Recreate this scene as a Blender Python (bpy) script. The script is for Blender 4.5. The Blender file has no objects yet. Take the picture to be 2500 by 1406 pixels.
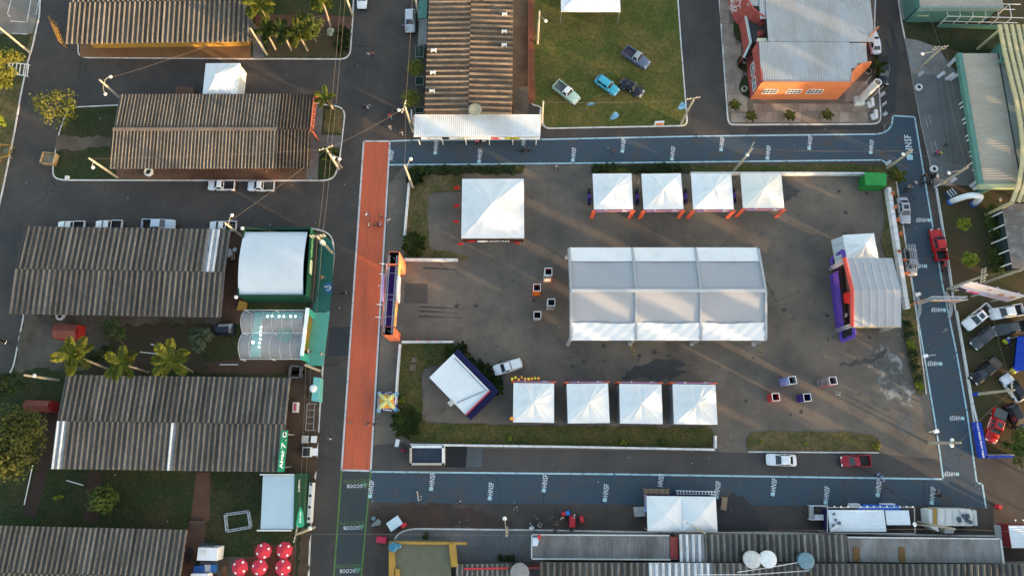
import bpy, bmesh, math, random
from mathutils import Vector, Matrix, geometry
R = math.radians
random.seed(7)
rnd = random.Random(11)
scene = bpy.context.scene
COL = scene.collection

# ------------------------------------------------------------------ camera
CAM_H, CAM_T, CAM_F = 106.0, R(13.0), 1667.0      # height, tilt from straight down, focal length in photo pixels
cam = bpy.data.cameras.new('camera')
cam.sensor_width = 36.0
cam.lens = 36.0 * CAM_F / 2500.0
cam.clip_end = 5000
cam_ob = bpy.data.objects.new('camera', cam)
cam_ob.location = (0, 0, CAM_H)
cam_ob.rotation_euler = (CAM_T, 0, 0)
COL.objects.link(cam_ob)
scene.camera = cam_ob

# ------------------------------------------------------------------ sky, sun, exposure
SUN_EL, SUN_AZ = R(6.8), R(-28.0)                  # azimuth from +x, counter-clockwise
world = bpy.data.worlds.new('World')
scene.world = world
world.use_nodes = True
wn = world.node_tree
sky = wn.nodes.new('ShaderNodeTexSky')
sky.sky_type = 'NISHITA'
sky.sun_disc = False
sky.sun_elevation = SUN_EL
sky.sun_rotation = R(90) - SUN_AZ
sky.dust_density = 3.0
sky.ozone_density = 0.35
sky.altitude = 800
bg = wn.nodes['Background']
bg.inputs[1].default_value = 0.15
wn.links.new(sky.outputs[0], bg.inputs[0])
sun = bpy.data.lights.new('sun', 'SUN')
sun.energy = 2.4
sun.angle = R(0.5)
sun.color = (1.0, 0.66, 0.36)
sun_ob = bpy.data.objects.new('sun', sun)
sd = Vector((math.cos(SUN_EL) * math.cos(SUN_AZ), math.cos(SUN_EL) * math.sin(SUN_AZ), math.sin(SUN_EL)))
sun_ob.rotation_euler = sd.to_track_quat('Z', 'Y').to_euler()
sun_ob.location = sd * 300
COL.objects.link(sun_ob)
scene.view_settings.view_transform = 'Standard'
scene.view_settings.look = 'None'
scene.view_settings.gamma = 1
scene.view_settings.exposure = 2.32

# ------------------------------------------------------------------ helpers
CS, CC = math.sin(CAM_T), math.cos(CAM_T)
def P(px, py, z=0.0):
    """photo pixel -> point of the place at height z"""
    u, v = px - 1250.0, py - 703.0
    t = (CAM_H - z) / (v * CS + CAM_F * CC)
    return Vector((u * t, (-v * CC + CAM_F * CS) * t, z))
def PP(pts, z=0.0): return [P(x, y, z) for x, y in pts]
def fil(pts, r=1.5, n=5):
    out = []
    m = len(pts)
    for i in range(m):
        a, b, c = pts[i - 1], pts[i], pts[(i + 1) % m]
        d1, d2 = a - b, c - b
        l1, l2 = min(r, d1.length * .45), min(r, d2.length * .45)
        if l1 < .05 or l2 < .05 or abs(d1.normalized().dot(d2.normalized())) > .985: out.append(b); continue
        p, q = b + d1.normalized() * l1, b + d2.normalized() * l2
        for k in range(n + 1):
            t = k / n
            out.append(p * (1 - t) ** 2 + b * 2 * t * (1 - t) + q * t * t)
    return out
def rough_outline(pts, amp=.4, step=.8, seed=1):
    g = random.Random(seed); out = []
    m = len(pts)
    for i in range(m):
        a, b = pts[i], pts[(i + 1) % m]
        k = max(1, int((b - a).length / step))
        for j in range(k):
            q = a.lerp(b, j / k)
            out.append(Vector((q.x + g.uniform(-amp, amp), q.y + g.uniform(-amp, amp), q.z)))
    return out

MATS = {}
def M(name, c=None, c2=None, r=.85, sc=.6, metal=0.0, bump=0.0, bs=12.0, rn=0.0, lo=.38, hi=.62, fine=.18, spec=.3, emit=0, alpha=1, trans=0, pos=None, crack=0):
    if name in MATS: return MATS[name]
    m = bpy.data.materials.new(name); m.use_nodes = True
    nt = m.node_tree; N = nt.nodes; L = nt.links
    b = N['Principled BSDF']
    b.inputs['Roughness'].default_value = r
    b.inputs['Metallic'].default_value = metal
    b.inputs['Specular IOR Level'].default_value = spec
    tc = N.new('ShaderNodeTexCoord')
    n1 = N.new('ShaderNodeTexNoise'); n1.inputs['Scale'].default_value = sc; n1.inputs['Detail'].default_value = 10; n1.inputs['Roughness'].default_value = .68
    n2 = N.new('ShaderNodeTexNoise'); n2.inputs['Scale'].default_value = bs; n2.inputs['Detail'].default_value = 4
    co = tc.outputs['Object']
    if pos:
        ge = N.new('ShaderNodeNewGeometry'); mp = N.new('ShaderNodeMapping'); mp.inputs['Scale'].default_value = pos
        L.new(ge.outputs['Position'], mp.inputs['Vector']); co = mp.outputs[0]
    L.new(co, n1.inputs['Vector']); L.new(co, n2.inputs['Vector'])
    rp = N.new('ShaderNodeMapRange'); rp.inputs[1].default_value = lo; rp.inputs[2].default_value = hi
    L.new(n1.outputs[0], rp.inputs[0])
    mx = N.new('ShaderNodeMix'); mx.data_type = 'RGBA'
    c = tuple(c); c2 = tuple(c2) if c2 else tuple(min(1, x * 1.18) for x in c)
    mx.inputs[6].default_value = (*c, 1); mx.inputs[7].default_value = (*c2, 1)
    L.new(rp.outputs[0], mx.inputs[0])
    f = N.new('ShaderNodeMapRange'); f.inputs[1].default_value = .3; f.inputs[2].default_value = .7
    f.inputs[3].default_value = 1 - fine; f.inputs[4].default_value = 1 + fine
    L.new(n2.outputs[0], f.inputs[0])
    val = f.outputs[0]
    if rn:
        oi = N.new('ShaderNodeObjectInfo')
        ro = N.new('ShaderNodeMapRange'); ro.inputs[3].default_value = 1 - rn; ro.inputs[4].default_value = 1 + rn
        L.new(oi.outputs['Random'], ro.inputs[0])
        mu = N.new('ShaderNodeMath'); mu.operation = 'MULTIPLY'
        L.new(val, mu.inputs[0]); L.new(ro.outputs[0], mu.inputs[1]); val = mu.outputs[0]
    if crack:      # cracks, patch joints and oil spots of an old road surface
        nd = N.new('ShaderNodeTexNoise'); nd.inputs['Scale'].default_value = .9; nd.inputs['Detail'].default_value = 5; L.new(co, nd.inputs['Vector'])
        ad = N.new('ShaderNodeMix'); ad.data_type = 'VECTOR'; ad.inputs[0].default_value = .45; L.new(co, ad.inputs[4]); L.new(nd.outputs['Color'], ad.inputs[5])
        vo = N.new('ShaderNodeTexVoronoi'); vo.feature = 'DISTANCE_TO_EDGE'; vo.inputs['Scale'].default_value = crack; L.new(ad.outputs[1], vo.inputs['Vector'])
        mk = N.new('ShaderNodeTexNoise'); mk.inputs['Scale'].default_value = .055; mk.inputs['Detail'].default_value = 3; L.new(co, mk.inputs['Vector'])
        wd_ = N.new('ShaderNodeMapRange'); wd_.inputs[1].default_value = .52; wd_.inputs[2].default_value = .70; wd_.inputs[3].default_value = 0; wd_.inputs[4].default_value = .05 * crack / .16 * .16; L.new(mk.outputs[0], wd_.inputs[0])
        lt = N.new('ShaderNodeMath'); lt.operation = 'LESS_THAN'; L.new(vo.outputs['Distance'], lt.inputs[0]); L.new(wd_.outputs[0], lt.inputs[1])
        ns = N.new('ShaderNodeTexNoise'); ns.inputs['Scale'].default_value = .8; ns.inputs['Detail'].default_value = 4; L.new(co, ns.inputs['Vector'])
        sp_ = N.new('ShaderNodeMapRange'); sp_.inputs[1].default_value = .64; sp_.inputs[2].default_value = .74; sp_.inputs[3].default_value = 1; sp_.inputs[4].default_value = .72; L.new(ns.outputs[0], sp_.inputs[0])
        cm = N.new('ShaderNodeMath'); cm.operation = 'MULTIPLY_ADD'; cm.inputs[1].default_value = -.4; cm.inputs[2].default_value = 1; L.new(lt.outputs[0], cm.inputs[0])
        for k_ in (sp_.outputs[0], cm.outputs[0]):
            mu = N.new('ShaderNodeMath'); mu.operation = 'MULTIPLY'; L.new(val, mu.inputs[0]); L.new(k_, mu.inputs[1]); val = mu.outputs[0]
    vm = N.new('ShaderNodeVectorMath'); vm.operation = 'SCALE'
    L.new(mx.outputs[2], vm.inputs[0]); L.new(val, vm.inputs['Scale'])
    L.new(vm.outputs[0], b.inputs['Base Color'])
    if bump:
        bp = N.new('ShaderNodeBump'); bp.inputs['Strength'].default_value = bump; bp.inputs['Distance'].default_value = .05
        L.new(n2.outputs[0], bp.inputs['Height']); L.new(bp.outputs[0], b.inputs['Normal'])
    if emit:
        b.inputs['Emission Color'].default_value = (*c, 1); b.inputs['Emission Strength'].default_value = emit
    if alpha < 1: b.inputs['Alpha'].default_value = alpha
    if trans:
        tr = N.new('ShaderNodeBsdfTranslucent'); ms = N.new('ShaderNodeMixShader'); ms.inputs[0].default_value = trans
        L.new(vm.outputs[0], tr.inputs[0]); L.new(b.outputs[0], ms.inputs[1]); L.new(tr.outputs[0], ms.inputs[2])
        L.new(ms.outputs[0], N['Material Output'].inputs[0])
    m.diffuse_color = (*c, 1)
    MATS[name] = m
    return m
def paint(name, c=None, r=.3, rn=0): return MATS.get('paint_' + name) or M('paint_' + name, c, tuple(x * .93 for x in c), r=r, sc=.8, fine=.05, spec=.5, rn=rn)
def cloth(name, c=None, c2=None, tr=0): return MATS.get('cloth_' + name) or M('cloth_' + name, c, c2 or tuple(x * .92 for x in c), r=.8, sc=.7, fine=.05, spec=.15, trans=tr)
def flat(name, c=None, c2=None, r=.7): return MATS.get('flat_' + name) or M('flat_' + name, c, c2, r=r, sc=1.2, fine=.1)

WM = {}
def wm(o): return WM.get(o.name, Matrix.Identity(4))
def tag(o, label=None, cat=None, group=None, kind=None):
    if label: o['label'] = label
    if cat: o['category'] = cat
    if group: o['group'] = group
    if kind: o['kind'] = kind
    return o
def thing(name, label, cat, loc, rz=0.0, group=None):
    o = bpy.data.objects.new(name, None); COL.objects.link(o)
    o.empty_display_size = .3
    o.location = loc; o.rotation_euler = (0, 0, rz)
    WM[o.name] = Matrix.Translation(Vector(loc)) @ Matrix.Rotation(rz, 4, 'Z')
    return tag(o, label, cat, group)
class MB:
    """collects faces, then builds them as ONE mesh object"""
    def __init__(s): s.v = []; s.f = []; s.m = []
    def add(s, vs, fs, m=0):
        n = len(s.v); s.v += [Vector(v) for v in vs]
        s.f += [[n + i for i in f] for f in fs]; s.m += [m] * len(fs); return s
    def hexa(s, b, t, m=0):
        return s.add(list(b) + list(t), [[3, 2, 1, 0], [4, 5, 6, 7], [0, 1, 5, 4], [1, 2, 6, 5], [2, 3, 7, 6], [3, 0, 4, 7]], m)
    def box(s, c, d, rz=0.0, m=0, up=None):
        x, y, z = d[0] / 2, d[1] / 2, d[2] / 2
        mt = Matrix.Rotation(rz, 3, 'Z'); c = Vector(c)
        q = [(-x, -y), (x, -y), (x, y), (-x, y)]
        return s.hexa([c + mt @ Vector((a, b, -z)) for a, b in q], [c + mt @ Vector((a, b, z)) for a, b in q], m)
    def beam(s, a, b, w, h=None, m=0):
        a, b = Vector(a), Vector(b); h = h or w
        d = (b - a)
        if d.length < 1e-5: return s
        d.normalize()
        x = d.cross(Vector((0, 0, 1)))
        x = Vector((1, 0, 0)) if x.length < 1e-4 else x.normalized()
        y = x.cross(d)
        q = [(-w / 2, -h / 2), (w / 2, -h / 2), (w / 2, h / 2), (-w / 2, h / 2)]
        return s.hexa([a + x * i + y * j for i, j in q], [b + x * i + y * j for i, j in q], m)
    def tube(s, pts, r, n=6, m=0, cap=True):
        pts = [Vector(p) for p in pts]; k = len(pts)
        rr = r if isinstance(r, (list, tuple)) else [r] * k
        vs = []
        for i, p in enumerate(pts):
            d = (pts[min(i + 1, k - 1)] - pts[max(i - 1, 0)])
            d = d.normalized() if d.length > 1e-6 else Vector((0, 0, 1))
            x = d.cross(Vector((0, 0, 1)))
            x = Vector((1, 0, 0)) if x.length < 1e-3 else x.normalized()
            y = d.cross(x)
            vs += [p + (x * math.cos(2 * math.pi * j / n) + y * math.sin(2 * math.pi * j / n)) * rr[i] for j in range(n)]
        fs = [[i * n + j, i * n + (j + 1) % n, (i + 1) * n + (j + 1) % n, (i + 1) * n + j] for i in range(k - 1) for j in range(n)]
        if cap: fs += [list(range(n))[::-1], [(k - 1) * n + j for j in range(n)]]
        return s.add(vs, fs, m)
    def lathe(s, prof, c=(0, 0, 0), n=16, m=0, axis='z'):
        c = Vector(c); vs = []
        for r, z in prof:
            for j in range(n):
                a = 2 * math.pi * j / n
                q = Vector((r * math.cos(a), r * math.sin(a), z))
                if axis == 'y': q = Vector((q.x, q.z, q.y))
                if axis == 'x': q = Vector((q.z, q.x, q.y))
                vs.append(c + q)
        k = len(prof)
        fs = [[i * n + j, i * n + (j + 1) % n, (i + 1) * n + (j + 1) % n, (i + 1) * n + j] for i in range(k - 1) for j in range(n)]
        fs += [list(range(n))[::-1], [(k - 1) * n + j for j in range(n)]]
        return s.add(vs, fs, m)
    def sheet(s, pts, m=0, z=None):
        pts = [Vector((p[0], p[1], p[2] if z is None else z)) for p in pts]
        tr = geometry.tessellate_polygon([pts])
        fs = []
        for t in tr:
            a, b, c = (pts[i] for i in t)
            if (b - a).cross(c - a).z < 0: t = (t[0], t[2], t[1])
            fs.append(list(t))
        return s.add(pts, fs, m)
    def prism(s, pts, z0, z1, m=0, ms=None):
        pts = [Vector((p[0], p[1], 0)) for p in pts]
        if sum(a.x * b.y - b.x * a.y for a, b in zip(pts, pts[1:] + pts[:1])) < 0: pts.reverse()
        s.sheet(pts, m, z1)
        k = len(pts)
        vs = [(p.x, p.y, z0) for p in pts] + [(p.x, p.y, z1) for p in pts]
        return s.add(vs, [[i, (i + 1) % k, k + (i + 1) % k, k + i] for i in range(k)], m if ms is None else ms)
    def wall(s, a, b, h, t=.2, m=0, z0=0.0, h2=None):
        """upright wall from a to b, thickness t to the left side"""
        a, b = Vector((a[0], a[1], 0)), Vector((b[0], b[1], 0))
        n = Vector((-(b - a).y, (b - a).x, 0)).normalized() * t
        h2 = h if h2 is None else h2
        q = [a, b, b + n, a + n]; hs = [h, h2, h2, h]
        return s.hexa([Vector((p.x, p.y, z0)) for p in q], [Vector((p.x, p.y, z0 + k)) for p, k in zip(q, hs)], m)
    def strip(s, pts, w, z0, z1, m=0, closed=False):
        """ribbon along pts, w wide (inside to the left), from z0 to z1"""
        pts = [Vector((p[0], p[1], 0)) for p in pts]; k = len(pts); off = []
        for i in range(k):
            a = pts[i - 1] if (i or closed) else None
            c = pts[(i + 1) % k] if (i < k - 1 or closed) else None
            ns = []
            for p, q in ((a, pts[i]), (pts[i], c)):
                if p is None or q is None or (q - p).length < 1e-6: continue
                d = (q - p).normalized(); ns.append(Vector((-d.y, d.x, 0)))
            nn = sum(ns, Vector()).normalized()
            cs = max(.4, nn.dot(ns[0])); off.append(pts[i] + nn * (w / cs))
        vs = []
        for p, q in zip(pts, off): vs += [(p.x, p.y, z0), (p.x, p.y, z1), (q.x, q.y, z1), (q.x, q.y, z0)]
        fs = []
        for i in range(k if closed else k - 1):
            j = (i + 1) % k
            fs += [[4 * i + 1, 4 * j + 1, 4 * j + 2, 4 * i + 2]]
            if z1 - z0 > .02: fs += [[4 * i, 4 * j, 4 * j + 1, 4 * i + 1], [4 * i + 2, 4 * j + 2, 4 * j + 3, 4 * i + 3]]
        return s.add(vs, fs, m)
    def line(s, pts, w, z, m=0):
        pts = [Vector((p[0], p[1], 0)) for p in pts]
        for a, b in zip(pts, pts[1:]):
            d = (b - a).normalized(); n = Vector((-d.y, d.x, 0)) * w / 2; d = d * w * .4
            s.add([(q.x, q.y, z) for q in (a - d - n, b + d - n, b + d + n, a - d + n)], [[0, 1, 2, 3]], m)
        return s
    def blob(s, c, r, seg=8, ring=5, m=0):
        c = Vector(c); r = Vector(r) if not isinstance(r, (int, float)) else Vector((r, r, r))
        return s.lathe([(r.x * math.sin(math.pi * (i + .02) / (ring + .04)), c.z + -r.z * math.cos(math.pi * (i + .02) / (ring + .04))) for i in range(ring + 1)], (c.x, c.y, 0), seg, m)
    def mesh(s, name, mats, smooth=False, inv=None):
        me = bpy.data.meshes.new(name)
        vs = s.v if inv is None else [inv @ v for v in s.v]
        me.from_pydata([tuple(v) for v in vs], [], s.f)
        for m in (mats if isinstance(mats, (list, tuple)) else [mats]): me.materials.append(m)
        me.polygons.foreach_set('material_index', s.m)
        if smooth: me.polygons.foreach_set('use_smooth', [True] * len(s.f))
        me.update()
        return me
    def build(s, name, mats, parent=None, world=True, smooth=False):
        """world=True: the coordinates are those of the place"""
        inv = wm(parent).inverted() if (parent is not None and world) else None
        o = bpy.data.objects.new(name, s.mesh(name, mats, smooth, inv)); COL.objects.link(o)
        if parent is not None:
            o.parent = parent; WM[o.name] = wm(parent)
        return o
    def single(s, name, mats, label, cat, loc, group=None, smooth=False, rz=0.0):
        """a thing that is one mesh, origin at its base"""
        mw = Matrix.Translation(Vector(loc)) @ Matrix.Rotation(rz, 4, 'Z')
        o = bpy.data.objects.new(name, s.mesh(name, mats, smooth, mw.inverted())); COL.objects.link(o)
        o.location = loc; o.rotation_euler = (0, 0, rz); WM[o.name] = mw
        return tag(o, label, cat, group)
def inst(name, me, mtx, parent):
    """a part that shares mesh data; mtx in the place's coordinates"""
    o = bpy.data.objects.new(name, me); COL.objects.link(o)
    o.parent = parent
    o.matrix_local = (wm(parent).inverted() @ mtx) if parent is not None else mtx
    WM[o.name] = mtx
    return o
def struct(mb, name, mats, parent=None, smooth=False):
    o = mb.build(name, mats, parent, smooth=smooth)
    if parent is None: o['kind'] = 'structure'
    return o
def dup(root, loc, rz=None, label=None, group=None):
    r = root.copy(); COL.objects.link(r); r.location = loc
    if rz is not None: r.rotation_euler = (0, 0, rz)
    if label: r['label'] = label
    if group: r['group'] = group
    for ch in list(root.children):
        c = ch.copy(); COL.objects.link(c); c.parent = r
        for g in list(ch.children):
            d = g.copy(); COL.objects.link(d); d.parent = c
    return r
TXT = {}
def text_mesh(s, mat, bold=.02, ext=0.0):
    key = (s, mat.name, bold, ext)
    if key in TXT: return TXT[key]
    cu = bpy.data.curves.new('lettering', 'FONT'); cu.body = s; cu.size = 1.0; cu.offset = bold; cu.extrude = ext; cu.space_character = 1.12
    cu.align_x = 'CENTER'; cu.align_y = 'CENTER'; cu.resolution_u = 2
    ob = bpy.data.objects.new('tmp_text', cu); COL.objects.link(ob)
    dg = bpy.context.evaluated_depsgraph_get()
    me = bpy.data.meshes.new_from_object(ob.evaluated_get(dg))
    bpy.data.objects.remove(ob); bpy.data.curves.remove(cu)
    xs = [v.co.x for v in me.vertices]; ys = [v.co.y for v in me.vertices]
    cx, cy, w, h = (max(xs) + min(xs)) / 2, (max(ys) + min(ys)) / 2, max(xs) - min(xs), max(ys) - min(ys)
    for v in me.vertices: v.co.x = (v.co.x - cx) / w; v.co.y = (v.co.y - cy) / h
    me.materials.clear(); me.materials.append(mat); me.name = 'lettering'
    TXT[key] = me
    return me
def lettering(s, mat, mtx, w, h, parent, name='lettering', bold=.02):
    """flat lettering, w x h metres, in the frame mtx (x = reading direction)"""
    return inst(name, text_mesh(s, mat, bold), mtx @ Matrix.Diagonal((w, h, 1, 1)), parent)
def frame(o, x, y):
    """matrix with origin o, axes x and y (made orthonormal)"""
    x = Vector(x).normalized(); z = x.cross(Vector(y)).normalized(); y = z.cross(x)
    m = Matrix.Identity(4)
    for i in range(3): m[i][0], m[i][1], m[i][2], m[i][3] = x[i], y[i], z[i], o[i]
    return m
# ------------------------------------------------------------------ surfaces
asph = M('asphalt', (.050, .046, .043), (.082, .068, .057), r=.9, sc=.17, bump=.0, bs=5, fine=.07, lo=.40, hi=.72, crack=.16)
asph_lot = M('asphalt_lot', (.088, .077, .066), (.190, .152, .116), r=.9, sc=.11, bump=.0, bs=5, fine=.07, lo=.36, hi=.70, crack=.16)
asph_old = M('asphalt_street', (.054, .047, .042), (.098, .074, .058), r=.9, sc=.17, bump=.0, bs=5, fine=.07, lo=.38, hi=.72, crack=.16)
bluep = M('paint_blue_road', (.046, .069, .090), (.072, .068, .064), r=.8, sc=.35, bs=5, fine=.07, lo=.50, hi=.66, crack=.22)
greenp = M('paint_green_road', (.040, .052, .054), (.056, .058, .055), r=.8, sc=.12, bump=.0, bs=5, fine=.07)
redp = M('paint_red_road', (.53, .112, .051), (.36, .092, .050), r=.85, sc=.8, bs=5, fine=.08, pos=(1, .07, 1), lo=.45, hi=.75, crack=.12)
whitel = M('paint_line_white', (.55, .55, .54), (.22, .21, .2), r=.8, sc=1.1, fine=.15, lo=.5, hi=.7)
cyanl = M('paint_line_cyan', (.38, .55, .60), (.14, .20, .24), r=.8, sc=1.1, fine=.15, lo=.5, hi=.7)
greenl = M('paint_line_green', (.12, .22, .045), (.08, .15, .04), r=.8, sc=1.5, fine=.25)
letw = M('paint_letter_white', (.70, .72, .72), (.22, .24, .26), r=.8, sc=2.2, fine=.15, lo=.52, hi=.70)
letc = M('paint_letter_cyan', (.50, .66, .66), (.30, .48, .50), r=.8, sc=2.5, fine=.25)
kerbm = M('kerb_paint', (.62, .60, .57), (.34, .27, .22), r=.85, sc=.9, fine=.2, lo=.45, hi=.75)
grass = M('grass_ground', (.040, .055, .012), (.105, .076, .026), r=1, sc=.28, bump=.4, bs=3, fine=.4, lo=.38, hi=.68)
grass_lawn = M('grass_lawn', (.062, .076, .013), (.160, .110, .034), r=1, sc=.16, bump=.4, bs=2.6, fine=.35, lo=.42, hi=.70)
grass_dk = M('grass_dark', (.024, .036, .010), (.062, .046, .022), r=1, sc=.22, bump=.4, bs=3, fine=.35, lo=.45, hi=.75)
grass_dry = M('grass_dry', (.062, .062, .018), (.135, .096, .045), r=1, sc=.3, bump=.4, bs=3, fine=.35)
dirt = M('dirt_red', (.090, .048, .030), (.150, .092, .058), r=1, sc=.15, bump=.4, bs=6, fine=.25)
sand = M('dirt_sand', (.20, .115, .055), (.15, .085, .045), r=1, sc=.25, bump=.3, bs=6, fine=.15)
path = M('path_brick_red', (.085, .042, .028), (.115, .062, .042), r=.95, sc=.3, bump=.3, bs=8, fine=.2)
conc = M('concrete_pale', (.30, .285, .26), (.19, .165, .145), r=.9, sc=.12, bump=.15, bs=5, fine=.15)
conc_dk = M('concrete_dark', (.105, .105, .108), (.155, .145, .135), r=.9, sc=.15, bump=.15, bs=5, fine=.18)
slabm = M('concrete_slab', (.31, .255, .20), (.19, .145, .11), r=.9, sc=.35, bump=.15, bs=6, fine=.18, rn=.14)
wet = M('wet_asphalt', (.018, .016, .015), (.026, .023, .021), r=.45, sc=.5, fine=.15, spec=.5)
wetlot = M('wet_lot', (.030, .026, .023), (.042, .036, .031), r=.5, sc=.5, fine=.15, spec=.5)
cement = M('cement_spill', (.28, .28, .27), (.095, .088, .080), r=.9, sc=.35, fine=.25, bs=2.5, lo=.40, hi=.52)

# ------------------------------------------------------------------ ground
mb = MB(); S = 1500
mb.add([(-S, -S, -.06), (S, -S, -.06), (S, S, -.06), (-S, S, -.06)], [[0, 1, 2, 3]]); struct(mb, 'ground', grass_dry)
mb = MB(); mb.sheet([Vector(q) for q in ((-150, -70, 0), (140, -70, 0), (140, 130, 0), (-150, 130, 0))]); struct(mb, 'asphalt_road', asph_old)
def layer(name, pts, z, m, r=0, rough=0, seed=1, step=.8):
    q = PP(pts)
    if r: q = fil(q, r)
    if rough: q = rough_outline(q, rough, step, seed)
    mb = MB(); mb.sheet(q, 0, z); return struct(mb, name, m)
# street on the left, darker
layer('asphalt_street', [(-120, -60), (900, -60), (888, 345), (834, 1145), (815, 1500), (-120, 1500)], .004, asph)
layer('asphalt_street', [(1652, -60), (1768, -60), (1780, 318), (1668, 320)], .004, asph)
# car park
layer('car_park', [(990, 402), (2170, 404), (2200, 470), (2245, 800), (2285, 1080), (2300, 1166), (910, 1148), (950, 450)], .004, asph_lot)
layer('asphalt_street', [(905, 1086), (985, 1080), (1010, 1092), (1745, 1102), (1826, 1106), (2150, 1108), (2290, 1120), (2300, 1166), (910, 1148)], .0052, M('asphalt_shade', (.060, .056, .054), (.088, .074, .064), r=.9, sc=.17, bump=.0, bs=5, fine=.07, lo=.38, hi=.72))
# painted road
blue_pts = [(952, 345), (1005, 343), (1320, 341), (1700, 333), (2140, 328), (2164, 322), (2177, 306), (2180, 283), (2233, 286), (2258, 440), (2300, 690),
            (2335, 860), (2360, 1000), (2385, 1178), (2398, 1180), (2407, 1240), (2300, 1235), (1600, 1232), (903, 1226), (905, 1151), (1500, 1157), (2303, 1169), (2288, 1060), (2245, 800),
            (2200, 520), (2188, 440), (2172, 402), (2152, 391), (1400, 399), (948, 403)]
road = layer('painted_road', blue_pts, .008, bluep)
mb = MB()
for ln in ([(952, 345), (1005, 343), (1320, 341), (1700, 333), (2140, 328), (2156, 325), (2168, 318), (2177, 306), (2180, 283), (2233, 286), (2258, 440), (2300, 690), (2335, 860), (2360, 1000), (2385, 1178), (2398, 1180), (2407, 1238)],
           [(905, 1151), (1500, 1157), (2303, 1169), (2288, 1060), (2245, 800), (2200, 520), (2188, 440), (2172, 402), (2152, 391), (1400, 399), (948, 403)]):
    mb.line(PP(ln), .24, .012)
o = mb.build('edge_line', cyanl, road)
strip_red = layer('painted_red_lane', [(888, 345), (952, 345), (905, 1148), (834, 1146)], .010, redp)
mb = MB()
for ln in ([(888, 345), (834, 1146)], [(952, 345), (905, 1149)], [(888, 345), (952, 345)], [(834, 1147), (905, 1149)]): mb.line(PP(ln), .26, .015)
mb.build('edge_line', whitel, strip_red)
strip_g = layer('painted_green_lane', [(834, 1149), (905, 1151), (878, 1450), (812, 1450)], .009, greenp)
mb = MB()
for ln in ([(834, 1149), (812, 1450)], [(905, 1151), (878, 1450)]): mb.line(PP(ln), .22, .014)
mb.build('edge_line', greenl, strip_g)
layer('asphalt_patch', [(806, 799), (857, 797), (851, 868), (800, 868)], .0075, M('asphalt_patch', (.026, .032, .038), (.034, .038, .043), sc=.4))
# lettering painted on the road
def emblem(parent, c, ang, s):
    """hand and leaf mark, s metres, pointing along ang"""
    q = MB()
    def el(x, y, rx, ry, n=10): q.add([(x + rx * math.cos(2 * math.pi * i / n), y + ry * math.sin(2 * math.pi * i / n), 0) for i in range(n)], [list(range(n))])
    el(-.28, .10, .16, .30); el(0, .26, .17, .30); el(.28, .10, .16, .30)
    q.add([(-.42, -.42, .001), (.42, -.42, .001), (.42, .06, .001), (-.42, .06, .001)], [[0, 1, 2, 3]])
    o = bpy.data.objects.new('emblem', q.mesh('emblem', letc)); COL.objects.link(o); o.parent = parent
    o.matrix_local = Matrix.Translation(c) @ Matrix.Rotation(ang, 4, 'Z') @ Matrix.Scale(s, 4)
    return o
def hnsf(a, b, hh, emb=True, zz=.018):
    """a: pixel of the emblem's end, b: pixel of the last letter's end, hh: letter height in metres"""
    A, B = P(*a), P(*b); A.z = B.z = zz
    d = (B - A); L = d.length; d.normalize(); ang = math.atan2(d.y, d.x)
    el = L * .26
    lettering('HNSF', letw, frame(A + d * (el + L * .03 + (L * .71) / 2), d, (-d.y, d.x, 0)), L * .70, hh, road, bold=.012)
    if emb: emblem(road, A + d * el * .5, ang - math.pi / 2, el)
for x, y, emb in [(955, 402, 0), (1064, 378, 1), (1171, 399, 1), (1278, 366, 0), (1400, 396, 1), (1521, 374, 1), (1642, 393, 1), (1762, 370, 1), (1875, 391, 1), (1977, 367, 1), (2127, 377, 1)]:
    hnsf((x - 2, y), (x + 2, y - 35), .70, emb)
hnsf((2222, 392), (2215, 330), 1.15)
for x, y in [(2273, 538), (2264, 650), (2310, 757), (2301, 888), (2355, 1021), (2342, 1157)]:
    hnsf((x, y), (x - 37, y - 1), .70)
for x, y, emb in [(905, 1216, 1), (1054, 1198, 1), (1197, 1221, 1), (1329, 1202, 1), (1478, 1225, 1), (1612, 1200, 0), (1751, 1218, 1), (1888, 1211, 1), (2017, 1231, 1), (2144, 1213, 1), (2276, 1232, 1)]:
    hnsf((x - 2, y), (x + 3, y - 44), .76, emb)
crd = M('paint_credi', (.10, .17, .05), (.07, .12, .05), r=.8, sc=2, fine=.2)
for (cx, cy) in [(870, 1180), (862, 1282), (853, 1387)]:
    c = P(cx - 4, cy + 6, .019); e = Vector((-1, -.02, 0)); u = Vector((.02, -1, 0))
    lettering('SICOOB', letw, frame(c, e, u), 2.35, .52, strip_g, bold=.008)
    lettering('CREDICOPA', crd, frame(P(cx, cy - 6, .019), e, u), 4.0, .55, strip_g)
    q = MB(); q.add([(-.5, -.4, 0), (.5, -.4, 0), (0, .5, 0)], [[0, 1, 2]])
    inst('emblem', q.mesh('emblem', M('paint_mark', (.20, .26, .05), (.06, .22, .24), sc=3)), frame(P(cx + 21, cy + 5, .019), e, u) @ Matrix.Scale(.85, 4), strip_g)

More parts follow.
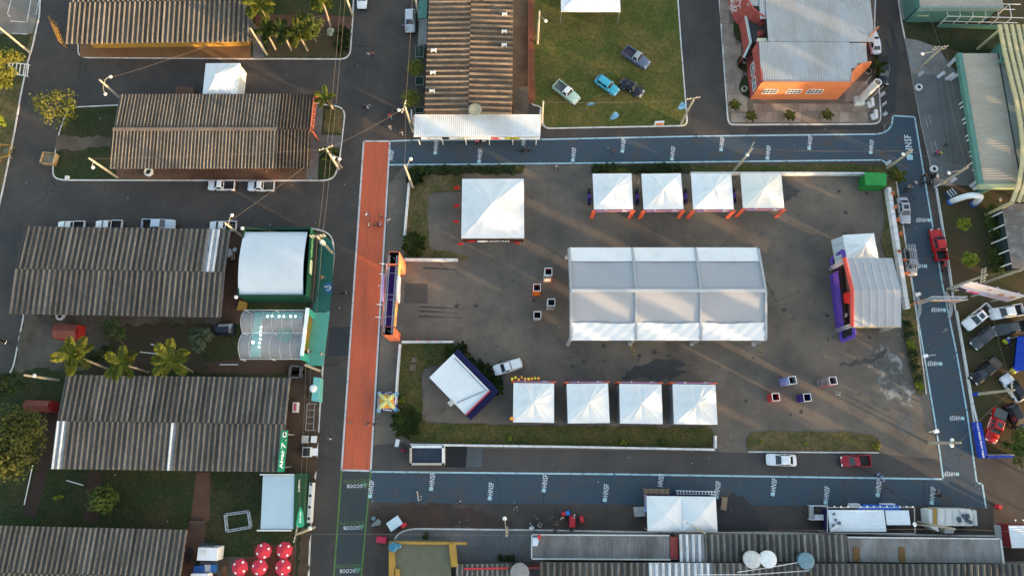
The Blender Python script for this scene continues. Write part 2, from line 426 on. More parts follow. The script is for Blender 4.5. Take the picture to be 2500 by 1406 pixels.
# ------------------------------------------------------------------ kerbed islands
def island(name, pts, m, z=.12, kerb=True, r=2.0, kw=.22, skip=()):
    q = fil(PP(pts), r) if r else PP(pts)
    ar = sum(a.x * b.y - b.x * a.y for a, b in zip(q, q[1:] + q[:1]))
    if ar < 0: q.reverse()
    mb = MB()
    if kerb:
        mb.strip(q, kw, 0, z, closed=True); ko = mb.build('kerb', kerbm)
        ins = []
        k = len(q)
        mb2 = MB(); mb2.sheet(q, 0, z - .006); o = struct(mb2, name, m)
        ko.parent = o
    else:
        q = rough_outline(q, .16, .7, len(pts)); mb.prism(q, -.02, z); o = struct(mb, name, m)
    return o
island('grass_verge', [(190, 108), (190, 143), (640, 146), (856, 147), (862, 60), (868, -60), (185, -60)], grass_dk)
layer('dirt_strip', [(196, 100), (196, 141), (612, 144), (614, 100)], .122, sand)
layer('concrete_path', [(618, 60), (618, 145), (646, 145), (640, 60)], .122, conc_dk)
layer('dirt_strip', [(625, 36), (860, 42), (859, 73), (625, 66)], .124, path, rough=.15, seed=3)
layer('dirt_strip', [(660, 66), (858, 76), (850, 138), (650, 143)], .120, M('dirt_verge', (.060, .050, .022), (.085, .060, .032), r=1, sc=.2, bump=.5, bs=8, fine=.3), rough=.3, seed=31)
island('grass_verge', [(166, 262), (140, 335), (126, 425), (140, 442), (600, 443), (815, 443), (830, 400), (838, 330), (846, 262), (770, 252), (300, 256)], grass_dk)
layer('dirt_strip', [(136, 335), (276, 334), (275, 362), (134, 368)], .122, M('dirt_path', (.13, .10, .075), (.085, .065, .045), r=1, sc=.3, fine=.2), rough=.35, seed=5)
layer('dirt_strip', [(284, 400), (756, 405), (758, 440), (286, 438)], .120, dirt)
layer('concrete_path', [(752, 258), (790, 258), (785, 330), (836, 332), (832, 362), (780, 362), (776, 440), (748, 440)], .125, conc_dk)
layer('dirt_strip', [(795, 268), (838, 268), (834, 326), (790, 324)], .121, grass_dry)
big = island('grass_block', [(62, 560), (590, 566), (770, 556), (812, 572), (818, 615), (790, 895), (772, 1160), (760, 1300), (752, 1480), (-110, 1480), (-110, 1290), (-60, 1010), (30, 905), (58, 768)], grass_dk, r=1.5)
layer('dirt_strip', [(545, 566), (600, 566), (605, 790), (540, 790)], .122, M('dirt_brown', (.062, .036, .024), (.088, .052, .034), r=1, sc=.2, bump=.3, fine=.2))
layer('dirt_strip', [(60, 768), (580, 768), (575, 790), (330, 795), (230, 860), (210, 900), (36, 905)], .121, M('dirt_grey', (.115, .10, .08), (.060, .050, .034), r=1, sc=.2, fine=.25), rough=.4, seed=9)
layer('dirt_strip', [(250, 795), (560, 790), (470, 850), (520, 905), (200, 912), (280, 850)], .124, dirt if 0 else M('dirt_olive', (.052, .035, .025), (.040, .040, .018), r=1, sc=.25, fine=.3), rough=.5, seed=10)  # dark brown dirt mottled with olive
layer('dirt_strip', [(700, 905), (786, 905), (771, 1160), (758, 1310), (748, 1480), (722, 1480), (735, 1300), (745, 1160), (690, 1155), (705, 915)], .122, M('dirt_path2', (.095, .062, .040), (.062, .042, .028), r=1, sc=.3, fine=.25), rough=.25, seed=11)
layer('brick_path', [(480, 1153), (515, 1153), (512, 1272), (466, 1274)], .123, path)
layer('brick_path', [(462, 1276), (505, 1276), (498, 1330), (462, 1420), (440, 1420)], .125, path)
layer('brick_path', [(216, 1152), (252, 1152), (238, 1275), (204, 1275)], .123, M('path_dark', (.045, .028, .022), (.06, .036, .026), r=1, sc=.4))
layer('dirt_strip', [(95, 990), (148, 1000), (120, 1150), (85, 1270), (60, 1250), (95, 1130)], .121, M('dirt_dark', (.040, .026, .020), (.055, .034, .026), r=1, sc=.4), rough=.3, seed=12)
layer('dirt_strip', [(572, 878), (745, 878), (745, 912), (480, 912), (470, 890)], .122, M('dirt_brown'), rough=.2, seed=13)
# far left block
island('grass_block', [(104, -60), (98, 40), (82, 112), (66, 168), (52, 238), (36, 332), (10, 458), (-30, 640), (-130, 640), (-130, -60)], grass_dry, r=0)
layer('concrete_path', [(-60, -60), (98, -60), (92, 40), (80, 84), (-60, 84)], .122, M('concrete_lot', (.21, .19, .165), (.15, .13, .11), r=.9, sc=.2, fine=.12))
mb = MB()
for ln in ([(30, -10), (18, 35), (25, 42)], [(77, -10), (66, 55), (26, 52)], [(98, -10), (88, 36)], [(30, 82), (66, 84)]): mb.line(PP(ln, .13), .14, .128)
mb.build('parking_line', whitel, None)['kind'] = 'structure'
layer('dirt_strip', [(-40, 84), (78, 86), (64, 150), (-40, 140)], .121, grass_dk, rough=.3, seed=14)
# grass field
island('lawn', [(1296, -60), (1294, 258), (1322, 262), (1325, 316), (1600, 311), (1680, 309), (1676, 260), (1664, 110), (1652, -60)], grass_lawn, r=1.2)
layer('dirt_strip', [(1290, -60), (1304, -60), (1306, 252), (1290, 255)], .123, M('dirt_orange', (.20, .085, .042), (.15, .06, .033), r=1, sc=.4, fine=.2), rough=.12, seed=15)
layer('concrete_path', [(1250, -60), (1290, -60), (1290, 258), (1250, 258)], .02, M('dirt_ochre', (.30, .18, .10), (.17, .10, .06), r=1, sc=.2, fine=.25))
# plaza of the orange building, slab by slab
pl = island('pavement', [(1750, -60), (1756, 20), (1776, 306), (1800, 307), (2152, 305), (2150, 262), (2136, 60), (2140, -60)], M('concrete_joint', (.15, .12, .095), (.11, .09, .07), r=1), r=1.6)
def slabs(px0, rows, parent, z, m, g=.035):
    for (c0, c1, x0, x1, n) in rows:
        A, B, C, D = P(x0, c1), P(x1, c1), P(x1, c0), P(x0, c0)
        for i in range(n):
            q = [A.lerp(B, i / n), A.lerp(B, (i + 1) / n), D.lerp(C, (i + 1) / n), D.lerp(C, i / n)]
            ce = sum(q, Vector()) / 4
            q = [p + (ce - p).normalized() * g for p in q]
            s = MB(); s.prism(q, z - .02, z + rnd.uniform(0, .012)); s.build('slab', m, parent)
slabs(0, [(254, 274, 1838, 2060, 10), (254, 274, 2060, 2122, 3), (274, 300, 1840, 2118, 12), (276, 300, 1784, 1838, 3), (230, 275, 1776, 1824, 2), (190, 230, 1772, 1818, 2), (150, 190, 1769, 1812, 2), (110, 150, 1766, 1808, 2), (60, 110, 1762, 1796, 2), (0, 60, 1757, 1780, 1), (200, 250, 2062, 2118, 3)], pl, .122, slabm)
for pts in ([(1790, 40), (1800, 62), (1826, 78), (1832, 106), (1806, 106), (1790, 90)], [(1803, 138), (1820, 138), (1828, 180), (1812, 176), (1796, 160)], [(1812, 185), (1830, 188), (1835, 242), (1812, 235), (1802, 215)]):
    layer('planting_bed', pts, .14, grass_dk, r=.8)
# right side: apron, lawns
rt = [(2183, -60), (2200, 60), (2224, 180), (2247, 300), (2282, 455), (2320, 700), (2347, 850), (2376, 1030), (2392, 1112), (2640, 1112), (2700, -60)]
island('grass_block', rt, M('grass_brown', (.052, .050, .018), (.080, .054, .028), r=1, sc=.16, bump=.6, bs=9, fine=.3), r=0)
layer('concrete_apron', [(2206, 94), (2240, 100), (2290, 118), (2318, 160), (2345, 190), (2420, 452), (2282, 455), (2247, 300), (2224, 180)], .124, M('concrete_apron', (.20, .198, .192), (.145, .135, .125), r=.9, sc=.11, bump=.05, bs=8, fine=.1))
layer('concrete_apron', [(2207, 96), (2238, 100), (2285, 117), (2312, 160), (2312, 186), (2226, 180)], .128, conc, rough=.1, seed=16)
layer('concrete_apron', [(2187, -60), (2235, -60), (2218, 45), (2203, 50)], .124, conc)
layer('dirt_strip', [(2203, 50), (2450, 72), (2440, 132), (2345, 130), (2300, 115), (2212, 95)], .121, grass_dk)
mb = MB()
for x, y, x2, y2 in [(2266, 282, 2272, 303), (2259, 290, 2264, 312), (2281, 344, 2286, 366), (2272, 348, 2277, 372), (2296, 408, 2300, 432), (2285, 412, 2290, 430)]: mb.line([P(x, y), P(x2, y2)], .07, .1285)
mb.build('parking_line', whitel)['kind'] = 'structure'
mb = MB()
for ln in ([(2286, 185), (2296, 260), (2320, 420)], [(2300, 186), (2312, 270), (2330, 420)]): mb.line(PP(ln), .05, .1275)
mb.build('expansion_joint', flat('joint', (.04, .04, .04)))['kind'] = 'structure'
# islands round the car park
island('grass_verge', [(1000, 430), (1128, 424), (1132, 468), (1050, 470), (1042, 520), (1050, 610), (1095, 612), (1150, 628), (1120, 640), (985, 634)], grass_dry, z=.10, kerb=False, r=1)
island('grass_verge', [(1005, 405), (1282, 405), (1280, 422), (1120, 426), (1005, 428)], grass_dk, z=.10, kerb=False, r=.5)
island('grass_verge', [(1445, 402), (1690, 402), (1690, 423), (1445, 424)], grass_dk, z=.10, kerb=False, r=.5)
island('grass_verge', [(1692, 403), (2178, 403), (2186, 424), (1690, 424)], grass, z=.10, kerb=False, r=.5)
island('grass_verge', [(980, 838), (1115, 838), (1150, 852), (1110, 880), (1030, 900), (1032, 1032), (1250, 1038), (1740, 1044), (1742, 1094), (1200, 1090), (1010, 1084), (985, 1068), (970, 1030)], grass, z=.10, kerb=False, r=1)
island('grass_verge', [(1830, 1056), (1900, 1052), (2100, 1056), (2145, 1064), (2147, 1098), (2135, 1103), (1826, 1100), (1822, 1080)], grass_dry, z=.10, kerb=False, r=1)
mb = MB(); mb.strip([p for p in PP([(2145, 1103), (1826, 1101)])], .18, 0, .14); mb.build('kerb', kerbm)['kind'] = 'structure'
vr = island('grass_verge', [(2152, 470), (2160, 440), (2188, 440), (2212, 600), (2236, 760), (2262, 964), (2240, 966), (2222, 880), (2205, 820), (2200, 740), (2170, 640), (2150, 600), (2160, 540)], grass_dry, z=.10, kerb=False, r=1)
mb = MB(); mb.strip(PP([(2262, 962), (2238, 770), (2212, 600), (2188, 440)]), .16, 0, .13); mb.build('kerb', kerbm, vr)
# stains and spills with shapes of their own
def stain(pts, m, z=.0065, amp=.35, seed=1): layer('stain', pts, z, m, rough=amp, seed=seed, step=.6)
stain([(1518, 925), (1545, 895), (1575, 885), (1612, 873), (1690, 888), (1660, 900), (1630, 897), (1690, 905), (1648, 922), (1630, 928)], wetlot, seed=21)
stain([(2172, 46), (2182, 80), (2192, 120), (2196, 160), (2190, 210), (2185, 275), (2150, 292), (2163, 220), (2168, 140), (2160, 95), (2165, 92), (2176, 130), (2180, 110)], wet, .0065, .15, 22)
stain([(1830, 310), (2150, 308), (2160, 318), (2000, 318), (1870, 322), (1850, 328), (1828, 322)], wet, .0065, .15, 23)
stain([(1910, 440), (1935, 455), (1955, 470), (1940, 478), (1915, 500), (1908, 490)], wetlot, .0065, .3, 24)
stain([(2125, 855), (2165, 842), (2195, 880), (2215, 940), (2235, 955), (2225, 990), (2190, 985), (2150, 960), (2140, 900), (2110, 895)], cement, .0068, .5, 25)
stain([(2045, 890), (2090, 880), (2130, 872), (2170, 852), (2155, 875), (2120, 885), (2080, 892)], wetlot, .0088, .3, 26)
stain([(2190, 1010), (2225, 1015), (2230, 1055), (2200, 1062), (2188, 1040)], M('cement_faint', (.12, .12, .122), (.08, .078, .075), sc=.4), .0068, .3, 27)
stain([(1750, 1215), (1800, 1200), (1850, 1250), (1880, 1285), (1870, 1300), (1750, 1300), (1748, 1250)], wet, .0095, .4, 28)
stain([(905, 1240), (1000, 1228), (1100, 1232), (1200, 1255), (1250, 1285), (1020, 1288), (960, 1290), (915, 1310)], M('dirt_wash', (.075, .046, .034), (.050, .038, .032), r=1, sc=.3, fine=.2), .0095, .5, 29)
stain([(2052, 572), (2066, 566), (2075, 578), (2060, 584), (2050, 582)], wetlot, .0066, .2, 30)
for i, (x0, y0, x1) in enumerate([(1024, 750, 1140), (1022, 760, 1120), (1020, 772, 1130), (1034, 655, 1130)]):
    stain([(x0, y0 - 3), (x0 + 12, y0 - 3), (x1, y0 + 4), (x1, y0 + 5), (x0 + 12, y0 + 2), (x0, y0 + 2)], wetlot, .0066, .06, 40 + i)
layer('asphalt_patch', [(990, 692), (1044, 692), (1044, 741), (986, 741)], .0062, M('asphalt_patch_lot', (.062, .056, .051), (.075, .068, .06), sc=.4))
# pavement below, by the yellow wall
island('pavement', [(960, 1318), (970, 1302), (985, 1293), (1010, 1288), (1300, 1291), (1580, 1296), (2070, 1300), (2440, 1306), (2440, 1330), (1660, 1330), (1310, 1480), (945, 1480)], conc_dk, r=.6)
# oil spots and litter scattered over the car park
g = random.Random(77); mb = MB()
for k in range(110):
    x, y = g.uniform(1010, 2150), g.uniform(440, 1140); c = P(x, y); r_ = g.choice((.12, .18, .25, .4)); n = 9
    mb.add([(c.x + r_ * g.uniform(.6, 1.2) * math.cos(i * 6.28 / n), c.y + r_ * g.uniform(.5, 1.0) * math.sin(i * 6.28 / n), .0072) for i in range(n)], [list(range(n))])
o = mb.build('oil_spots', wetlot); o['kind'] = 'stuff'; o['label'] = 'small dark oil spots scattered over the car park'; o['category'] = 'oil spots'
mb = MB()
for k in range(140):
    x, y = g.uniform(30, 2400), g.uniform(150, 1290); c = P(x, y); mb.box((c.x, c.y, .15 if (x < 790 or x > 2290) else .03), (g.uniform(.06, .22), g.uniform(.05, .14), .03), g.uniform(0, 3))
o = mb.build('litter', M('litter', (.5, .5, .48), (.3, .28, .25), sc=2)); o['kind'] = 'stuff'; o['label'] = 'small pale scraps of litter lying about'; o['category'] = 'litter'
# ------------------------------------------------------------------ buildings
fib = M('fibre_cement', (.175, .153, .125), (.115, .098, .078), r=.95, sc=.5, bs=5, fine=.2, rn=.16, pos=(1, .35, 1))
fib_dk = M('fibre_cement_dark', (.152, .141, .124), (.096, .086, .075), r=.95, sc=.5, bs=5, fine=.2, rn=.18, pos=(1, .35, 1))
fib_new = M('fibre_cement_brown', (.105, .078, .055), (.075, .058, .045), r=.95, sc=.35, bs=5, fine=.2, rn=.10, pos=(1, .35, 1))
fib_h = M('fibre_cement_ochre', (.235, .178, .125), (.14, .102, .074), r=.95, sc=.4, bs=5, fine=.2, rn=.14, pos=(.3, 1, 1))
fib_gr = M('fibre_cement_grey', (.24, .225, .20), (.11, .10, .09), r=.95, sc=.5, bs=5, fine=.25, rn=.18, pos=(1, .3, 1))
fib_wh = M('roof_sheet_white', (.66, .68, .70), (.46, .47, .48), r=.6, sc=.6, bs=5, fine=.08, pos=(1, .4, 1))
zinc = M('zinc_sheet', (.36, .38, .40), (.30, .30, .29), r=.55, sc=.25, fine=.08, metal=.0, pos=(1, .4, 1))
zinc2 = M('zinc_warm', (.36, .32, .255), (.29, .255, .20), r=.6, sc=.25, fine=.1, pos=(.4, 1, 1))
zinc3 = M('zinc_dirty', (.185, .185, .18), (.10, .095, .09), r=.75, sc=.35, fine=.2, pos=(1, .35, 1))
yel = flat('wall_yellow', (.40, .23, .042), (.31, .18, .038)); cream = flat('wall_cream', (.55, .50, .36)); white = flat('wall_white', (.72, .71, .69), (.6, .58, .55))
red_w = flat('wall_red', (.36, .075, .062), (.29, .062, .055)); oran = flat('wall_orange', (.62, .20, .075), (.54, .165, .065)); teal = flat('wall_teal', (.085, .21, .175), (.065, .165, .14))
dark = flat('dark', (.02, .02, .022)); glassm = M('window_glass', (.035, .045, .05), (.06, .07, .075), r=.12, sc=1, spec=.6, fine=.03)
steel_dk = M('frame_dark', (.2, .22, .21), None)
steel = M('steel_grey', (.42, .42, .42), (.32, .32, .31), r=.5, sc=2, metal=.3, fine=.1); steelw = M('steel_white', (.68, .68, .67), None, r=.5, sc=2, fine=.06)
brick_red = flat('wall_brickred', (.22, .075, .05), (.16, .055, .04))

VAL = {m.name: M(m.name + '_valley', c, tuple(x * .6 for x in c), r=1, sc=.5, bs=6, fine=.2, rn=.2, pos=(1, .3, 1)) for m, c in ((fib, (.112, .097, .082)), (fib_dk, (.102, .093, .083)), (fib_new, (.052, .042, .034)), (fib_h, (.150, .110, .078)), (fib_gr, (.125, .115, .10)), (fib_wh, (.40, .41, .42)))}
def rib_profile(w, kind):
    if kind == 'channel':
        return [(0, 0), (.05, .11), (.13, .19), (.22, .215), (.31, .19), (.39, .11), (.44, .01), (.52, 0), (.57, .05), (.63, 0), (.69, .05), (.75, 0), (.81, .05), (.87, 0), (1, 0)]
    if kind == 'wave':
        return [(i / 8, .10 * (.5 - .5 * math.cos(2 * math.pi * i / 8))) for i in range(9)]
    return [(i / 16, .035 * (i % 2)) for i in range(17)]
SHEETS = {}
def sheet_mesh(w, L, m, kind='channel', over=.02):
    key = (round(w, 3), round(L, 2), m.name, kind)
    if key not in SHEETS:
        mb = MB(); pr = rib_profile(w, kind)
        vs = [(x * w * (1 + over), 0, z * (w / .86 if kind == 'channel' else 1)) for x, z in pr] + [(x * w * (1 + over), L, z * (w / .86 if kind == 'channel' else 1)) for x, z in pr]
        k = len(pr); mb.add(vs, [[i, i + 1, k + i + 1, k + i] for i in range(k - 1)])
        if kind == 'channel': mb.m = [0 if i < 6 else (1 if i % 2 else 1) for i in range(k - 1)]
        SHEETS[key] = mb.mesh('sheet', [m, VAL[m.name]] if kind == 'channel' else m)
    return SHEETS[key]
def slope(parent, A, ux, up, W, L, n, m, kind='channel', special=None, slack=0):
    """n sheets side by side from A along ux, each running up the slope"""
    w = W / n
    for i in range(n):
        mm = m
        if special:
            for (a, b, sm) in special:
                if a <= i < b: mm = sm
        o = A + ux * (w * i)
        mt = frame(o + Vector((0, 0, rnd.uniform(0, .008) + .012 * (i % 2))), ux, up)
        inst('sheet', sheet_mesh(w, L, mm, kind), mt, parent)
def shed(name, label, sw, se, nw, ze, zr, n, m, wallm, kind='channel', spS=None, spN=None, cap=None, inset=2.1, iy=1.7, cat='building', north=True, ridge=.5, walls=True):
    SW, SE, NW = P(*sw, ze), P(*se, ze), P(*nw, ze)
    ux = (SE - SW).normalized(); uy = Vector((-ux.y, ux.x, 0))
    W = (SE - SW).length; D = (NW - SW).dot(uy)
    base = (SW + ux * W / 2 + uy * D / 2); base.z = .1
    t = thing(name, label, cat, base)
    z = Vector((0, 0, 1))
    d1, d2 = D * ridge, D * (1 - ridge)
    Rg = SW + uy * d1 + z * (zr - ze)
    rf = MB()
    if cap: rf.beam(Rg + z * .2, Rg + ux * (W * .83) + z * .2, .55, .05)
    # boards under the sheets
    for (A, d) in ((SW, d1), (SW + uy * D, -d2)):
        for k in range(5):
            q = A + uy * d * (k + .3) / 5 + z * ((zr - ze) * (k + .3) / 5 - .08)
            rf.beam(q, q + ux * W, .08, .10)
    ro = rf.build('roof', cap or steel, t)
    slope(ro, SW, ux, uy * d1 + z * (zr - ze), W, math.hypot(d1, zr - ze), n, m, kind, spS)
    slope(ro, SW + uy * D + ux * W, -ux, -uy * d2 + z * (zr - ze), W, math.hypot(d2, zr - ze), n, m, kind, spN)
    if walls:
        i = inset
        c = [SW + ux * i + uy * iy, SW + ux * (W - i) + uy * iy, SW + ux * (W - i) + uy * (D - iy), SW + ux * i + uy * (D - iy)]
        h = ze - .12 - .1
        MB().wall(c[0], c[1], h, .2, z0=.1).build('wall', wallm, t)
        MB().wall(c[2], c[3], h, .2, z0=.1).build('wall', wallm, t)
        for a, b in ((1, 2), (3, 0)):
            w = MB(); A, B = c[a], c[b]; A2 = A + (B - A).normalized() * .21; B2 = B - (B - A).normalized() * .21
            nn = Vector((-(B - A).y, (B - A).x, 0)).normalized() * .2
            pk = A2.lerp(B2, (ridge if a == 1 else 1 - ridge)); hz = (zr - .25)
            b_ = [Vector((p.x, p.y, .1)) for p in (A2, B2)]; tt = [Vector((A2.x, A2.y, h)), Vector((pk.x, pk.y, hz)), Vector((B2.x, B2.y, h))]
            f = [b_[0], b_[1], tt[2], tt[1], tt[0]]
            w.add(f + [p + nn for p in f], [[0, 1, 2, 3, 4], [9, 8, 7, 6, 5], [0, 5, 6, 1], [1, 6, 7, 2], [2, 7, 8, 3], [3, 8, 9, 4], [4, 9, 5, 0]])
            w.build('wall', wallm, t)
    return t, SW, ux, uy, W, D
# five long sheds on the left
sh1 = shed('shed_building', 'long shed with dark ribbed roof and yellow wall at the top left edge', (160, 109), (614, 103), (190, -80), 4.2, 4.75, 37, fib, yel, iy=1.85)
sh2 = shed('shed_building', 'shed with finely ribbed brown roof, pale ridge cap and dark right end', (268, 413), (756, 412), (295, 231), 4.0, 4.5, 58, fib, brick_red,
           spS=[(48, 58, fib_new)], spN=[(0, 10, fib_new)], cap=M('ridge_cap', (.21, .16, .12), (.16, .12, .09), r=.9))
sh3 = shed('shed_building', 'shed with a white strip of roofing near its right end, beside the green booth', (22, 767), (540, 775), (62, 553), 4.0, 4.4, 38, fib_dk, brick_red,
           spN=[(2, 4, fib_wh)])
sh4 = shed('shed_building', 'shed with two white roof strips below the row of yellow palms', (125, 1144), (690, 1152), (165, 915), 4.0, 4.4, 42, fib_dk, brick_red,
           spS=[(0, 2, fib_wh), (21, 22, fib_wh)])
sh5 = shed('shed_building', 'shed roof cut off by the bottom left corner', (-75, 1510), (430, 1522), (-45, 1281), 4.0, 4.4, 38, fib_dk, brick_red)
sh6 = shed('shed_building', 'tall shed with crosswise ochre ribs beside the lawn and white canopy', (1250, 281), (1254, -70), (1036, 281), 4.6, 4.85, 27, fib_h, flat('wall_greygreen', (.16, .18, .17)), inset=.6, iy=.6)
# red steel truss under the end of the second shed
t2 = sh2[0]; A = P(768, 232, 4.2); B = P(752, 412, 3.8)
mb = MB()
a0, b0 = P(773, 236, 3.6), P(764, 322, 3.6); a1, b1 = P(766, 236, 4.6), P(757, 322, 4.6)
mb.beam(a0, b0, .12); mb.beam(a1, b1, .12)
for i in range(7): mb.beam(a0.lerp(b0, i / 6), a1.lerp(b1, i / 6), .08); 
for i in range(6): mb.beam(a0.lerp(b0, i / 6), a1.lerp(b1, (i + 1) / 6), .07)
mb.beam(b0, (b0.x, b0.y, .1), .16); mb.beam(a0, (a0.x, a0.y, .1), .16)
tag(mb.build('truss', paint('rust_red', (.42, .10, .05)), t2), 'red steel truss at the open end')
# vents on the upright shed
for x, y in [(1232, 36), (1231, 78), (1231, 111), (1059, 124), (1057, 178), (1055, 223)]:
    c = P(x, y, 5.0); q = MB(); q.box((c.x, c.y, 5.12), (.85, .3, .3)); q.box((c.x - .35, c.y, 5.05), (.15, .6, .25)); q.box((c.x + .35, c.y, 5.05), (.15, .6, .25))
    q.build('roof_vent', white, sh6[0])
# a lean-to row to the left of the upright shed
t = thing('lean_to', 'narrow grey lean-to of sheet roof panels left of the upright shed', 'building', P(1028, 80))
for k, (y0, y1, m) in enumerate([(2, 46, teal), (48, 110, zinc3)]):
    q = MB(); c = PP([(1020, y1), (1042, y1), (1044, y0), (1023, y0)], 3.0)
    q.hexa([Vector((p.x, p.y, 2.9)) for p in c], [Vector((p.x, p.y, 3.0 + .2 * (i in (1, 2)))) for i, p in enumerate(c)]); q.build('roof', m, t)
    for i in (0, 3):
        MB().beam((c[i].x + .1, c[i].y + (.1 if i == 0 else -.1), 0), (c[i].x + .1, c[i].y + (.1 if i == 0 else -.1), 2.9), .12).build('post', steel, t)
for y0, y1 in [(112, 140), (188, 208), (262, 276)]:
    t = thing('skylight_frame', 'pale framed dark opening beside upright shed at %s' % ({112: 'the upper clipped tree', 188: 'the gap between the clipped trees', 262: 'the canopy'}[y0]), 'skylight', P(1026, (y0 + y1) / 2))
    c = PP([(1014, y1), (1034, y1), (1035, y0), (1015, y0)], .9)
    q = MB()
    for i in range(4): q.beam((c[i].x, c[i].y, .9), (c[(i + 1) % 4].x, c[(i + 1) % 4].y, .9), .1)
    for p in c: q.beam((p.x, p.y, 0), (p.x, p.y, .9), .1)
    q.build('frame', steel_dk, t)
    MB().sheet([Vector((p.x, p.y, .82)) for p in c]).build('pane', M('pane_green', (.02, .05, .03), r=.3), t)
# white canopy in front with a sponsor fascia
t = thing('canopy_building', 'low white metal canopy with a strip of small sponsor panels along its front', 'canopy', P(1165, 330))
C = [P(1010, 333, 3.4), P(1319, 333, 3.4), P(1318, 281, 4.0), P(1012, 281, 4.0)]
ux = (C[1] - C[0]).normalized()
ro = MB(); ro.beam(C[0] + Vector((0, 0, -.05)), C[1] + Vector((0, 0, -.05)), .12, .14); ro.beam(C[3], C[2], .1); ro = ro.build('roof', steelw, t)
sh_ = MB(); nz = (C[3] - C[0]).normalized(); kk = 2 * 62 + 1; WW = (C[1] - C[0]).length; sh_.add([C[0] + ux * (WW * i / (kk - 1)) + (C[3] - C[0]) * e + Vector((0, 0, .035 * (i % 2))) for e in (0, 1) for i in range(kk)], [[i, i + 1, kk + i + 1, kk + i] for i in range(kk - 1)]); sh_.build('sheeting', M('canopy_white', (.56, .62, .67), (.46, .49, .51), r=.5, sc=.2, fine=.05, pos=(1, 1, 1)), ro)
MB().wall(P(1012, 312), P(1012, 290), 3.2, .15).build('wall', white, t); MB().wall(P(1316, 290), P(1316, 312), 3.2, .15).build('wall', white, t)
for i in range(6): p = C[0].lerp(C[1], (i + .15) / 5.3); MB().beam((p.x, p.y + .1, 0), (p.x, p.y + .1, 3.3), .14).build('post', steelw, t)
fas = [((.015, .02, .03), 1), ((.7, .7, .7), 3), ((.02, .02, .02), 1), ((.7, .7, .7), 2), ((.55, .55, .5), 1), ((.65, .66, .7), 2), ((.75, .75, .75), 1), ((.5, .1, .1), 1), ((.7, .7, .7), 1), ((.6, .5, .03), 2), ((.7, .7, .7), 3)]
cells = [c for c, k in fas for _ in range(k)]
n = len(cells)
for i, c in enumerate(cells):
    a, b = C[0].lerp(C[1], (i + .03) / n), C[0].lerp(C[1], (i + .97) / n)
    q = MB(); q.hexa([(a.x, a.y - .25, 2.75), (b.x, b.y - .25, 2.75), (b.x, b.y - .17, 2.75), (a.x, a.y - .17, 2.75)], [(a.x, a.y - .25, 3.3), (b.x, b.y - .25, 3.3), (b.x, b.y - .17, 3.3), (a.x, a.y - .17, 3.3)])
    q.build('sponsor_panel', flat('fascia%d' % fas.index(next(f for f in fas if f[0] == c)), c), t)
for f_, c_, w_ in ((.665, (.6, .03, .08), .9), (.785, (.12, .13, .02), 1.2), (.375, (.3, .27, .1), 1.1), (.12, (.45, .3, .3), .5)):
    pm = C[0].lerp(C[1], f_)
    for k in range(5): q = MB(); q.box((pm.x - w_ / 2 + w_ * (k + .5) / 5, pm.y - .27, 3.02 + .04 * (k % 2)), (w_ / 6.5, .02, .3)); q.build('print', flat('print_%d' % int(f_ * 1000), c_), t)
# satellite dish
c = P(1160, 270, 5.2)
q = MB(); 
prof = [(r, .22 * r * r) for r in (.05, .4, .8, 1.1)]
t = thing('satellite_dish', 'round mesh satellite dish standing over the canopy edge', 'dish', (c.x, c.y, 4.3))
q.lathe(prof + [(1.1, .30), (.8, .20), (.05, .05)], (c.x, c.y, c.z), 20); q.build('dish', M('dish_mesh', (.42, .36, .24), (.34, .29, .2), r=.6), t, smooth=True)
for k in range(8):
    a = k * math.pi / 4; MB().beam((c.x, c.y, c.z + .04), (c.x + 1.08 * math.cos(a), c.y + 1.08 * math.sin(a), c.z + .31), .035).build('rib', M('dish_rib', (.55, .48, .33)), t)
MB().tube([(c.x, c.y, 4.3), (c.x, c.y, c.z)], .07).build('mast', steel, t)
# strip of ruined walls between shed and lawn
t = thing('wall_row', 'low brown brick wall and lean-to strip between upright shed and lawn', 'wall', P(1270, 200))
MB().wall(P(1291, 250), P(1292, 0), 1.4, .2).build('wall', brick_red, t)
q = MB(); c = PP([(1254, 280), (1291, 280), (1290, 212), (1256, 212)], 2.4); q.hexa([Vector((p.x, p.y, 2.3)) for p in c], [Vector((p.x, p.y, 2.42)) for p in c]); q.build('roof', fib_new, t)
for i in (0, 1, 2, 3): p = c[i]; s = -1 if i in (1, 2) else 1; MB().beam((p.x + .15 * s, p.y + (.15 if i < 2 else -.15), 0), (p.x + .15 * s, p.y + (.15 if i < 2 else -.15), 2.3), .15).build('post', brick_red, t)

# ---------------- windows on walls
def window(parent, A, B, s0, s1, z0, z1, cols, rows=2, fm=steelw, out=.03):
    A, B = Vector((A[0], A[1], 0)), Vector((B[0], B[1], 0)); d = (B - A).normalized(); n = Vector((d.y, -d.x, 0)) * out
    up = Vector((0, 0, 1))
    p = lambda s, z: A + d * s + n + up * z
    q = MB(); w = .09
    q.beam(p(s0, z0), p(s1, z0), w); q.beam(p(s0, z1), p(s1, z1), w)
    for i in range(cols + 1): s = s0 + (s1 - s0) * i / cols; q.beam(p(s, z0), p(s, z1), w if i in (0, cols) else .07)
    for i in range(1, rows): z = z0 + (z1 - z0) * i / rows; q.beam(p(s0, z), p(s1, z), .06)
    o = q.build('window', fm, parent)
    g = MB(); g.add([p(s0, z0) - n * .4, p(s1, z0) - n * .4, p(s1, z1) - n * .4, p(s0, z1) - n * .4], [[0, 1, 2, 3]]); g.build('pane', glassm, o)
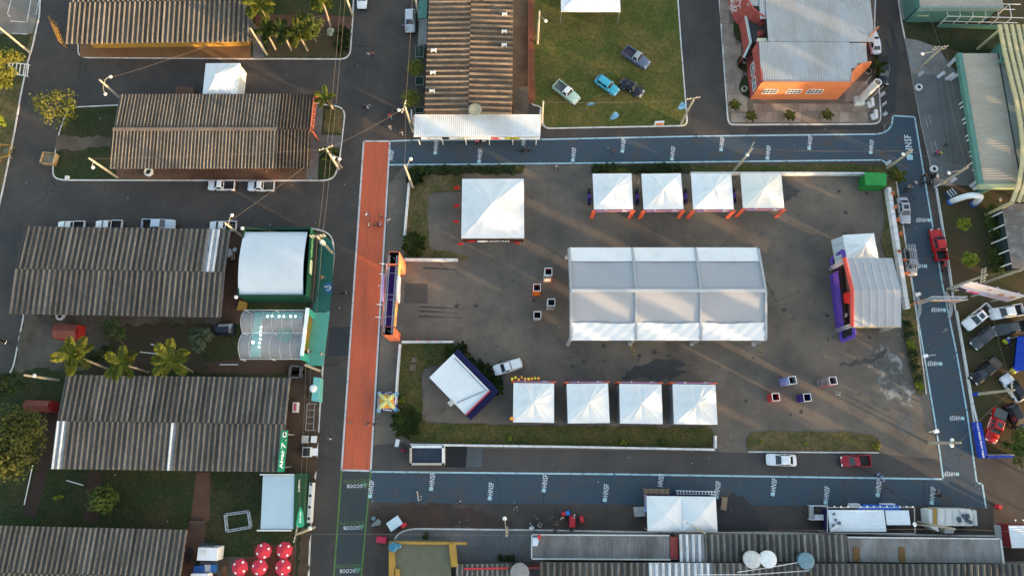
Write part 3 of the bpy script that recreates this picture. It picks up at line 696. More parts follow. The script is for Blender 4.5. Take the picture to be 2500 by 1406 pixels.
# ---------------- orange and red building
t = thing('orange_building', 'orange and red building with pale corrugated roof and curved corner wall', 'building', P(1960, 180)); OB = t
H7 = 5.5
SWt, SEt = P(1859, 203, H7), P(2081, 204, H7)
SWb, SEb = Vector((SWt.x, SWt.y, .1)), Vector((SEt.x, SEt.y, .1))
NWt = P(1848, 104, H7); NWb = Vector((NWt.x, NWt.y, .1))
MB().wall(SWb, SEb, H7 - .1 + .15, .25, z0=.1).build('wall', oran, t)
d = (SEb - SWb)
for (a, b) in ((.10, .29), (.37, .56), (.60, .80)): window(t, SWb, SEb, d.length * (a - .02), d.length * (b - .04) - .2, 2.2, 3.5, 4)
MB().wall(NWb, SWb + (NWb - SWb).normalized() * .02, H7 + .05, .25, z0=.1).build('wall', red_w, t)
L = (SWb - NWb).length
for a, b in ((.30, .56), (.64, .94)): window(t, NWb, SWb, L * a, L * b, 1.9, 3.3, 2, 2)
window(t, NWb, SWb, L * .06, L * .12, 2.6, 3.2, 1, 1, dark); window(t, NWb, SWb, L * .06 + .8, L * .12 + .8, 2.6, 3.2, 1, 1, dark)
# curved corner wall that leans outwards
top = PP([(2081, 203), (2080, 190), (2084, 176), (2094, 164), (2108, 156), (2129, 152)], H7 + .1)
bot = [SEb.lerp(P(2122, 165, .1), k / 5) for k in range(6)]
q = MB(); n = len(top); off = Vector((-.18, .18, 0))
vs = bot + top + [p + off for p in top] + [p + off for p in bot]
q.add(vs, [[i, i + 1, n + i + 1, n + i] for i in range(n - 1)] + [[n + i, n + i + 1, 2 * n + i + 1, 2 * n + i] for i in range(n - 1)] + [[2 * n + i, 2 * n + i + 1, 3 * n + i + 1, 3 * n + i] for i in range(n - 1)] + [[0, n, 2 * n, 3 * n], [n - 1, 4 * n - 1, 3 * n - 1, 2 * n - 1]])
tag(q.build('curved_wall', oran, t, smooth=False), 'curved orange corner wall')
q = MB(); a, b = P(2119, 96, 5.2), P(2142, 72, 5.2); q.hexa([(a.x, a.y, 4.0), (b.x, b.y, 4.0), (b.x - .15, b.y + .15, 4.0), (a.x - .15, a.y + .15, 4.0)], [(a.x, a.y, 5.9), (b.x, b.y, 5.9), (b.x - .15, b.y + .15, 5.9), (a.x - .15, a.y + .15, 5.9)]); q.build('fin', oran, t)
def corr(mb, A, ux, uy, W, D, pitch, amp, m=0, drop=0.0):
    n = int(W / pitch); vs = []; k = 2 * n + 1
    for e in (0, 1):
        for i in range(k): vs.append(A + ux * (W * i / (k - 1)) + uy * (D * e) + Vector((0, 0, amp * (i % 2) + drop * e)))
    return mb.add(vs, [[i, i + 1, k + i + 1, k + i] for i in range(k - 1)], m)
ro = MB(); eE = P(2122, 110, H7)
ux = (SEt - SWt).normalized(); uy = Vector((-ux.y, ux.x, 0))
Dl = (P(1900, 106, H7) - SWt).dot(uy); Wl = (P(2120, 110, H7) - NWt).dot(ux)
# lower roof follows the walls: two corrugated pieces so that the corner stays free
W1 = (P(2082, 180, H7) - SWt).dot(ux)
corr(ro, SWt + uy * .26 + Vector((0, 0, .0)), ux, uy, W1 - .2, Dl - .26, .26, .05, drop=.35)
ro.build('roof', zinc, t); qx = SWt + ux * (W1 - .2)
for (off_, px_, py_, w_) in ((0, 2090, 168, 1.1), (1.1, 2110, 156, 1.7)):
    dd_ = (P(px_, py_, H7) - SWt).dot(uy); ro = MB(); corr(ro, qx + ux * off_ + uy * dd_, ux, uy, w_, Dl - dd_, .26, .05, drop=.22); ro.build('roof', zinc, t)
A = SWt + uy * (Dl + .12) + ux * ((P(1874, 100, H7) - SWt).dot(ux)) + Vector((0, 0, .25)); W2 = (P(2128, 60, H7) - A).dot(ux)
for (a_, b_, w_, d_) in ((0, 0, W2, 14.0), (4.2, -1.02, 1.0, 9.8), (6.6, -2.94, 1.9, 7.4)):
    ro = MB(); corr(ro, A + uy * a_ + ux * b_, ux, uy, w_, d_, .26, .05, drop=.4); ro.build('roof', zinc, t)
MB().beam(SWt + uy * (Dl + .02) + Vector((0, 0, .25)), SWt + uy * (Dl + .02) + ux * (Wl - .5) + Vector((0, 0, .25)), .14, .12).build('gutter', dark, t)
q = MB(); e0 = SEt + uy * Dl; a = P(2128, 106, H7); q.wall((a.x - .6, a.y, 0), (a.x - .6, a.y + 16, 0), 5.2, .25); q.build('wall', red_w, t)
q = MB(); a, b = P(2112, 152, H7), P(2112, 108, H7); q.wall((a.x - .5, a.y, 0), (a.x - .5, b.y, 0), 5.2, .25); q.build('wall', red_w, t)
# red curved west wall
bot = PP([(1776, -60), (1778, 0), (1783, 30), (1794, 54), (1808, 67), (1826, 77)], .1)
top = PP([(1808, -100), (1813, -30), (1822, -2), (1836, 20), (1850, 32), (1868, 42)], 6.0)
q = MB(); n = len(bot); vs = bot + top + [p + Vector((.25, .1, 0)) for p in top]
q.add(vs, [[i + 1, i, n + i, n + i + 1] for i in range(n - 1)] + [[n + i + 1, n + i, 2 * n + i, 2 * n + i + 1] for i in range(n - 1)]); o = q.build('curved_wall', red_w, t); tag(o, 'red curved wall with white line mural')
# mural of looping white lines
q = MB(); g = random.Random(5)
for k in range(16):
    s, h = g.uniform(.3, 2.2), g.uniform(.1, .5)
    def wp(s_, h_):
        i = max(0, min(n - 2, int(s_))); f = s_ - i
        p = bot[i].lerp(bot[i + 1], f).lerp(top[i].lerp(top[i + 1], f), h_)
        return p + Vector((-.03, -.03, .02))
    pts = [wp(s + .22 * math.cos(a), h + .13 * math.sin(a) + .1 * math.sin(a * .5 + k)) for a in [j * .7 for j in range(9)]]
    q.tube(pts, .045, 4)
q.build('mural', letw, o)
# porch roof with gravel, parapet, air conditioners
c = PP([(1823, 24), (1838, 104), (1850, 100), (1868, 92), (1866, 44), (1845, 34)], 3.0)
q = MB(); q.prism(c, 2.7, 3.0); o = q.build('porch_roof', M('gravel', (.10, .10, .10), (.055, .055, .055), sc=3, bs=20, fine=.4), t)
q = MB(); w = PP([(1821, 22), (1836, 104), (1818, 142)], 3.3); q.strip([Vector((p.x, p.y, 0)) for p in w], -.3, .1, 3.0); q.build('wall', red_w, t); q = MB(); q.strip([Vector((p.x, p.y, 0)) for p in w], -.34, 3.0, 3.32); q.build('parapet', flat('parapet_pale', (.48, .55, .52)), t)
for (x, y, s) in [(1859, 54, .62), (1858, 82, .68)]:
    p = P(x, y, 3.6); q = MB(); q.box((p.x, p.y, 3.4), (1.1 * s, 1.3 * s, .8)); q.box((p.x, p.y, 3.83), (.6, .6, .06)); q.build('air_conditioner', red_w, t)
q = MB(); p = P(1862, 98, H7); q.box((p.x, p.y, 5.2), (1.6, .7, .5)); q.build('roof_box', cream, t)
# column sign tower
t = thing('column_tower', 'white cylindrical column on a square base beside the orange building', 'column', P(2094, 254, .12))
b = P(2094, 250); q = MB(); q.box((b.x, b.y, .45), (1.5, 1.5, .7)); q.build('base', white, t)
q = MB(); q.lathe([(.62, .8), (.62, 6.6), (.5, 6.6), (.5, 6.3)], (b.x, b.y, 0), 20); q.build('shaft', M('col_white', (.60, .60, .58), (.5, .48, .45), r=.7), t, smooth=False)
MB().lathe([(.5, 6.2), (.5, 6.32)], (b.x, b.y, 0), 20).build('cap', flat('cap_rust', (.25, .18, .12)), t)
q = MB()
for dx, dy in ((-1.4, .4), (.9, -.6), (-.8, 1.2)): q.beam((b.x + dx, b.y + dy, .1), (b.x + dx, b.y + dy, 6.4), .06)
q.build('flag_pole', steel, t)
for i, (x, y) in enumerate([(2122, 258), (2131, 287)]):
    p = P(x, y, .12); t = thing('bench', 'white angular concrete bench, %s of the two by the column' % ('nearer' if i == 0 else 'farther'), 'bench', p, .3)
    MB().box((0, 0, .25), (.75, 1.0, .4)).build('seat', white, t, world=False); MB().box((.42, .25, .35), (.45, 1.5, .7), -.3).build('backrest', white, t, world=False)
# ---------------- teal pavilion, right
t = thing('pavilion', 'pavilion with teal eave band, pale ribbed roof and paired posts at the right edge', 'building', P(2415, 300))
zt = 5.2
A, B, C2, D2 = P(2400, 450, zt), P(2480, 448, zt), P(2434, 131, zt), P(2347, 131, zt)
uy = (D2 - A).normalized(); ux = Vector((uy.y, -uy.x, 0)); Lr = (D2 - A).length; Wr = (P(2436, 135, zt) - D2).dot(ux)
ro = MB(); corr(ro, A + ux * Wr, uy, -ux, Lr, Wr, .42, .05, drop=.0); ro = ro.build('roof', zinc2, t)
q = MB(); a, b = A - ux * .75, D2 - ux * .75
q.hexa([Vector((p.x, p.y, zt - .5)) for p in (a, A, D2, b)], [Vector((p.x, p.y, zt + .22)) for p in (a, A, D2, b)]); q.build('eave_band', teal, t)
q = MB(); q.hexa([Vector((p.x, p.y, zt - .5)) for p in (a - uy * .7, A + ux * Wr - uy * .7, A + ux * Wr - uy * .02, a - uy * .02)], [Vector((p.x, p.y, zt + .2)) for p in (a - uy * .7, A + ux * Wr - uy * .7, A + ux * Wr - uy * .02, a - uy * .02)]); q.build('eave_band', M('flat_band_pale', (.34, .38, .22), (.28, .33, .2)), t)
ro2 = MB(); corr(ro2, A + ux * (Wr + 5.0) + Vector((0, 0, .1)), uy, -ux, Lr, 4.9, .42, .05); ro2.build('roof', M('zinc_teal', (.20, .24, .22), (.16, .18, .165), r=.6, sc=.3), t)
MB().beam(A + ux * (Wr + .03) + Vector((0, 0, .05)), D2 + ux * (Wr + .03) + Vector((0, 0, .05)), .16, .14).build('gutter', dark, t)
q = MB(); q.wall(A + ux * 2.5, D2 + ux * 2.5, zt - .2, -.2); q.build('wall', teal, t)
for (x, y) in [(2341, 257), (2344, 266), (2349, 295), (2352, 304), (2357, 335), (2360, 345), (2366, 373), (2369, 383), (2375, 417), (2378, 427), (2330, 190)]:
    p = P(x, y); MB().beam((p.x, p.y, .1), (p.x + .0, p.y, zt - .45), .22).build('post', steelw, t)
# cream pergola over it, beam by beam
t = thing('pergola', 'cream curved pergola of long beams over the pavilion at the right edge', 'pergola', P(2480, 300))
zp = 6.6; crm = flat('pergola_cream', (.50, .43, .24), (.42, .36, .2))
curve = [(2437, 60), (2449, 120), (2463, 180), (2478, 240), (2489, 300), (2494, 350), (2493, 400), (2484, 450), (2468, 492)]
for k in range(5):
    q = MB(); pts = [P(x + 15 * k, y, zp) for x, y in curve]
    q.strip(pts, .55, zp - .3, zp); q.build('beam', crm, t)
for (x, y) in [(2443, 84), (2457, 120), (2464, 155), (2473, 188), (2482, 228), (2490, 300), (2492, 380), (2478, 455)]:
    a = P(x, y, zp - .4); MB().beam(a, a + Vector((6, -.3, 0)), .1).build('cross_bar', steelw, t)
for (x, y) in [(2445, 66), (2470, 492)]:
    a = P(x, y, zp); MB().beam((a.x + .4, a.y, .1), (a.x + .4, a.y, zp - .35), .4).build('post', crm, t)
# teal gatehouse block under the pergola
t = thing('gatehouse', 'teal gatehouse block with a pale underside beneath the pergola beams', 'building', P(2470, 118))
c = PP([(2440, 152), (2500, 150), (2510, 100), (2480, 72), (2468, 92)], 5.8)
MB().prism(c, .1, 5.8).build('wall', teal, t)
MB().prism(PP([(2478, 100), (2515, 98), (2515, 78), (2486, 72)], 6.0), 5.81, 6.1).build('roof', flat('teal_lt', (.12, .26, .23)), t)
# top right building
t = thing('teal_hall', 'teal hall with cream ribbed roof cut off by the top right edge', 'building', P(2340, 20))
zz = 4.6; A, B = P(2246, 17, zz), P(2450, 17, zz); ux = (B - A).normalized(); uy = Vector((-ux.y, ux.x, 0))
q = MB(); corr(q, A, ux, uy, (B - A).length, 12, .3, .05, drop=.2); q.build('roof', zinc2, t)
q = MB(); q.hexa([Vector((p.x, p.y, zz - .9)) for p in (A - uy * .25, B - uy * .25, B - uy * .02, A - uy * .02)], [Vector((p.x, p.y, zz + .15)) for p in (A - uy * .25, B - uy * .25, B - uy * .02, A - uy * .02)]); q.build('eave_band', flat('teal_pale', (.20, .29, .28), (.16, .24, .23)), t)
MB().wall(A + uy * .1, B + uy * .1, zz - .9, .2).build('wall', teal, t); MB().wall(A + uy * 12, A, zz - .1, .2).build('wall', teal, t); MB().wall(B, B + uy * 12, zz - .1, .2).build('wall', dark, t)
for k in range(10): q = MB(); q.box((A.x + 1.1 + k * .2, A.y + .05, 2.0), (.13, .03, .3)); q.build('print', cream, t)
t = thing('pergola', 'white tube frame pergola over a low teal wall at the top right', 'pergola', P(2380, 60))
c = PP([(2287, 66), (2478, 56), (2480, 44), (2300, 42)], 3.0)
lo = MB(); bs = [P(2290, 69), P(2440, 74)]; lo.wall(bs[0], bs[1], 1.0, .25); lo.build('wall', teal, t)
g0, g1 = P(2288, 66), P(2440, 70)
fr = []
for k in range(6):
    a = g0.lerp(g1, k / 5); q = MB(); b = a + Vector((0, 2.6, 0))
    for s in (a, b): q.beam((s.x, s.y, .1), (s.x, s.y, 3.0), .09)
    q.beam((a.x, a.y, 3), (b.x, b.y, 3), .09); q.build('frame', steelw, t); fr.append((a, b))
q = MB()
for j in (0, 1):
    for z in (3.0, 1.6): q.beam(fr[0][j] + Vector((0, 0, z)), fr[-1][j] + Vector((2, 0, z)), .09)
q.build('rail', steelw, t)
# small right building with slanting posts
t = thing('kiosk_building', 'small building with grey brown ribbed roof and white posts, right edge beside hedge', 'building', P(2480, 580))
zz = 4.0; A, D2 = P(2473, 654, zz), P(2446, 497, zz); uy = (D2 - A).normalized(); ux = Vector((uy.y, -uy.x, 0)); Lr = (D2 - A).length
q = MB(); corr(q, A + ux * 6, uy, -ux, Lr, 6, .3, .05, drop=-.2); q.build('roof', M('fibre_kiosk', (.15, .13, .115), (.30, .28, .26), r=.9, sc=.5, lo=.5, hi=.7), t)
MB().wall(A + ux * 1.0, D2 + ux * 1.0, zz - .3, -.2).build('wall', flat('wall_dk', (.03, .05, .05)), t)
for k in range(5):
    p = A.lerp(D2, (k + .4) / 5); MB().beam((p.x + .15, p.y, .1), (p.x + .15, p.y, zz - .25), .18).build('post', steelw, t)
# ------------------------------------------------------------------ bottom row of buildings
def flatroof(name, label, pts, z, kind, m, n, wallm=None, sp=None, drop=.25, cat='building', hwall=None):
    """pts: SW, SE, NE, NW pixels of the roof; sheets run south to north"""
    A, B, C_, D_ = PP(pts, z)
    ux = (B - A).normalized(); uy = Vector((-ux.y, ux.x, 0)); W = (B - A).length; D = (D_ - A).dot(uy)
    b = A + ux * W / 2 + uy * D / 2; b.z = .1
    t = thing(name, label, cat, b)
    q = MB(); q.beam(A + Vector((0, 0, -.08)), B + Vector((0, 0, -.08)), .1)
    ro = q.build('roof', steel, t)
    if kind == 'corr': q = MB(); corr(q, A, ux, uy, W, D, .32, .05, drop=drop); q.build('sheeting', m, ro)
    else: slope(ro, A, ux, uy * D + Vector((0, 0, drop)), W, math.hypot(D, drop), n, m, kind, sp)
    i = .3; wallm = wallm or conc
    cs = [A + ux * i + uy * i, A + ux * (W - i) + uy * i, A + ux * (W - i) + uy * (D - i), A + ux * i + uy * (D - i)]
    for k in range(4):
        a, e = cs[k], cs[(k + 1) % 4]; d = (e - a).normalized() * .21
        MB().wall(a + (d if k % 2 else d * 0), e - (d if k % 2 else d * 0), (z if k < 3 else z) - .3, .2, z0=.1).build('wall', wallm, t)
    return t, A, ux, uy, W, D
b1 = flatroof('shop_building', 'shop with grey corrugated roof framed in white, right of the yellow court', [(1299, 1362), (1636, 1364), (1634, 1308), (1299, 1306)], 3.6, 'corr', zinc3, 0)
q = MB(); A, ux, uy, W, D = b1[1:]
for a, b in ((A - uy * .05, A + ux * W - uy * .05), (A + uy * (D + .1), A + ux * W + uy * (D + .1)), (A - ux * .06, A - ux * .06 + uy * D)): q.beam(a + Vector((0, 0, .1)), b + Vector((0, 0, .1 + (.0))), .16, .3)
q.build('parapet', flat('parapet_grey', (.5, .5, .49)), b1[0])
q = MB(); c = PP([(1300, 1332), (1312, 1332), (1318, 1310), (1300, 1312)], 4.0); q.hexa([p + Vector((0, 0, -.1)) for p in c], c); q.build('tarpaulin', cloth('pale_blue', (.6, .68, .75)), b1[0])
b2 = flatroof('annex_building', 'narrow red roofed annex between the grey roof and the white sheets', [(1637, 1364), (1657, 1364), (1655, 1309), (1634, 1309)], 3.7, 'corr', M('zinc_red', (.22, .035, .03), (.15, .03, .028), r=.6, sc=.4), 0)
b3 = flatroof('workshop_building', 'workshop with broad grey ribbed roof whose left sheets are white', [(1660, 1370), (2070, 1371), (2066, 1304), (1658, 1302)], 3.9, 'channel', fib_gr, 27, sp=[(0, 4, fib_wh), (8, 10, fib_dk)], drop=.3)
b4 = flatroof('shop_building', 'shop with pale corrugated roof and two amber skylight strips, bottom right', [(2072, 1370), (2446, 1374), (2438, 1316), (2068, 1312)], 3.5, 'corr', M('zinc_mid', (.26, .26, .25), (.16, .145, .13), r=.7, sc=.4, pos=(1, .4, 1)), 0)
A, ux, uy, W, D = b4[1:]
for px in (2083, 2194):
    a = P(px, 1369, 3.5); q = MB(); corr(q, Vector((a.x, A.y + .02, 3.58)), ux, uy, .95, D * .62, .3, .05, drop=.16); q.build('skylight', M('amber_sheet', (.17, .085, .022), (.12, .06, .018), r=.5, sc=.8), b4[0])
q = MB()
for a, b in ((A + uy * (D + .1), A + ux * W + uy * (D + .1)), (A + ux * (W + .08), A + ux * (W + .08) + uy * D)): q.beam(a + Vector((0, 0, .25)), b + Vector((0, 0, .25)), .16, .3)
q.build('parapet', flat('parapet_grey', (.5, .5, .49)), b4[0])
b5 = flatroof('hall_building', 'long dark ribbed roof running along the bottom edge of the picture', [(1318, 1500), (2640, 1506), (2640, 1377), (1322, 1368)], 3.6, 'channel', fib_dk, 84, sp=[(17, 27, fib_wh), (27, 36, fib_gr)], drop=1.0)
b6 = flatroof('shed_building', 'small shed with streaky pale ribbed roof beside the yellow court', [(1112, 1480), (1248, 1480), (1246, 1377), (1113, 1375)], 3.0, 'channel', fib_gr, 11, drop=.2)
q = MB(); q.beam(P(1132, 1388, 3.45), P(1242, 1386, 3.45), .25, .1); q.build('red_bar', paint('bar_red', (.5, .04, .04)), b6[0])
t = thing('wall_frame', 'red framed yard wall between the pale shed and the long roof', 'wall', P(1280, 1380))
q = MB(); q.strip(PP([(1247, 1376), (1320, 1380), (1320, 1420)]), .2, .1, 3.0); q.build('wall', red_w, t)
q = MB(); q.strip(PP([(1126, 1372), (1300, 1374)]), .25, .1, 2.4); q.build('parapet', flat('wall_black', (.05, .05, .05)), t)
# tanks
def tank(px, py, z0, r, h, m, label, lid=None):
    c = P(px, py, z0 + h); t = thing('water_tank', label, 'water tank', (c.x, c.y, z0))
    MB().lathe([(r * .9, z0), (r, z0 + h * .7), (r * 1.02, z0 + h * .72), (r * .98, z0 + h * .85)], (c.x, c.y, 0), 20).build('body', m, t, smooth=False)
    MB().lathe([(r * 1.03, z0 + h * .85), (r * 1.03, z0 + h * .9), (r * .7, z0 + h * .97), (r * .15, z0 + h)], (c.x, c.y, 0), 20).build('lid', lid or m, t)
    for k in range(4):
        a = k * math.pi / 2 + .4; MB().beam((c.x + .2 * math.cos(a), c.y + .2 * math.sin(a), z0 + h), (c.x + r * math.cos(a), c.y + r * math.sin(a), z0 + h * .92), .06, .04).build('rib', lid or m, t)
    q = MB(); q.box((c.x, c.y, z0 - .45), (r * 1.6, r * 1.6, .9)); q.build('stand', dark, t)
tw = M('tank_white', (.62, .61, .59), (.45, .43, .40), r=.6, sc=1.5, fine=.1)
tank(1838, 1366, 4.9, 1.15, 1.1, tw, 'dirty white water tank, left one of the pair on the ribbed roof')
tank(1877, 1365, 4.9, 1.12, 1.1, M('tank_white2', (.68, .67, .65), None, r=.5, sc=1), 'clean white water tank, right one of the pair on the ribbed roof')
tank(1970, 1369, 4.9, 1.08, 1.2, M('tank_blue', (.05, .14, .20), (.10, .20, .24), r=.4, sc=1), 'blue open water tank with pipes on the ribbed roof', M('tank_bluelid', (.18, .27, .31), (.12, .20, .24), r=.4))
tank(1269, 1398, 3.0, 1.3, 1.2, M('tank_old', (.30, .28, .26), (.22, .20, .19), r=.7), 'old grey water tank in the red framed yard at the bottom edge')
q = MB(); q.tube([P(1800, 1396, 5.2), P(1880, 1384, 5.2), P(1955, 1371, 5.6)], .05); q.tube([P(1700, 1402, 5.2), P(1830, 1402, 5.2), P(1975, 1392, 5.2), P(1975, 1376, 5.6)], .05)
q.single('water_pipe', steelw, 'pale pipes running over the ribbed roof to the blue tank', 'pipe', P(1850, 1395, 5.1))
# yellow court
t = thing('court_wall', 'low building top of olive floor with yellow parapets at the bottom', 'building', P(1040, 1370))
z = 3.2
c = PP([(948, 1480), (1105, 1480), (1100, 1378), (1098, 1324), (955, 1322)], z)
MB().prism(c, .1, z).build('roof_deck', M('olive_floor', (.130, .128, .085), (.105, .104, .072), r=.95, sc=.3, fine=.08), t)
for pts in ([(950, 1480), (968, 1480), (964, 1344), (960, 1342), (955, 1322), (950, 1322)], [(966, 1480), (978, 1480), (976, 1388), (963, 1386)]):
    MB().prism(PP(pts, z + .01), z + .004, z + .25).build('parapet', yel, t)
q = MB(); q.strip(PP([(1140, 1323), (950, 1321)], z + .3), .35, z + .001, z + .3); q.build('parapet', yel, t)
MB().prism(PP([(1096, 1325), (1113, 1325), (1118, 1382), (1102, 1382)], z), z + .002, z + .4).build('parapet', yel, t)
q = MB(); p = P(960, 1335, z + .6); q.blob((p.x, p.y, z + .55), (.75, .4, .3)); q.blob((p.x + .8, p.y + .15, z + .5), (.4, .3, .25)); q.single('tarpaulin_bundle', paint('tarp_blue', (.03, .16, .26)), 'blue tarpaulin bundle on the corner of the yellow parapet', 'tarpaulin', (p.x, p.y, z + .25), smooth=True)

# ------------------------------------------------------------------ tents
twhite = M('tent_white', (.72, .72, .71), (.62, .62, .615), r=.6, sc=.5, fine=.04, lo=.45, hi=.75, rn=.04, spec=.25)
def canopy_mesh(mb, W, D, ze, pk, e=1.6, n=16, fold=.12):
    """pleated pyramid: rings round the peak, each a square"""
    per = []; g = random.Random(int(W * 1000) + len(MATS) + len(bpy.data.objects)); ff = [g.uniform(.3, 1.7) for _ in range(32)]
    for a, b in (((-1, -1), (1, -1)), ((1, -1), (1, 1)), ((1, 1), (-1, 1)), ((-1, 1), (-1, -1))):
        for k in range(8): f = k / 8; per.append((a[0] + (b[0] - a[0]) * f, a[1] + (b[1] - a[1]) * f))
    m = len(per); nr = 9; vs = [(0, 0, ze + pk)]
    for j in range(1, nr + 1):
        r = j / nr
        for i, (x, y) in enumerate(per):
            w = ff[i] * fold * (1 if i % 4 == 2 else (-1 if i % 4 == 0 and i % 8 else 0)) * r * (1 - r) * 3
            vs.append((x * r * W / 2, y * r * D / 2, ze + pk * (1 - r) ** e + w))
    fs = [[0, 1 + i, 1 + (i + 1) % m] for i in range(m)]
    for j in range(nr - 1):
        for i in range(m): a, b = 1 + j * m + i, 1 + j * m + (i + 1) % m; fs.append([a, a + m, b + m, b])
    mb.add(vs, fs); rv = vs[1 + (nr - 1) * m:]
    mb.add(rv + [(v[0], v[1], ze - .28) for v in rv], [[m + i, m + (i + 1) % m, (i + 1) % m, i] for i in range(m)])
    return mb
def tent(px0, py0, px1, py1, ze, pk, label, group=None, m=None, n=16, e=1.6, legm=None, rz=0):
    """pixel box of the canopy edge"""
    a, b = P(px0, py1, ze), P(px1, py0, ze)
    c = (a + b) / 2; W, D = b.x - a.x, b.y - a.y
    t = thing('tent', label, 'tent', (c.x, c.y, .004), rz + rnd.uniform(-.018, .018), group)
    canopy_mesh(MB(), W, D, ze, pk, e, n).build('canopy', m or twhite, t, world=False, smooth=False)
    for i, (sx, sy) in enumerate(((-1, -1), (1, -1), (1, 1), (-1, 1))):
        MB().beam((sx * (W / 2 - .08), sy * (D / 2 - .08), 0), (sx * (W / 2 - .08), sy * (D / 2 - .08), ze - .05), .08).build('leg', legm or steel, t, world=False)
    q = MB()
    for s in (-1, 1): q.beam((-W / 2 + .15, s * (D / 2 - .12), ze - .15), (W / 2 - .15, s * (D / 2 - .12), ze - .15), .07); q.beam((s * (W / 2 - .12), -D / 2 + .15, ze - .15), (s * (W / 2 - .12), D / 2 - .15, ze - .15), .07)
    q.build('frame', steel, t, world=False)
    return t, W, D
coral = cloth('coral', (.72, .13, .07)); lilac = cloth('lilac', (.36, .24, .52)); purple = cloth('purple', (.10, .05, .30)); navy = cloth('navy', (.012, .014, .06))
def portal(t, W, D, ze, side, h=.45):
    """printed fascia with two broad legs on the front of a tent; side -1 = south"""
    y = side * (D / 2 + .22)
    q = MB(); q.box((0, y, ze - .25), (W - .9, .1, h)); fo = q.build('fascia', cloth('fascia_pink', (.68, .20, .20), (.42, .18, .45)), t, world=False)
    for s in (-1, 1):
        q = MB(); q.box((s * (W / 2 + .0), y, ze / 2 - .02), (.62, .14, ze - .02)); q.build('banner_leg', coral, t, world=False)
    q = MB(); q.box((W * .28, y + side * .07, ze - .22), (.9, .03, .3)); q.build('emblem', cloth('emblem_white', (.75, .7, .68)), fo, world=False)
    q = MB(); q.box((-W * .33, y + side * .07, ze - .25), (W * .2, .02, .42)); q.build('print', lilac, fo, world=False)
    for k in range(7): q = MB(); q.box((-W * .18 + k * .26, y + side * .07, ze - .40), (.14, .02, .12)); q.build('print', cloth('emblem_white'), fo, world=False)
    q = MB(); q.beam((-W * .22, y, ze), (-W * .22, y + side * .05, ze + .55), .09); q.beam((W * .25, y, ze), (W * .25, y + side * .05, ze + .5), .09); q.build('flag_stub', twhite, t, world=False)
ords = ['leftmost', 'second from left', 'third from left', 'rightmost']
for i, x in enumerate([1450, 1571, 1693, 1815]):
    t, W, D = tent(x, 424, x + 92, 511 - (i == 3) * 3, 3.7, 1.35, 'white pyramid tent with coral front legs, %s of the upper row' % ords[i], 'stall tents of the upper row', m=(M('tent_cream', (.76, .72, .64), (.70, .67, .62), r=.6, sc=.35, fine=.03) if i == 3 else None))
    portal(t, W, D, 3.7, -1)
    for k in range(3):  # goods stored along the side
        q = MB(); q.box((-W / 2 - .3, -.6 + k * .9, .5), (.4, .7, 1.0)); q.build('side_panel', [navy, purple, dark][k], t, world=False)
for i, x in enumerate([1253, 1386, 1515, 1647]):
    t, W, D = tent(x, 935 + i, x + 99, 1031 + i * 1.5, 3.7, 1.35, 'white pyramid tent with coral front edge, %s of the lower row' % ords[i], 'stall tents of the lower row')
    portal(t, W, D, 3.7, 1)
    q = MB(); q.box((0, -D / 2 + .1, 1.6), (W - .2, .05, 3.1)); q.build('back_wall', navy, t, world=False)
    for s in (-1, 1): q = MB(); q.box((s * (W / 2 - .05), 0, 1.6), (.04, D - .3, 3.1)); q.build('side_wall', cloth('grey_wall', (.2, .21, .23)), t, world=False)
# big square tent with the red board
t, W, D = tent(1126, 437, 1279, 581, 4.0, 2.3, 'large square white tent with dark lettered board, upper left of car park', n=22, e=1.5)
q = MB(); q.box((0, -D / 2 - .05, 2.6), (W - .1, .12, 1.0)); bo = q.build('sign_board', cloth('board_brown', (.05, .02, .015), (.10, .025, .018)), t, world=False)
def on(t, mt): return wm(t) @ mt
lettering('UNIPAM', flat('sign_white', (.8, .79, .76)), on(t, frame((W * .08, -D / 2 - .14, 2.65), (1, 0, 0), (0, 0, 1))), 3.6, .62, bo, bold=.06)
q = MB(); q.lathe([(.9, 0), (.9, .03)], n=20); me = q.mesh('emblem', flat('sign_white')); inst('emblem', me, on(t, frame((-W * .17, -D / 2 - .13, 2.62), (1, 0, 0), (0, 0, 1)) @ Matrix.Diagonal((1, .45, 1, 1))), bo)
q = MB(); q.lathe([(.6, 0), (.6, .03)], n=6); inst('emblem', q.mesh('emblem', cloth('flag_red', (.6, .03, .03))), on(t, frame((-W * .35, -D / 2 - .13, 2.62), (1, 0, 0), (0, 0, 1)) @ Matrix.Diagonal((1.2, .6, 1, 1))), bo)
# white tent on the lawn (cut by the top), tent behind second shed
t, W, D = tent(1370, -95, 1510, 28, 3.6, 1.6, 'white tent on the lawn, cut off by the top edge')
t, W, D = tent(493, 155, 586, 242, 3.3, 2.0, 'small white tent standing behind the second shed')
q = MB(); q.box((0, W * 0 + .05, 1.6), (W - .2, D - .2, 3.0)); q.build('side_wall', twhite, t, world=False)
c = P(450, 222, 2.2); q = MB(); q.prism(PP([(428, 235), (472, 235), (472, 213), (430, 213)], 2.3), .1, 2.3); q.single('red_hut', [path], 'small brick red hut roof between the second shed and the small tent', 'hut', (c.x, c.y, .1))
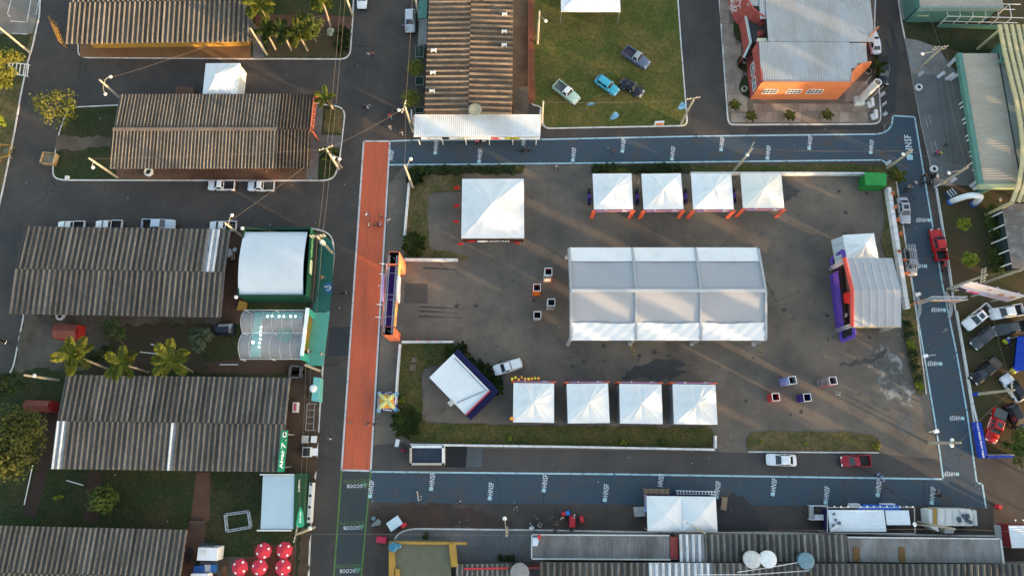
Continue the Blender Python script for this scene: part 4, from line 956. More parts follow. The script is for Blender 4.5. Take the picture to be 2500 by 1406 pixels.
# tent by the stage
a, b = P(2064, 632, 3.4), P(2140, 580, 3.4); tc_ = (a + b) / 2
t = thing('tent', 'small white tent with a grey slatted flank beside the stage roof', 'tent', (tc_.x, tc_.y, .004), .06)
W, D = 4.9, 4.6
canopy_mesh(MB(), W, D, 3.4, 1.5).build('canopy', twhite, t, world=False)
for sx, sy in ((-1, -1), (1, -1), (1, 1), (-1, 1)): MB().beam((sx * 2.37, sy * 2.22, 0), (sx * 2.37, sy * 2.22, 3.3), .08).build('leg', steel, t, world=False)
for k in range(4): q = MB(); q.hexa([(-W / 2 - 1.0, -2.2 + k * 1.1, 1.4), (-W / 2, -2.2 + k * 1.1, 3.2), (-W / 2, -1.15 + k * 1.1, 3.2), (-W / 2 - 1.0, -1.15 + k * 1.1, 1.4)], [(-W / 2 - 1.0, -2.2 + k * 1.1, 1.46), (-W / 2, -2.2 + k * 1.1, 3.26), (-W / 2, -1.15 + k * 1.1, 3.26), (-W / 2 - 1.0, -1.15 + k * 1.1, 1.46)]); q.build('flap', cloth('flap_grey', (.42, .45, .47)), t, world=False)
# double tent, lower right
a, b = P(1582, 1297, 3.3), P(1747, 1211, 3.3); c = (a + b) / 2; W, D = (b.x - a.x), b.y - a.y
t = thing('tent', 'white tent with twin pyramid roofs at the foot of the painted road', 'tent', (c.x, c.y, .004), -.012)
for s in (-1, 1):
    q = MB(); canopy_mesh(q, W / 2 - .01, D, 3.3, 1.1, 1.0, 12, 0); q.v = [Vector((v.x + s * W / 4, v.y, v.z)) for v in q.v]; q.build('canopy', twhite, t, world=False)
for sx in (-1, 0, 1):
    for sy in (-1, 1): MB().beam((sx * (W / 2 - .1), sy * (D / 2 - .1), 0), (sx * (W / 2 - .1), sy * (D / 2 - .1), 3.25), .09).build('leg', steel, t, world=False)
q = MB(); q.box((-W / 2 - .1, D * .28, 2.6), (.12, 2.4, .9)); q.build('side_banner', cloth('banner_blue', (.05, .3, .55), (.5, .1, .08)), t, world=False)
q = MB(); q.box((0, D / 2 + .1, 1.2), (W - .3, .05, 2.3)); q.build('front_cloth', navy, t, world=False)
# ---------------- big event tent: three bays, truss frame
ze = 4.9
A, B, C_, D_ = P(1388, 828, ze), P(1870, 828, ze), P(1857, 609, ze), P(1383, 608, ze)
y0, y1, x0, x1 = (A.y + B.y) / 2, (C_.y + D_.y) / 2, (A.x + D_.x) / 2, (B.x + C_.x) / 2
ym = (y0 + y1) / 2
zr = 6.5
t = thing('event_tent', 'large three-bay gable tent of grey and white cloth on trusses, centre of car park', 'tent', ((x0 + x1) / 2, ym, .004))
gcl = M('tent_grey', (.35, .355, .37), (.33, .335, .355), r=.7, sc=.3, fine=.03, spec=.2)
def truss(mb, a, b, w=.3, n=None, r=.022):
    a, b = Vector(a), Vector(b); d = (b - a); L = d.length; d.normalize(); n = n or max(2, int(L / .5))
    x = d.cross(Vector((0, 0, 1))); x = Vector((1, 0, 0)) if x.length < .01 else x.normalized(); y = x.cross(d)
    cs = [x * (w / 2) * i + y * (w / 2) * j for i, j in ((-1, -1), (1, -1), (1, 1), (-1, 1))]
    for c in cs: mb.beam(a + c, b + c, r * 2.4)
    for k in range(n):
        p, q_ = a.lerp(b, k / n), a.lerp(b, (k + 1) / n)
        for i in range(4):
            u, v = (i, (i + 1) % 4) if k % 2 else ((i + 1) % 4, i)
            mb.beam(p + cs[u], q_ + cs[v], r * 1.6)
    return mb
alu = M('aluminium', (.62, .62, .61), (.5, .5, .49), r=.35, sc=3, metal=.5, fine=.08)
nx = [x0 + .35 + (x1 - x0 - .7) * k / 3 for k in range(4)]
for k in range(3):
    xa, xb = nx[k] + .14, nx[k + 1] - .14
    for s in (0, 1):
        q = MB(); nn, mm = 10, 8; vs = []
        for j in range(mm + 1):
            for i in range(nn + 1):
                f = j / mm; yy = (y0 + (ym - y0) * f) if s == 0 else (y1 + (ym - y1) * f)
                vs.append((xa + (xb - xa) * i / nn, yy, ze + .15 + (zr - ze) * f - .14 * math.sin(math.pi * i / nn) * math.sin(math.pi * min(1, f + .1)) + .02 * (i % 2)))
        q.add(vs, [[j * (nn + 1) + i, j * (nn + 1) + i + 1, (j + 1) * (nn + 1) + i + 1, (j + 1) * (nn + 1) + i] for j in range(mm) for i in range(nn)])
        q.build('canopy_panel', gcl, t, smooth=True)
        f1 = .36 if s == 0 else .33
        q = MB(); vs = []; g = random.Random(k * 2 + s)
        n2, m2 = 24, 8
        for j in range(m2 + 1):
            for i in range(n2 + 1):
                u = i / n2; f = -.03 + (f1 + .012 * (math.sin(math.pi * u * 2 + k) if s == 0 else math.sin(math.pi * u)) * (1 if s == 0 else .3)) * j / m2
                yy = y0 + (ym - y0) * f if s == 0 else y1 + (ym - y1) * f
                wr = .05 * math.sin(u * 14 + j * .9 + k * 2 + s) + .06 * math.sin(u * 31 - j * 1.3) if s == 0 else .015 * math.sin(u * 20 + j)
                vs.append((xa - .05 + (xb - xa + .1) * u, yy, ze + .26 + (zr - ze) * max(f, -.02) + wr * min(1, j) - .10 * math.sin(math.pi * u) * f))
        q.add(vs, [[j * (n2 + 1) + i, j * (n2 + 1) + i + 1, (j + 1) * (n2 + 1) + i + 1, (j + 1) * (n2 + 1) + i] for j in range(m2) for i in range(n2)])
        q.build('white_cover', twhite, t, smooth=True)
for k in range(4):
    q = MB(); truss(q, (nx[k], y0, ze + .05), (nx[k], ym, zr + .05)); truss(q, (nx[k], ym, zr + .05), (nx[k], y1, ze + .05)); q.build('truss', alu, t)
    q = MB(); q.beam((nx[k] + .08, y0, ze + .36), (nx[k] + .08, ym, zr + .3), .34, .05); q.beam((nx[k] + .08, ym, zr + .3), (nx[k] + .08, y1, ze + .36), .34, .05); q.build('seam_cover', cloth('seam_grey', (.36, .38, .40)), t)
    for yy in (y0, y1):
        q = MB(); truss(q, (nx[k], yy, 0), (nx[k], yy, ze), .3); q.box((nx[k], yy, .04), (.6, .6, .06)); q.build('post', alu, t)
q = MB(); truss(q, (x0, y0 - .05, ze - .1), (x1, y0 - .05, ze - .1), .2); q.build('truss', alu, t)
q = MB(); q.beam((x0 + .4, ym, zr + .34), (x1 - .4, ym, zr + .34), .5, .06); q.build('ridge_cover', cloth('seam_pale', (.46, .47, .48)), t)
for x, y in [(1542, 848), (1548, 860), (1855, 860)]:
    p = P(x, y); q = MB(); q.tube([(p.x, p.y + .9, .02), (p.x + .1, p.y + .3, .03), (p.x - .1, p.y - .2, .03), (p.x + .5, p.y - .6, .03)], .035); q.single('yellow_strap', paint('strap_yellow', (.55, .36, .03)), 'yellow strap lying on the asphalt at %s' % {(1542, 848): 'the second front post of the big tent', (1548, 860): 'a short way below the second front post', (1855, 860): 'the right front corner of the big tent'}[(x, y)], 'strap', (p.x, p.y, .01))

# ---------------- stage
t = thing('stage', 'stage with grey gable roof, coral arch edge and purple frames, right side', 'stage', P(2090, 720))
zf = 1.2
fl = PP([(2062, 640), (2150, 636), (2172, 790), (2078, 806)], zf)
MB().prism(fl, .004, zf).build('deck', M('stage_floor', (.052, .034, .026), (.07, .046, .034), r=.8, sc=.6), t)
q = MB(); c = PP([(2034, 668), (2046, 660), (2062, 806), (2050, 800)], zf + .1); q.hexa([Vector((p.x, p.y, .01)) for p in c], c); tag(q.build('apron', purple, t), 'purple front strip of the stage')
ze2, zr2 = 5.6, 6.7
E = [P(2081, 797, ze2), P(2201, 797, ze2), P(2178, 630, ze2), P(2069, 630, ze2)]
x0_, x1_ = (E[0].x + E[3].x) / 2, (E[1].x + E[2].x) / 2; ya, yb = E[0].y, E[3].y; ymm = (ya + yb) / 2
pan = M('stage_cloth', (.37, .375, .39), (.33, .34, .36), r=.6, sc=.3, fine=.03)
for s, (ys, yn) in enumerate(((ya, ymm), (yb, ymm))):
    for k in range(6):
        xa, xb = x0_ + (x1_ - x0_) * k / 6 + .02, x0_ + (x1_ - x0_) * (k + 1) / 6 - .02
        q = MB(); vs = []
        for j in range(5):
            for i in range(5):
                f = j / 4; vs.append((xa + (xb - xa) * i / 4, ys + (yn - ys) * f, ze2 + (zr2 - ze2) * f - .05 * math.sin(math.pi * i / 4) + .05))
        q.add(vs, [[j * 5 + i, j * 5 + i + 1, (j + 1) * 5 + i + 1, (j + 1) * 5 + i] for j in range(4) for i in range(4)]); q.build('canopy_panel', pan, t, smooth=True)
q = MB()
q.tube([(x0_ - .25, ya, ze2), (x0_ - .25, ymm, zr2 + .1), (x0_ - .25, yb, ze2)], .3, 8); tag(q.build('arch_edge', cloth('coral2', (.62, .09, .07)), t), 'coral padded front edge of the stage roof')
for (xx, yy) in ((x0_, ya + .3), (x0_, yb - .3), (x1_ - .3, ya + .3), (x1_ - .3, yb - .3)):
    q = MB(); truss(q, (xx, yy, .01), (xx, yy, ze2), .4); q.build('post', alu, t)
q = MB(); q.box(((x0_ + x1_) / 2, ya - .06, ze2 - .25), (x1_ - x0_, .06, .5)); q.build('fascia', cloth('fascia_cream', (.5, .42, .26)), t)
q = MB(); p = P(2072, 727, zf + .1); q.prism(PP([(2061, 718), (2066, 713), (2082, 714), (2084, 738), (2072, 741), (2062, 738)], zf + .3), zf, zf + .35); tag(q.build('carpet_block', cloth('scarlet', (.65, .03, .03)), t), 'scarlet block on the stage floor')
def ring_frame(label, pts, zt, parts=4):
    """upright frame of padded purple tubes round a dark screen"""
    c = PP(pts, 0); 
    t = thing('padded_frame', label, 'frame', (c[0] + c[2]) / 2)
    for i in range(4):
        a, b = c[i], c[(i + 1) % 4]; ha, hb = zt[i], zt[(i + 1) % 4]
        a, b = Vector((P(*pts[i], ha).x, P(*pts[i], ha).y, ha)), Vector((P(*pts[(i + 1) % 4], hb).x, P(*pts[(i + 1) % 4], hb).y, hb))
        MB().tube([a, b], .3, 8).build('tube', cloth('purple2', (.13, .07, .36)), t)
    cc = [Vector((P(*pts[i], zt[i]).x, P(*pts[i], zt[i]).y, zt[i] - .1)) for i in range(4)]
    q = MB(); q.add(cc, [[0, 1, 2, 3]]); q.build('screen', dark, t)
    for i in range(4):
        if zt[i] > .6: MB().beam((cc[i].x, cc[i].y, .0), (cc[i].x, cc[i].y, zt[i]), .12).build('post', steel, t)
    return t
ring_frame('purple padded frame round a dark screen, at the upper end of the stage', [(2035, 655), (2062, 636), (2058, 612), (2030, 634)], [.35, 3.0, 3.0, .35])
ring_frame('purple padded frame round a dark screen, at the lower end of the stage', [(2055, 833), (2086, 820), (2084, 794), (2052, 806)], [.35, 2.6, 2.6, .35])
# ---------------- gate with towers
t = thing('entrance_gate', 'orange entrance gate of two towers and a purple bridge beside the red lane', 'gate', P(972, 735))
zg = 6.4
or1 = cloth('gate_orange', (.72, .20, .09), (.66, .16, .08)); or2 = cloth('gate_coral', (.70, .15, .08))
def tower(pts, z):
    c = PP(pts, z); q = MB(); k = 4; o2 = [p + (sum(c, Vector()) / 4 - p) * .06 for p in c]
    for i in range(4):
        a, b = c[i], c[(i + 1) % 4]
        q.add([Vector((a.x, a.y, .01)), Vector((b.x, b.y, .01)), b, a], [[0, 1, 2, 3]]); a2, b2 = o2[i], o2[(i + 1) % 4]
        q.add([Vector((a2.x, a2.y, .01)), Vector((b2.x, b2.y, .01)), b2, a2], [[3, 2, 1, 0]], 1); q.add([a, b, b2, a2], [[0, 1, 2, 3]])
    q.build('tower', [or1, dark], t)
    q = MB(); cc = sum(c, Vector()) / 4; q.beam((c[0].x, c[0].y, z * .5), (c[2].x, c[2].y, z * .5), .07); q.beam((c[1].x, c[1].y, z * .7), (c[3].x, c[3].y, z * .7), .07); q.beam((cc.x, cc.y, .01), (cc.x, cc.y, z - .1), .08); q.build('frame', alu, t)
tower([(949, 645), (973, 645), (975, 615), (950, 614)], zg); tower([(934, 818), (960, 818), (962, 798), (937, 797)], zg)
a, b = P(962, 646, 5.2), P(950, 797, 5.2)
wv = .85
q = MB(); q.hexa([(a.x - wv, a.y, 4.8), (b.x - wv, b.y, 4.8), (b.x + wv, b.y, 4.8), (a.x + wv, a.y, 4.8)][::-1], [(a.x - wv, a.y, 4.95), (b.x - wv, b.y, 4.95), (b.x + wv, b.y, 4.95), (a.x + wv, a.y, 4.95)][::-1]); tag(q.build('bridge_floor', cloth('gate_purple', (.07, .03, .20)), t), 'purple underside of the bridge')
for s in (-1, 1):
    q = MB(); truss(q, (a.x + s * .62, a.y + 1.2, 6.0), (b.x + s * .62, b.y - 1.2, 6.0), .26); q.build('truss', alu, t)
    q = MB(); q.hexa([(a.x + s * (wv + .02), a.y, 4.7), (b.x + s * (wv + .02), b.y, 4.7), (b.x + s * (wv + .12), b.y, 4.7), (a.x + s * (wv + .12), a.y, 4.7)], [(a.x + s * (wv + .02), a.y, 6.3), (b.x + s * (wv + .02), b.y, 6.3), (b.x + s * (wv + .12), b.y, 6.3), (a.x + s * (wv + .12), a.y, 6.3)]); q.build('banner', cloth('gate_yellow', (.72, .40, .10), (.66, .24, .12)) if s > 0 else cloth('gate_pink', (.55, .2, .2)), t)
    m = a.lerp(b, .42); q = MB(); pts = [(0, -2.0), (.0, 2.0)]
    prof = [(-2.0, 4.9), (-1.4, 4.6), (1.4, 4.6), (2.0, 4.9), (2.0, 6.6), (1.0, 7.2), (-1.0, 7.2), (-2.0, 6.6)]
    vs = [(m.x + s * (wv + .16), m.y + y, z) for y, z in prof] + [(m.x + s * (wv + .34), m.y + y, z) for y, z in prof]
    q.add(vs, [list(range(8))[::-1], list(range(8, 16))] + [[i, (i + 1) % 8, 8 + (i + 1) % 8, 8 + i] for i in range(8)]); q.build('shield', cloth('shield_white', (.72, .62, .68)) if s > 0 else lilac, t)
for k in range(5):
    p = a.lerp(b, [.0, .17, .36, .66, .86][k] + .02); q = MB(); q.tube([(p.x - wv - .1, p.y, 5.9), (p.x - wv - .7, p.y + .06, 6.3), (p.x - wv - 1.1, p.y + .1, 6.2)], .06, 5); q.build('lamp_arm', twhite, t)
q = MB()
for f in (.15, .5, .58, .85): p = a.lerp(b, f); q.beam((p.x - .8, p.y, 5.6), (p.x + .8, p.y, 5.6), .06)
q.build('cross_bar', alu, t)
# ---------------- open printed boxes
def totem(top, side, label, h=2.3, rz=0.0, w=1.15):
    c = P(*top, h); t = thing('printed_box', label, 'display box', (c.x, c.y, .004), rz, 'open topped printed display boxes')
    x = w / 2; i = x - .07
    for k, (dx, dy) in enumerate(((0, -1), (1, 0), (0, 1), (-1, 0))):
        q = MB(); q.box((dx * (x - .03), dy * (x - .03), h / 2), (.06 if dx else w - .12, .06 if dy else w, h)); q.build('panel', side[k] if isinstance(side, list) else side, t, world=False)
    q = MB(); 
    for dx, dy in ((0, -1), (1, 0), (0, 1), (-1, 0)): q.box((dx * (x - .04), dy * (x - .04), h + .02), (.08 if dx else w - .16, .08 if dy else w, .05))
    q.build('rim', steelw, t, world=False)
    MB().box((0, 0, h - 1.3), (w - .14, w - .14, .05)).build('inner_floor', dark, t, world=False)
    if side is not None:
        q = MB(); q.lathe([(.28, 0), (.28, .02)], n=10)
    return t
pw = cloth('print_white', (.62, .60, .58), (.14, .12, .12)); pr = cloth('print_red', (.5, .05, .05)); po = cloth('print_orange', (.75, .16, .02)); pb = cloth('print_blue', (.06, .10, .40), (.35, .4, .6)); pn = cloth('print_navy', (.04, .03, .18)); pg = cloth('print_grey', (.3, .27, .28), (.08, .07, .08))
totem((1339, 663), [pw, pr, pr, pw], 'printed box with white lower face, topmost of the four left of the big tent', 4.6)
totem((1311, 702), po, 'orange printed box left of the big tent', 3.6)
totem((1346, 738), [pg, pw, pw, pw], 'printed box with picture face, right one below the orange box', 3.9)
totem((1312, 769), pg, 'low printed box with brown face, lowest of the four left of the big tent', 2.4)
totem((1935, 928), [pw, pw, pb, pb], 'blue printed box, upper left of the four on the right of the car park', 3.7, .12)
totem((2034, 929), [pr, pw, pw, pg], 'long shadowed printed box with red lower face, upper right of the four', 4.3, .1)
totem((1894, 969), pr, 'red printed box, lower left of the four on the right', 2.0, .08)
totem((1971, 970), [pw, pn, pn, pn], 'navy printed box, lower right of the four on the right', 2.5, .08)
# ---------------- barriers (low white fence) panel by panel
wpan = M('barrier_white', (.72, .71, .70), (.58, .56, .54), r=.7, sc=1, fine=.08)
def barrier(label, pts, h=1.0, step=2.3, thick=.35):
    pts = PP(pts); t = thing('barrier_fence', label, 'fence', pts[0])
    for a, b in zip(pts, pts[1:]):
        n = max(1, round((b - a).length / step)); d = (b - a).normalized()
        for k in range(n):
            p, q_ = a.lerp(b, k / n) + d * .03, a.lerp(b, (k + 1) / n) - d * .03
            nn = Vector((-d.y, d.x, 0)) * thick / 2
            q = MB(); q.hexa([p - nn, q_ - nn, q_ + nn, p + nn], [v + Vector((0, 0, h)) for v in (p - nn * .8, q_ - nn * .8, q_ + nn * .8, p + nn * .8)]); q.build('panel', wpan, t)
    return t
barrier('white low barrier running down beside the large square tent to the palm clump', [(1001, 440), (992, 540), (988, 592)], .9)
barrier('white low barrier at the upper side of the entrance gate', [(989, 636), (1119, 637)], .9)
barrier('white low barrier at the lower side of the entrance gate', [(982, 836), (1108, 836)], .9)
barrier('white low barrier from the gate down to the round palm bush', [(978, 841), (971, 930), (968, 985)], .9)
barrier('white low barrier along the lower verge under the tent row', [(1003, 1085), (1380, 1090), (1742, 1097)], .8)
barrier('short white barrier closing the right end of the lower verge', [(1744, 1063), (1744, 1094)], .8)
barrier('white low barrier along the upper verge to the green cabin', [(1683, 427), (1900, 427), (2108, 428)], .9)
barrier('broad white barrier between the stage and the painted road', [(2163, 462), (2178, 560), (2204, 730), (2209, 756)], 1.0, thick=.8)
barrier('thin white barrier beside the parked red and silver cars', [(2284, 462), (2317, 668), (2324, 720)], .45, thick=.16)
barrier('thin white barrier below the banner gate along the right verge', [(2333, 760), (2347, 840), (2372, 985), (2383, 1030)], .45, thick=.16)
# small flags
def feather(base, tipx, tipy, h, m, label, cat='flag', w=.5, group=None, stub=True):
    b = P(*base); t = thing('feather_flag', label, cat, b, 0, group)
    tp = P(tipx, tipy, h); d = Vector((tp.x - b.x, tp.y - b.y, 0)); 
    dl = d.normalized() if d.length > .05 else Vector((1, 0, 0))
    top_ = Vector((b.x, b.y, h)) + d * .3
    MB().tube([b, Vector((b.x, b.y, h * .6)), top_], .03, 5).build('pole', steel, t)
    q = MB(); vs = []
    for k in range(7):
        f = k / 6; p = Vector((b.x, b.y, h * .25)).lerp(top_, f); ww = w * math.sin(math.pi * (.15 + .75 * f)) 
        vs += [p + Vector((.0, 0, 0)), p + dl * (ww + .1) + Vector((0, .05 * math.sin(k), -.1))]
    q.add(vs, [[2 * k, 2 * k + 1, 2 * k + 3, 2 * k + 2] for k in range(6)]); q.build('cloth', m, t)
of = cloth('flag_orange', (.70, .17, .07)); rf = cloth('flag_red'); bf = cloth('flag_blue', (.06, .28, .60), (.25, .5, .75)); wf = cloth('flag_white', (.75, .74, .76))
for i, (x, y) in enumerate([(2167, 475), (2173, 508), (2180, 538), (2187, 572), (2181, 616), (2195, 637), (2203, 668)]):
    feather((x, y), x + 18, y - 6, 1.9, of, 'small orange flag on the broad white barrier, number %s from the green cabin' % ['one', 'two', 'three', 'four', 'five', 'six', 'seven'][i], group='orange flags on the barrier')
for i, (x, y) in enumerate([(1124, 463), (1124, 507), (1122, 546), (1133, 600), (1270, 597)]):
    feather((x, y), x - 14, y - 8, 2.0, rf, 'red flag by the large square tent, %s' % ['uppermost on its left side', 'middle one on its left side', 'lowest on its left side', 'at its lower left corner', 'at its lower right corner'][i], w=.9, group='red flags round the square tent')
for i, (bx, by, tx, ty, h) in enumerate([(1487, 297, 1515, 275, 3.6), (1432, 260, 1462, 250, 1.4), (1652, 271, 1668, 250, 3.2)]):
    feather((bx, by), tx, ty, h, bf, ['tall blue feather flag on the lawn by the kerb', 'crumpled blue feather flag on the lawn below the mint pickup', 'blue feather flag at the lawn corner pole'][i], w=1.0)
for i, (x, y) in enumerate([(1060, 834), (1043, 834), (1018, 834)]): feather((x, y), x + 10, y - 6, 1.7, rf, 'small pink red flag on the barrier below the gate, %s' % ['right one', 'middle one', 'left one'][i], group='flags on the gate barrier')
mod = thing('blue_wall', 'blue printed board fence with white lettering round the parked red pickup', 'fence', P(2390, 1110))
bl = cloth('fence_blue', (.02, .05, .42), (.025, .06, .36)); A, B = P(2371, 1031), P(2387, 1118)
q = MB(); q.hexa([A, B, B + Vector((.9, .1, 0)), A + Vector((.9, 0, 0))], [p + Vector((0, 0, 1.0)) for p in (A, B, B + Vector((.9, .1, 0)), A + Vector((.9, 0, 0)))]); q.build('board', bl, mod)
B2 = P(2395, 1118) ; C3 = P(2468, 1116); q = MB(); q.wall(B2, C3, 1.0, .3); q.build('board', bl, mod)
d = (B - A).normalized()
for k in range(4):
    p = A.lerp(B, (k + .5) / 4) + Vector((-.02, 0, .55)); lettering('mupan', flat('sign_white'), frame(p + Vector((.22, 0, .47)), d, Vector((-d.y, d.x, 0))), 1.15, .34, mod)
# ------------------------------------------------------------------ green booth with white vaulted roof
t = thing('booth', 'green walled booth with smooth white vaulted roof beside the teal carpet', 'booth', P(670, 660, .12))
zb = 4.6
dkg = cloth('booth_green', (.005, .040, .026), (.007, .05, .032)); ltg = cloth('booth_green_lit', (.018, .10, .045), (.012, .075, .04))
A, B, C_, D_ = P(580, 722, zb), P(740, 722, zb), P(752, 567, zb), P(599, 567, zb)
xa, xb, ya, yb = (A.x + D_.x) / 2, (B.x + C_.x) / 2, A.y, D_.y
q = MB(); n = 20; vs = []
for j in range(n + 1):
    f = j / n
    for i in range(9): vs.append((xa + (xb - xa) * i / 8, ya + (yb - ya) * f, zb + .1 + .95 * (1 - abs(2 * f - 1) ** 1.7)))
q.add(vs, [[j * 9 + i, j * 9 + i + 1, (j + 1) * 9 + i + 1, (j + 1) * 9 + i] for j in range(n) for i in range(8)]); q.build('vault_roof', M('vault_white', (.56, .61, .65), (.50, .55, .58), r=.5, sc=.2, fine=.02), t, smooth=True)
for a, b, m in (((xa, ya - .12), (xb + .5, ya - .12), dkg), ((xb + .5, yb + .6), (xa, yb + .6), dkg), ((xa - .05, yb + .3), (xa - .05, ya), dkg)):
    q = MB(); q.wall(a, b, zb + .3, .2, z0=.12); q.build('wall', m, t)
q = MB(); q.wall((xb + .35, ya - .1), (xb + .35, yb + .4), zb - 1.3, -.2, z0=.12); q.build('wall', dark, t)  # dark sheet painted in place of the shaded opening under the fascia
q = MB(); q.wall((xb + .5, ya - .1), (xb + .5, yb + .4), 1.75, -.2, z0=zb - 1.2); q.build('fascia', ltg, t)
q = MB()
for k in range(9): q.box((xb + .73, ya + 6.2 + k * .42, zb - .3), (.03, .28, .9 if k % 3 else .6))
q.build('lettering_band', cloth('mint_letters', (.25, .55, .25)), t)
q = MB(); q.box((xb + .74, ya + 4.6, zb - .4), (.03, 2.2, 1.2)); q.build('printed_panel', cloth('lime_white', (.6, .68, .45)), t)
for (x, y) in ((xa - .2, ya - .3), (xa - .2, yb + .5)): MB().blob((x, y, zb + .4), (.3, .2, .2)).build('spotlight', twhite, t)
layer('dark_carpet', [(752, 590), (782, 588), (770, 752), (748, 752)], .128, M('carpet_black', (.012, .014, .013), sc=.5))
layer('teal_carpet', [(782, 584), (796, 578), (810, 590), (817, 615), (806, 761), (764, 761)], .132, M('carpet_teal', (.018, .105, .085), (.022, .125, .10), sc=.4, fine=.06))
layer('mint_carpet', [(764, 763), (806, 763), (790, 893), (748, 893)], .134, M('carpet_mint', (.10, .34, .28), (.11, .38, .31), sc=.4, fine=.05))
sgn = layer('blue_marking', [(792, 694), (811, 688), (810, 717), (800, 718), (792, 710)], .137, M('blue_mark', (.02, .11, .22), sc=1))
c = P(800, 702, .142); q = MB(); q.tube([(c.x - .4, c.y + .15, c.z), (c.x - .05, c.y + .1, c.z), (c.x + .15, c.y - .1, c.z), (c.x + .55, c.y + .05, c.z)], .06, 4); q.tube([(c.x + .1 + .38 * math.cos(a_ / 10), c.y - .05 + .38 * math.sin(a_ / 10), c.z) for a_ in range(-25, 30, 5)], .05, 4); q.blob((c.x - .5, c.y + .15, c.z), .1); q.build('wheelchair_symbol', letw, sgn)
# clear hooped tent with lit lamps
t = thing('clear_tent', 'clear double-hooped tent with lit lamps and teal front frame', 'tent', P(670, 830, .12))
film = M('clear_film', (.55, .57, .58), None, r=.25, sc=1, alpha=.30, fine=.02)
xa, xb = P(588, 815, 3).x, P(738, 815, 3).x
yt, ym_, yl = P(660, 756, 2.6).y, P(660, 812, 2.6).y, P(660, 876, 2.6).y
for (y0_, y1_) in ((yt, ym_), (ym_, yl)):
    for k in range(6):
        q = MB(); vs = []
        for j in range(13):
            f = j / 12
            for i in range(3): vs.append((xa + (xb - xa) * (k + i / 2) / 6, y0_ + (y1_ - y0_) * f, 2.3 + 1.3 * math.sin(math.pi * f) ** .8))
        q.add(vs, [[j * 3 + i, j * 3 + i + 1, (j + 1) * 3 + i + 1, (j + 1) * 3 + i] for j in range(12) for i in range(2)]); q.build('film_panel', film, t, smooth=True)
    for k in range(7):
        q = MB(); q.tube([(xa + (xb - xa) * k / 6, y0_ + (y1_ - y0_) * j / 10, 2.33 + 1.3 * math.sin(math.pi * j / 10) ** .8) for j in range(11)], .035, 5); q.build('hoop', M('hoop_grey', (.40, .42, .42), r=.5), t)
for yy in (yt, ym_, yl):
    MB().tube([(xa, yy, 2.3), (xb, yy, 2.3)], .05, 5).build('rail', steelw, t)
    for xx in (xa, (xa + xb) / 2, xb): MB().beam((xx, yy, .12), (xx, yy, 2.3), .09).build('post', steelw, t)
layer('tent_floor', [(592, 765), (745, 765), (742, 873), (586, 873)], .1235, M('tent_floor', (.16, .14, .135), (.13, .115, .11), sc=.4))
layer('mint_carpet', [(622, 762), (640, 762), (638, 872), (610, 872)], .1285, M('carpet_mint2', (.10, .30, .27), None, sc=.4))
layer('mint_carpet', [(640, 762), (738, 762), (738, 778), (640, 778)], .1285, M('carpet_mint2'))
q = MB(); q.prism(PP([(678, 805), (705, 800), (714, 820), (700, 838), (680, 830)], .5), .13, .5); q.single('green_sofa', cloth('sofa_green', (.06, .2, .13)), 'green seating inside the clear tent', 'sofa', P(695, 820, .13))
lamp_m = M('lamp_glow', (.9, .97, 1.0), None, r=.4, emit=7)
for i, (x, y) in enumerate([(653, 772), (664, 772), (681, 772), (693, 772), (709, 772), (721, 772), (637, 799), (636, 809), (636, 818), (635, 828), (633, 837), (632, 847)]):
    p = P(x, y, 2.1); q = MB(); q.blob((p.x, p.y, 2.05), (.13, .13, .09)); q.tube([(p.x, p.y, 2.1), (p.x, p.y, 2.3)], .02, 4); q.build('lamp', lamp_m, t)
p = P(617, 835, 2.1); MB().blob((p.x, p.y, 2.0), .2).build('lamp', lamp_m, t)
tl2 = cloth('teal_frame', (.05, .42, .32), (.07, .48, .38))
q = MB(); a, b = P(751, 752, 3.6), P(737, 868, 3.6); q.beam(a, b, .5, .3); q.build('front_beam', M('beam_white', (.75, .78, .76), None, r=.5), t)
q = MB(); a, b = P(752, 752, 3.6), P(770, 768, .2); 
for k in range(4): q.beam(a + Vector((0, -k * .25, 0)), Vector((b.x, b.y - k * .25, .14)), .2, .08)
q.build('slat_side', tl2, t)
q = MB(); c = [P(734, 853, 3.6), P(737, 878, 3.6), P(758, 886, .15), P(752, 868, .15)]; q.hexa(c, [p + Vector((-.15, 0, .05)) for p in c]); q.build('side_panel', tl2, t)
q = MB(); q.wall(P(753, 860), P(765, 775), 2.2, .15, z0=.12); q.build('back_panel', cloth('panel_green_brown', (.10, .18, .02), (.3, .11, .03)), t)
# lettered boards
def algar(t, A, B, w, h, off):
    pass
t = thing('sign_board', 'green long sign board with white lettering at the end of the shed roof', 'sign', P(690, 1100, .12))
A, B = P(686, 1151, 4.3), P(696, 1050, 4.3); d = (B - A).normalized(); e = Vector((d.y, -d.x, 0))
nrm = (e * .55 + Vector((0, 0, 1)) * .85).normalized(); w_ = .95
u2 = (e * .85 - Vector((0, 0, .55))).normalized()
q = MB(); c = [A - u2 * w_ * .5, A + u2 * w_ * .5, B + u2 * w_ * .5, B - u2 * w_ * .5]; q.hexa([p - nrm * .12 for p in c], c); bo = q.build('board', cloth('algar_green', (.015, .20, .11), (.02, .24, .13)), t)
lettering('Algar', flat('sign_white'), frame(A.lerp(B, .30) + nrm * .02, d, -u2), 2.6, .62, bo, bold=.04)
lettering('7.0', flat('sign_white'), frame(A.lerp(B, .76) + nrm * .02, d, -u2), 2.4, .6, bo, bold=.0)
for f in (.1, .9): p = A.lerp(B, f); MB().beam((p.x + .1, p.y, .12), (p.x + .1, p.y, 4.2), .14).build('post', steel, t)
t = thing('booth', 'flat roofed pale blue booth with dark green lettered front, lower left', 'booth', P(685, 1225, .12))
zq = 3.6; c = PP([(636, 1291), (716, 1291), (719, 1161), (642, 1161)], zq)
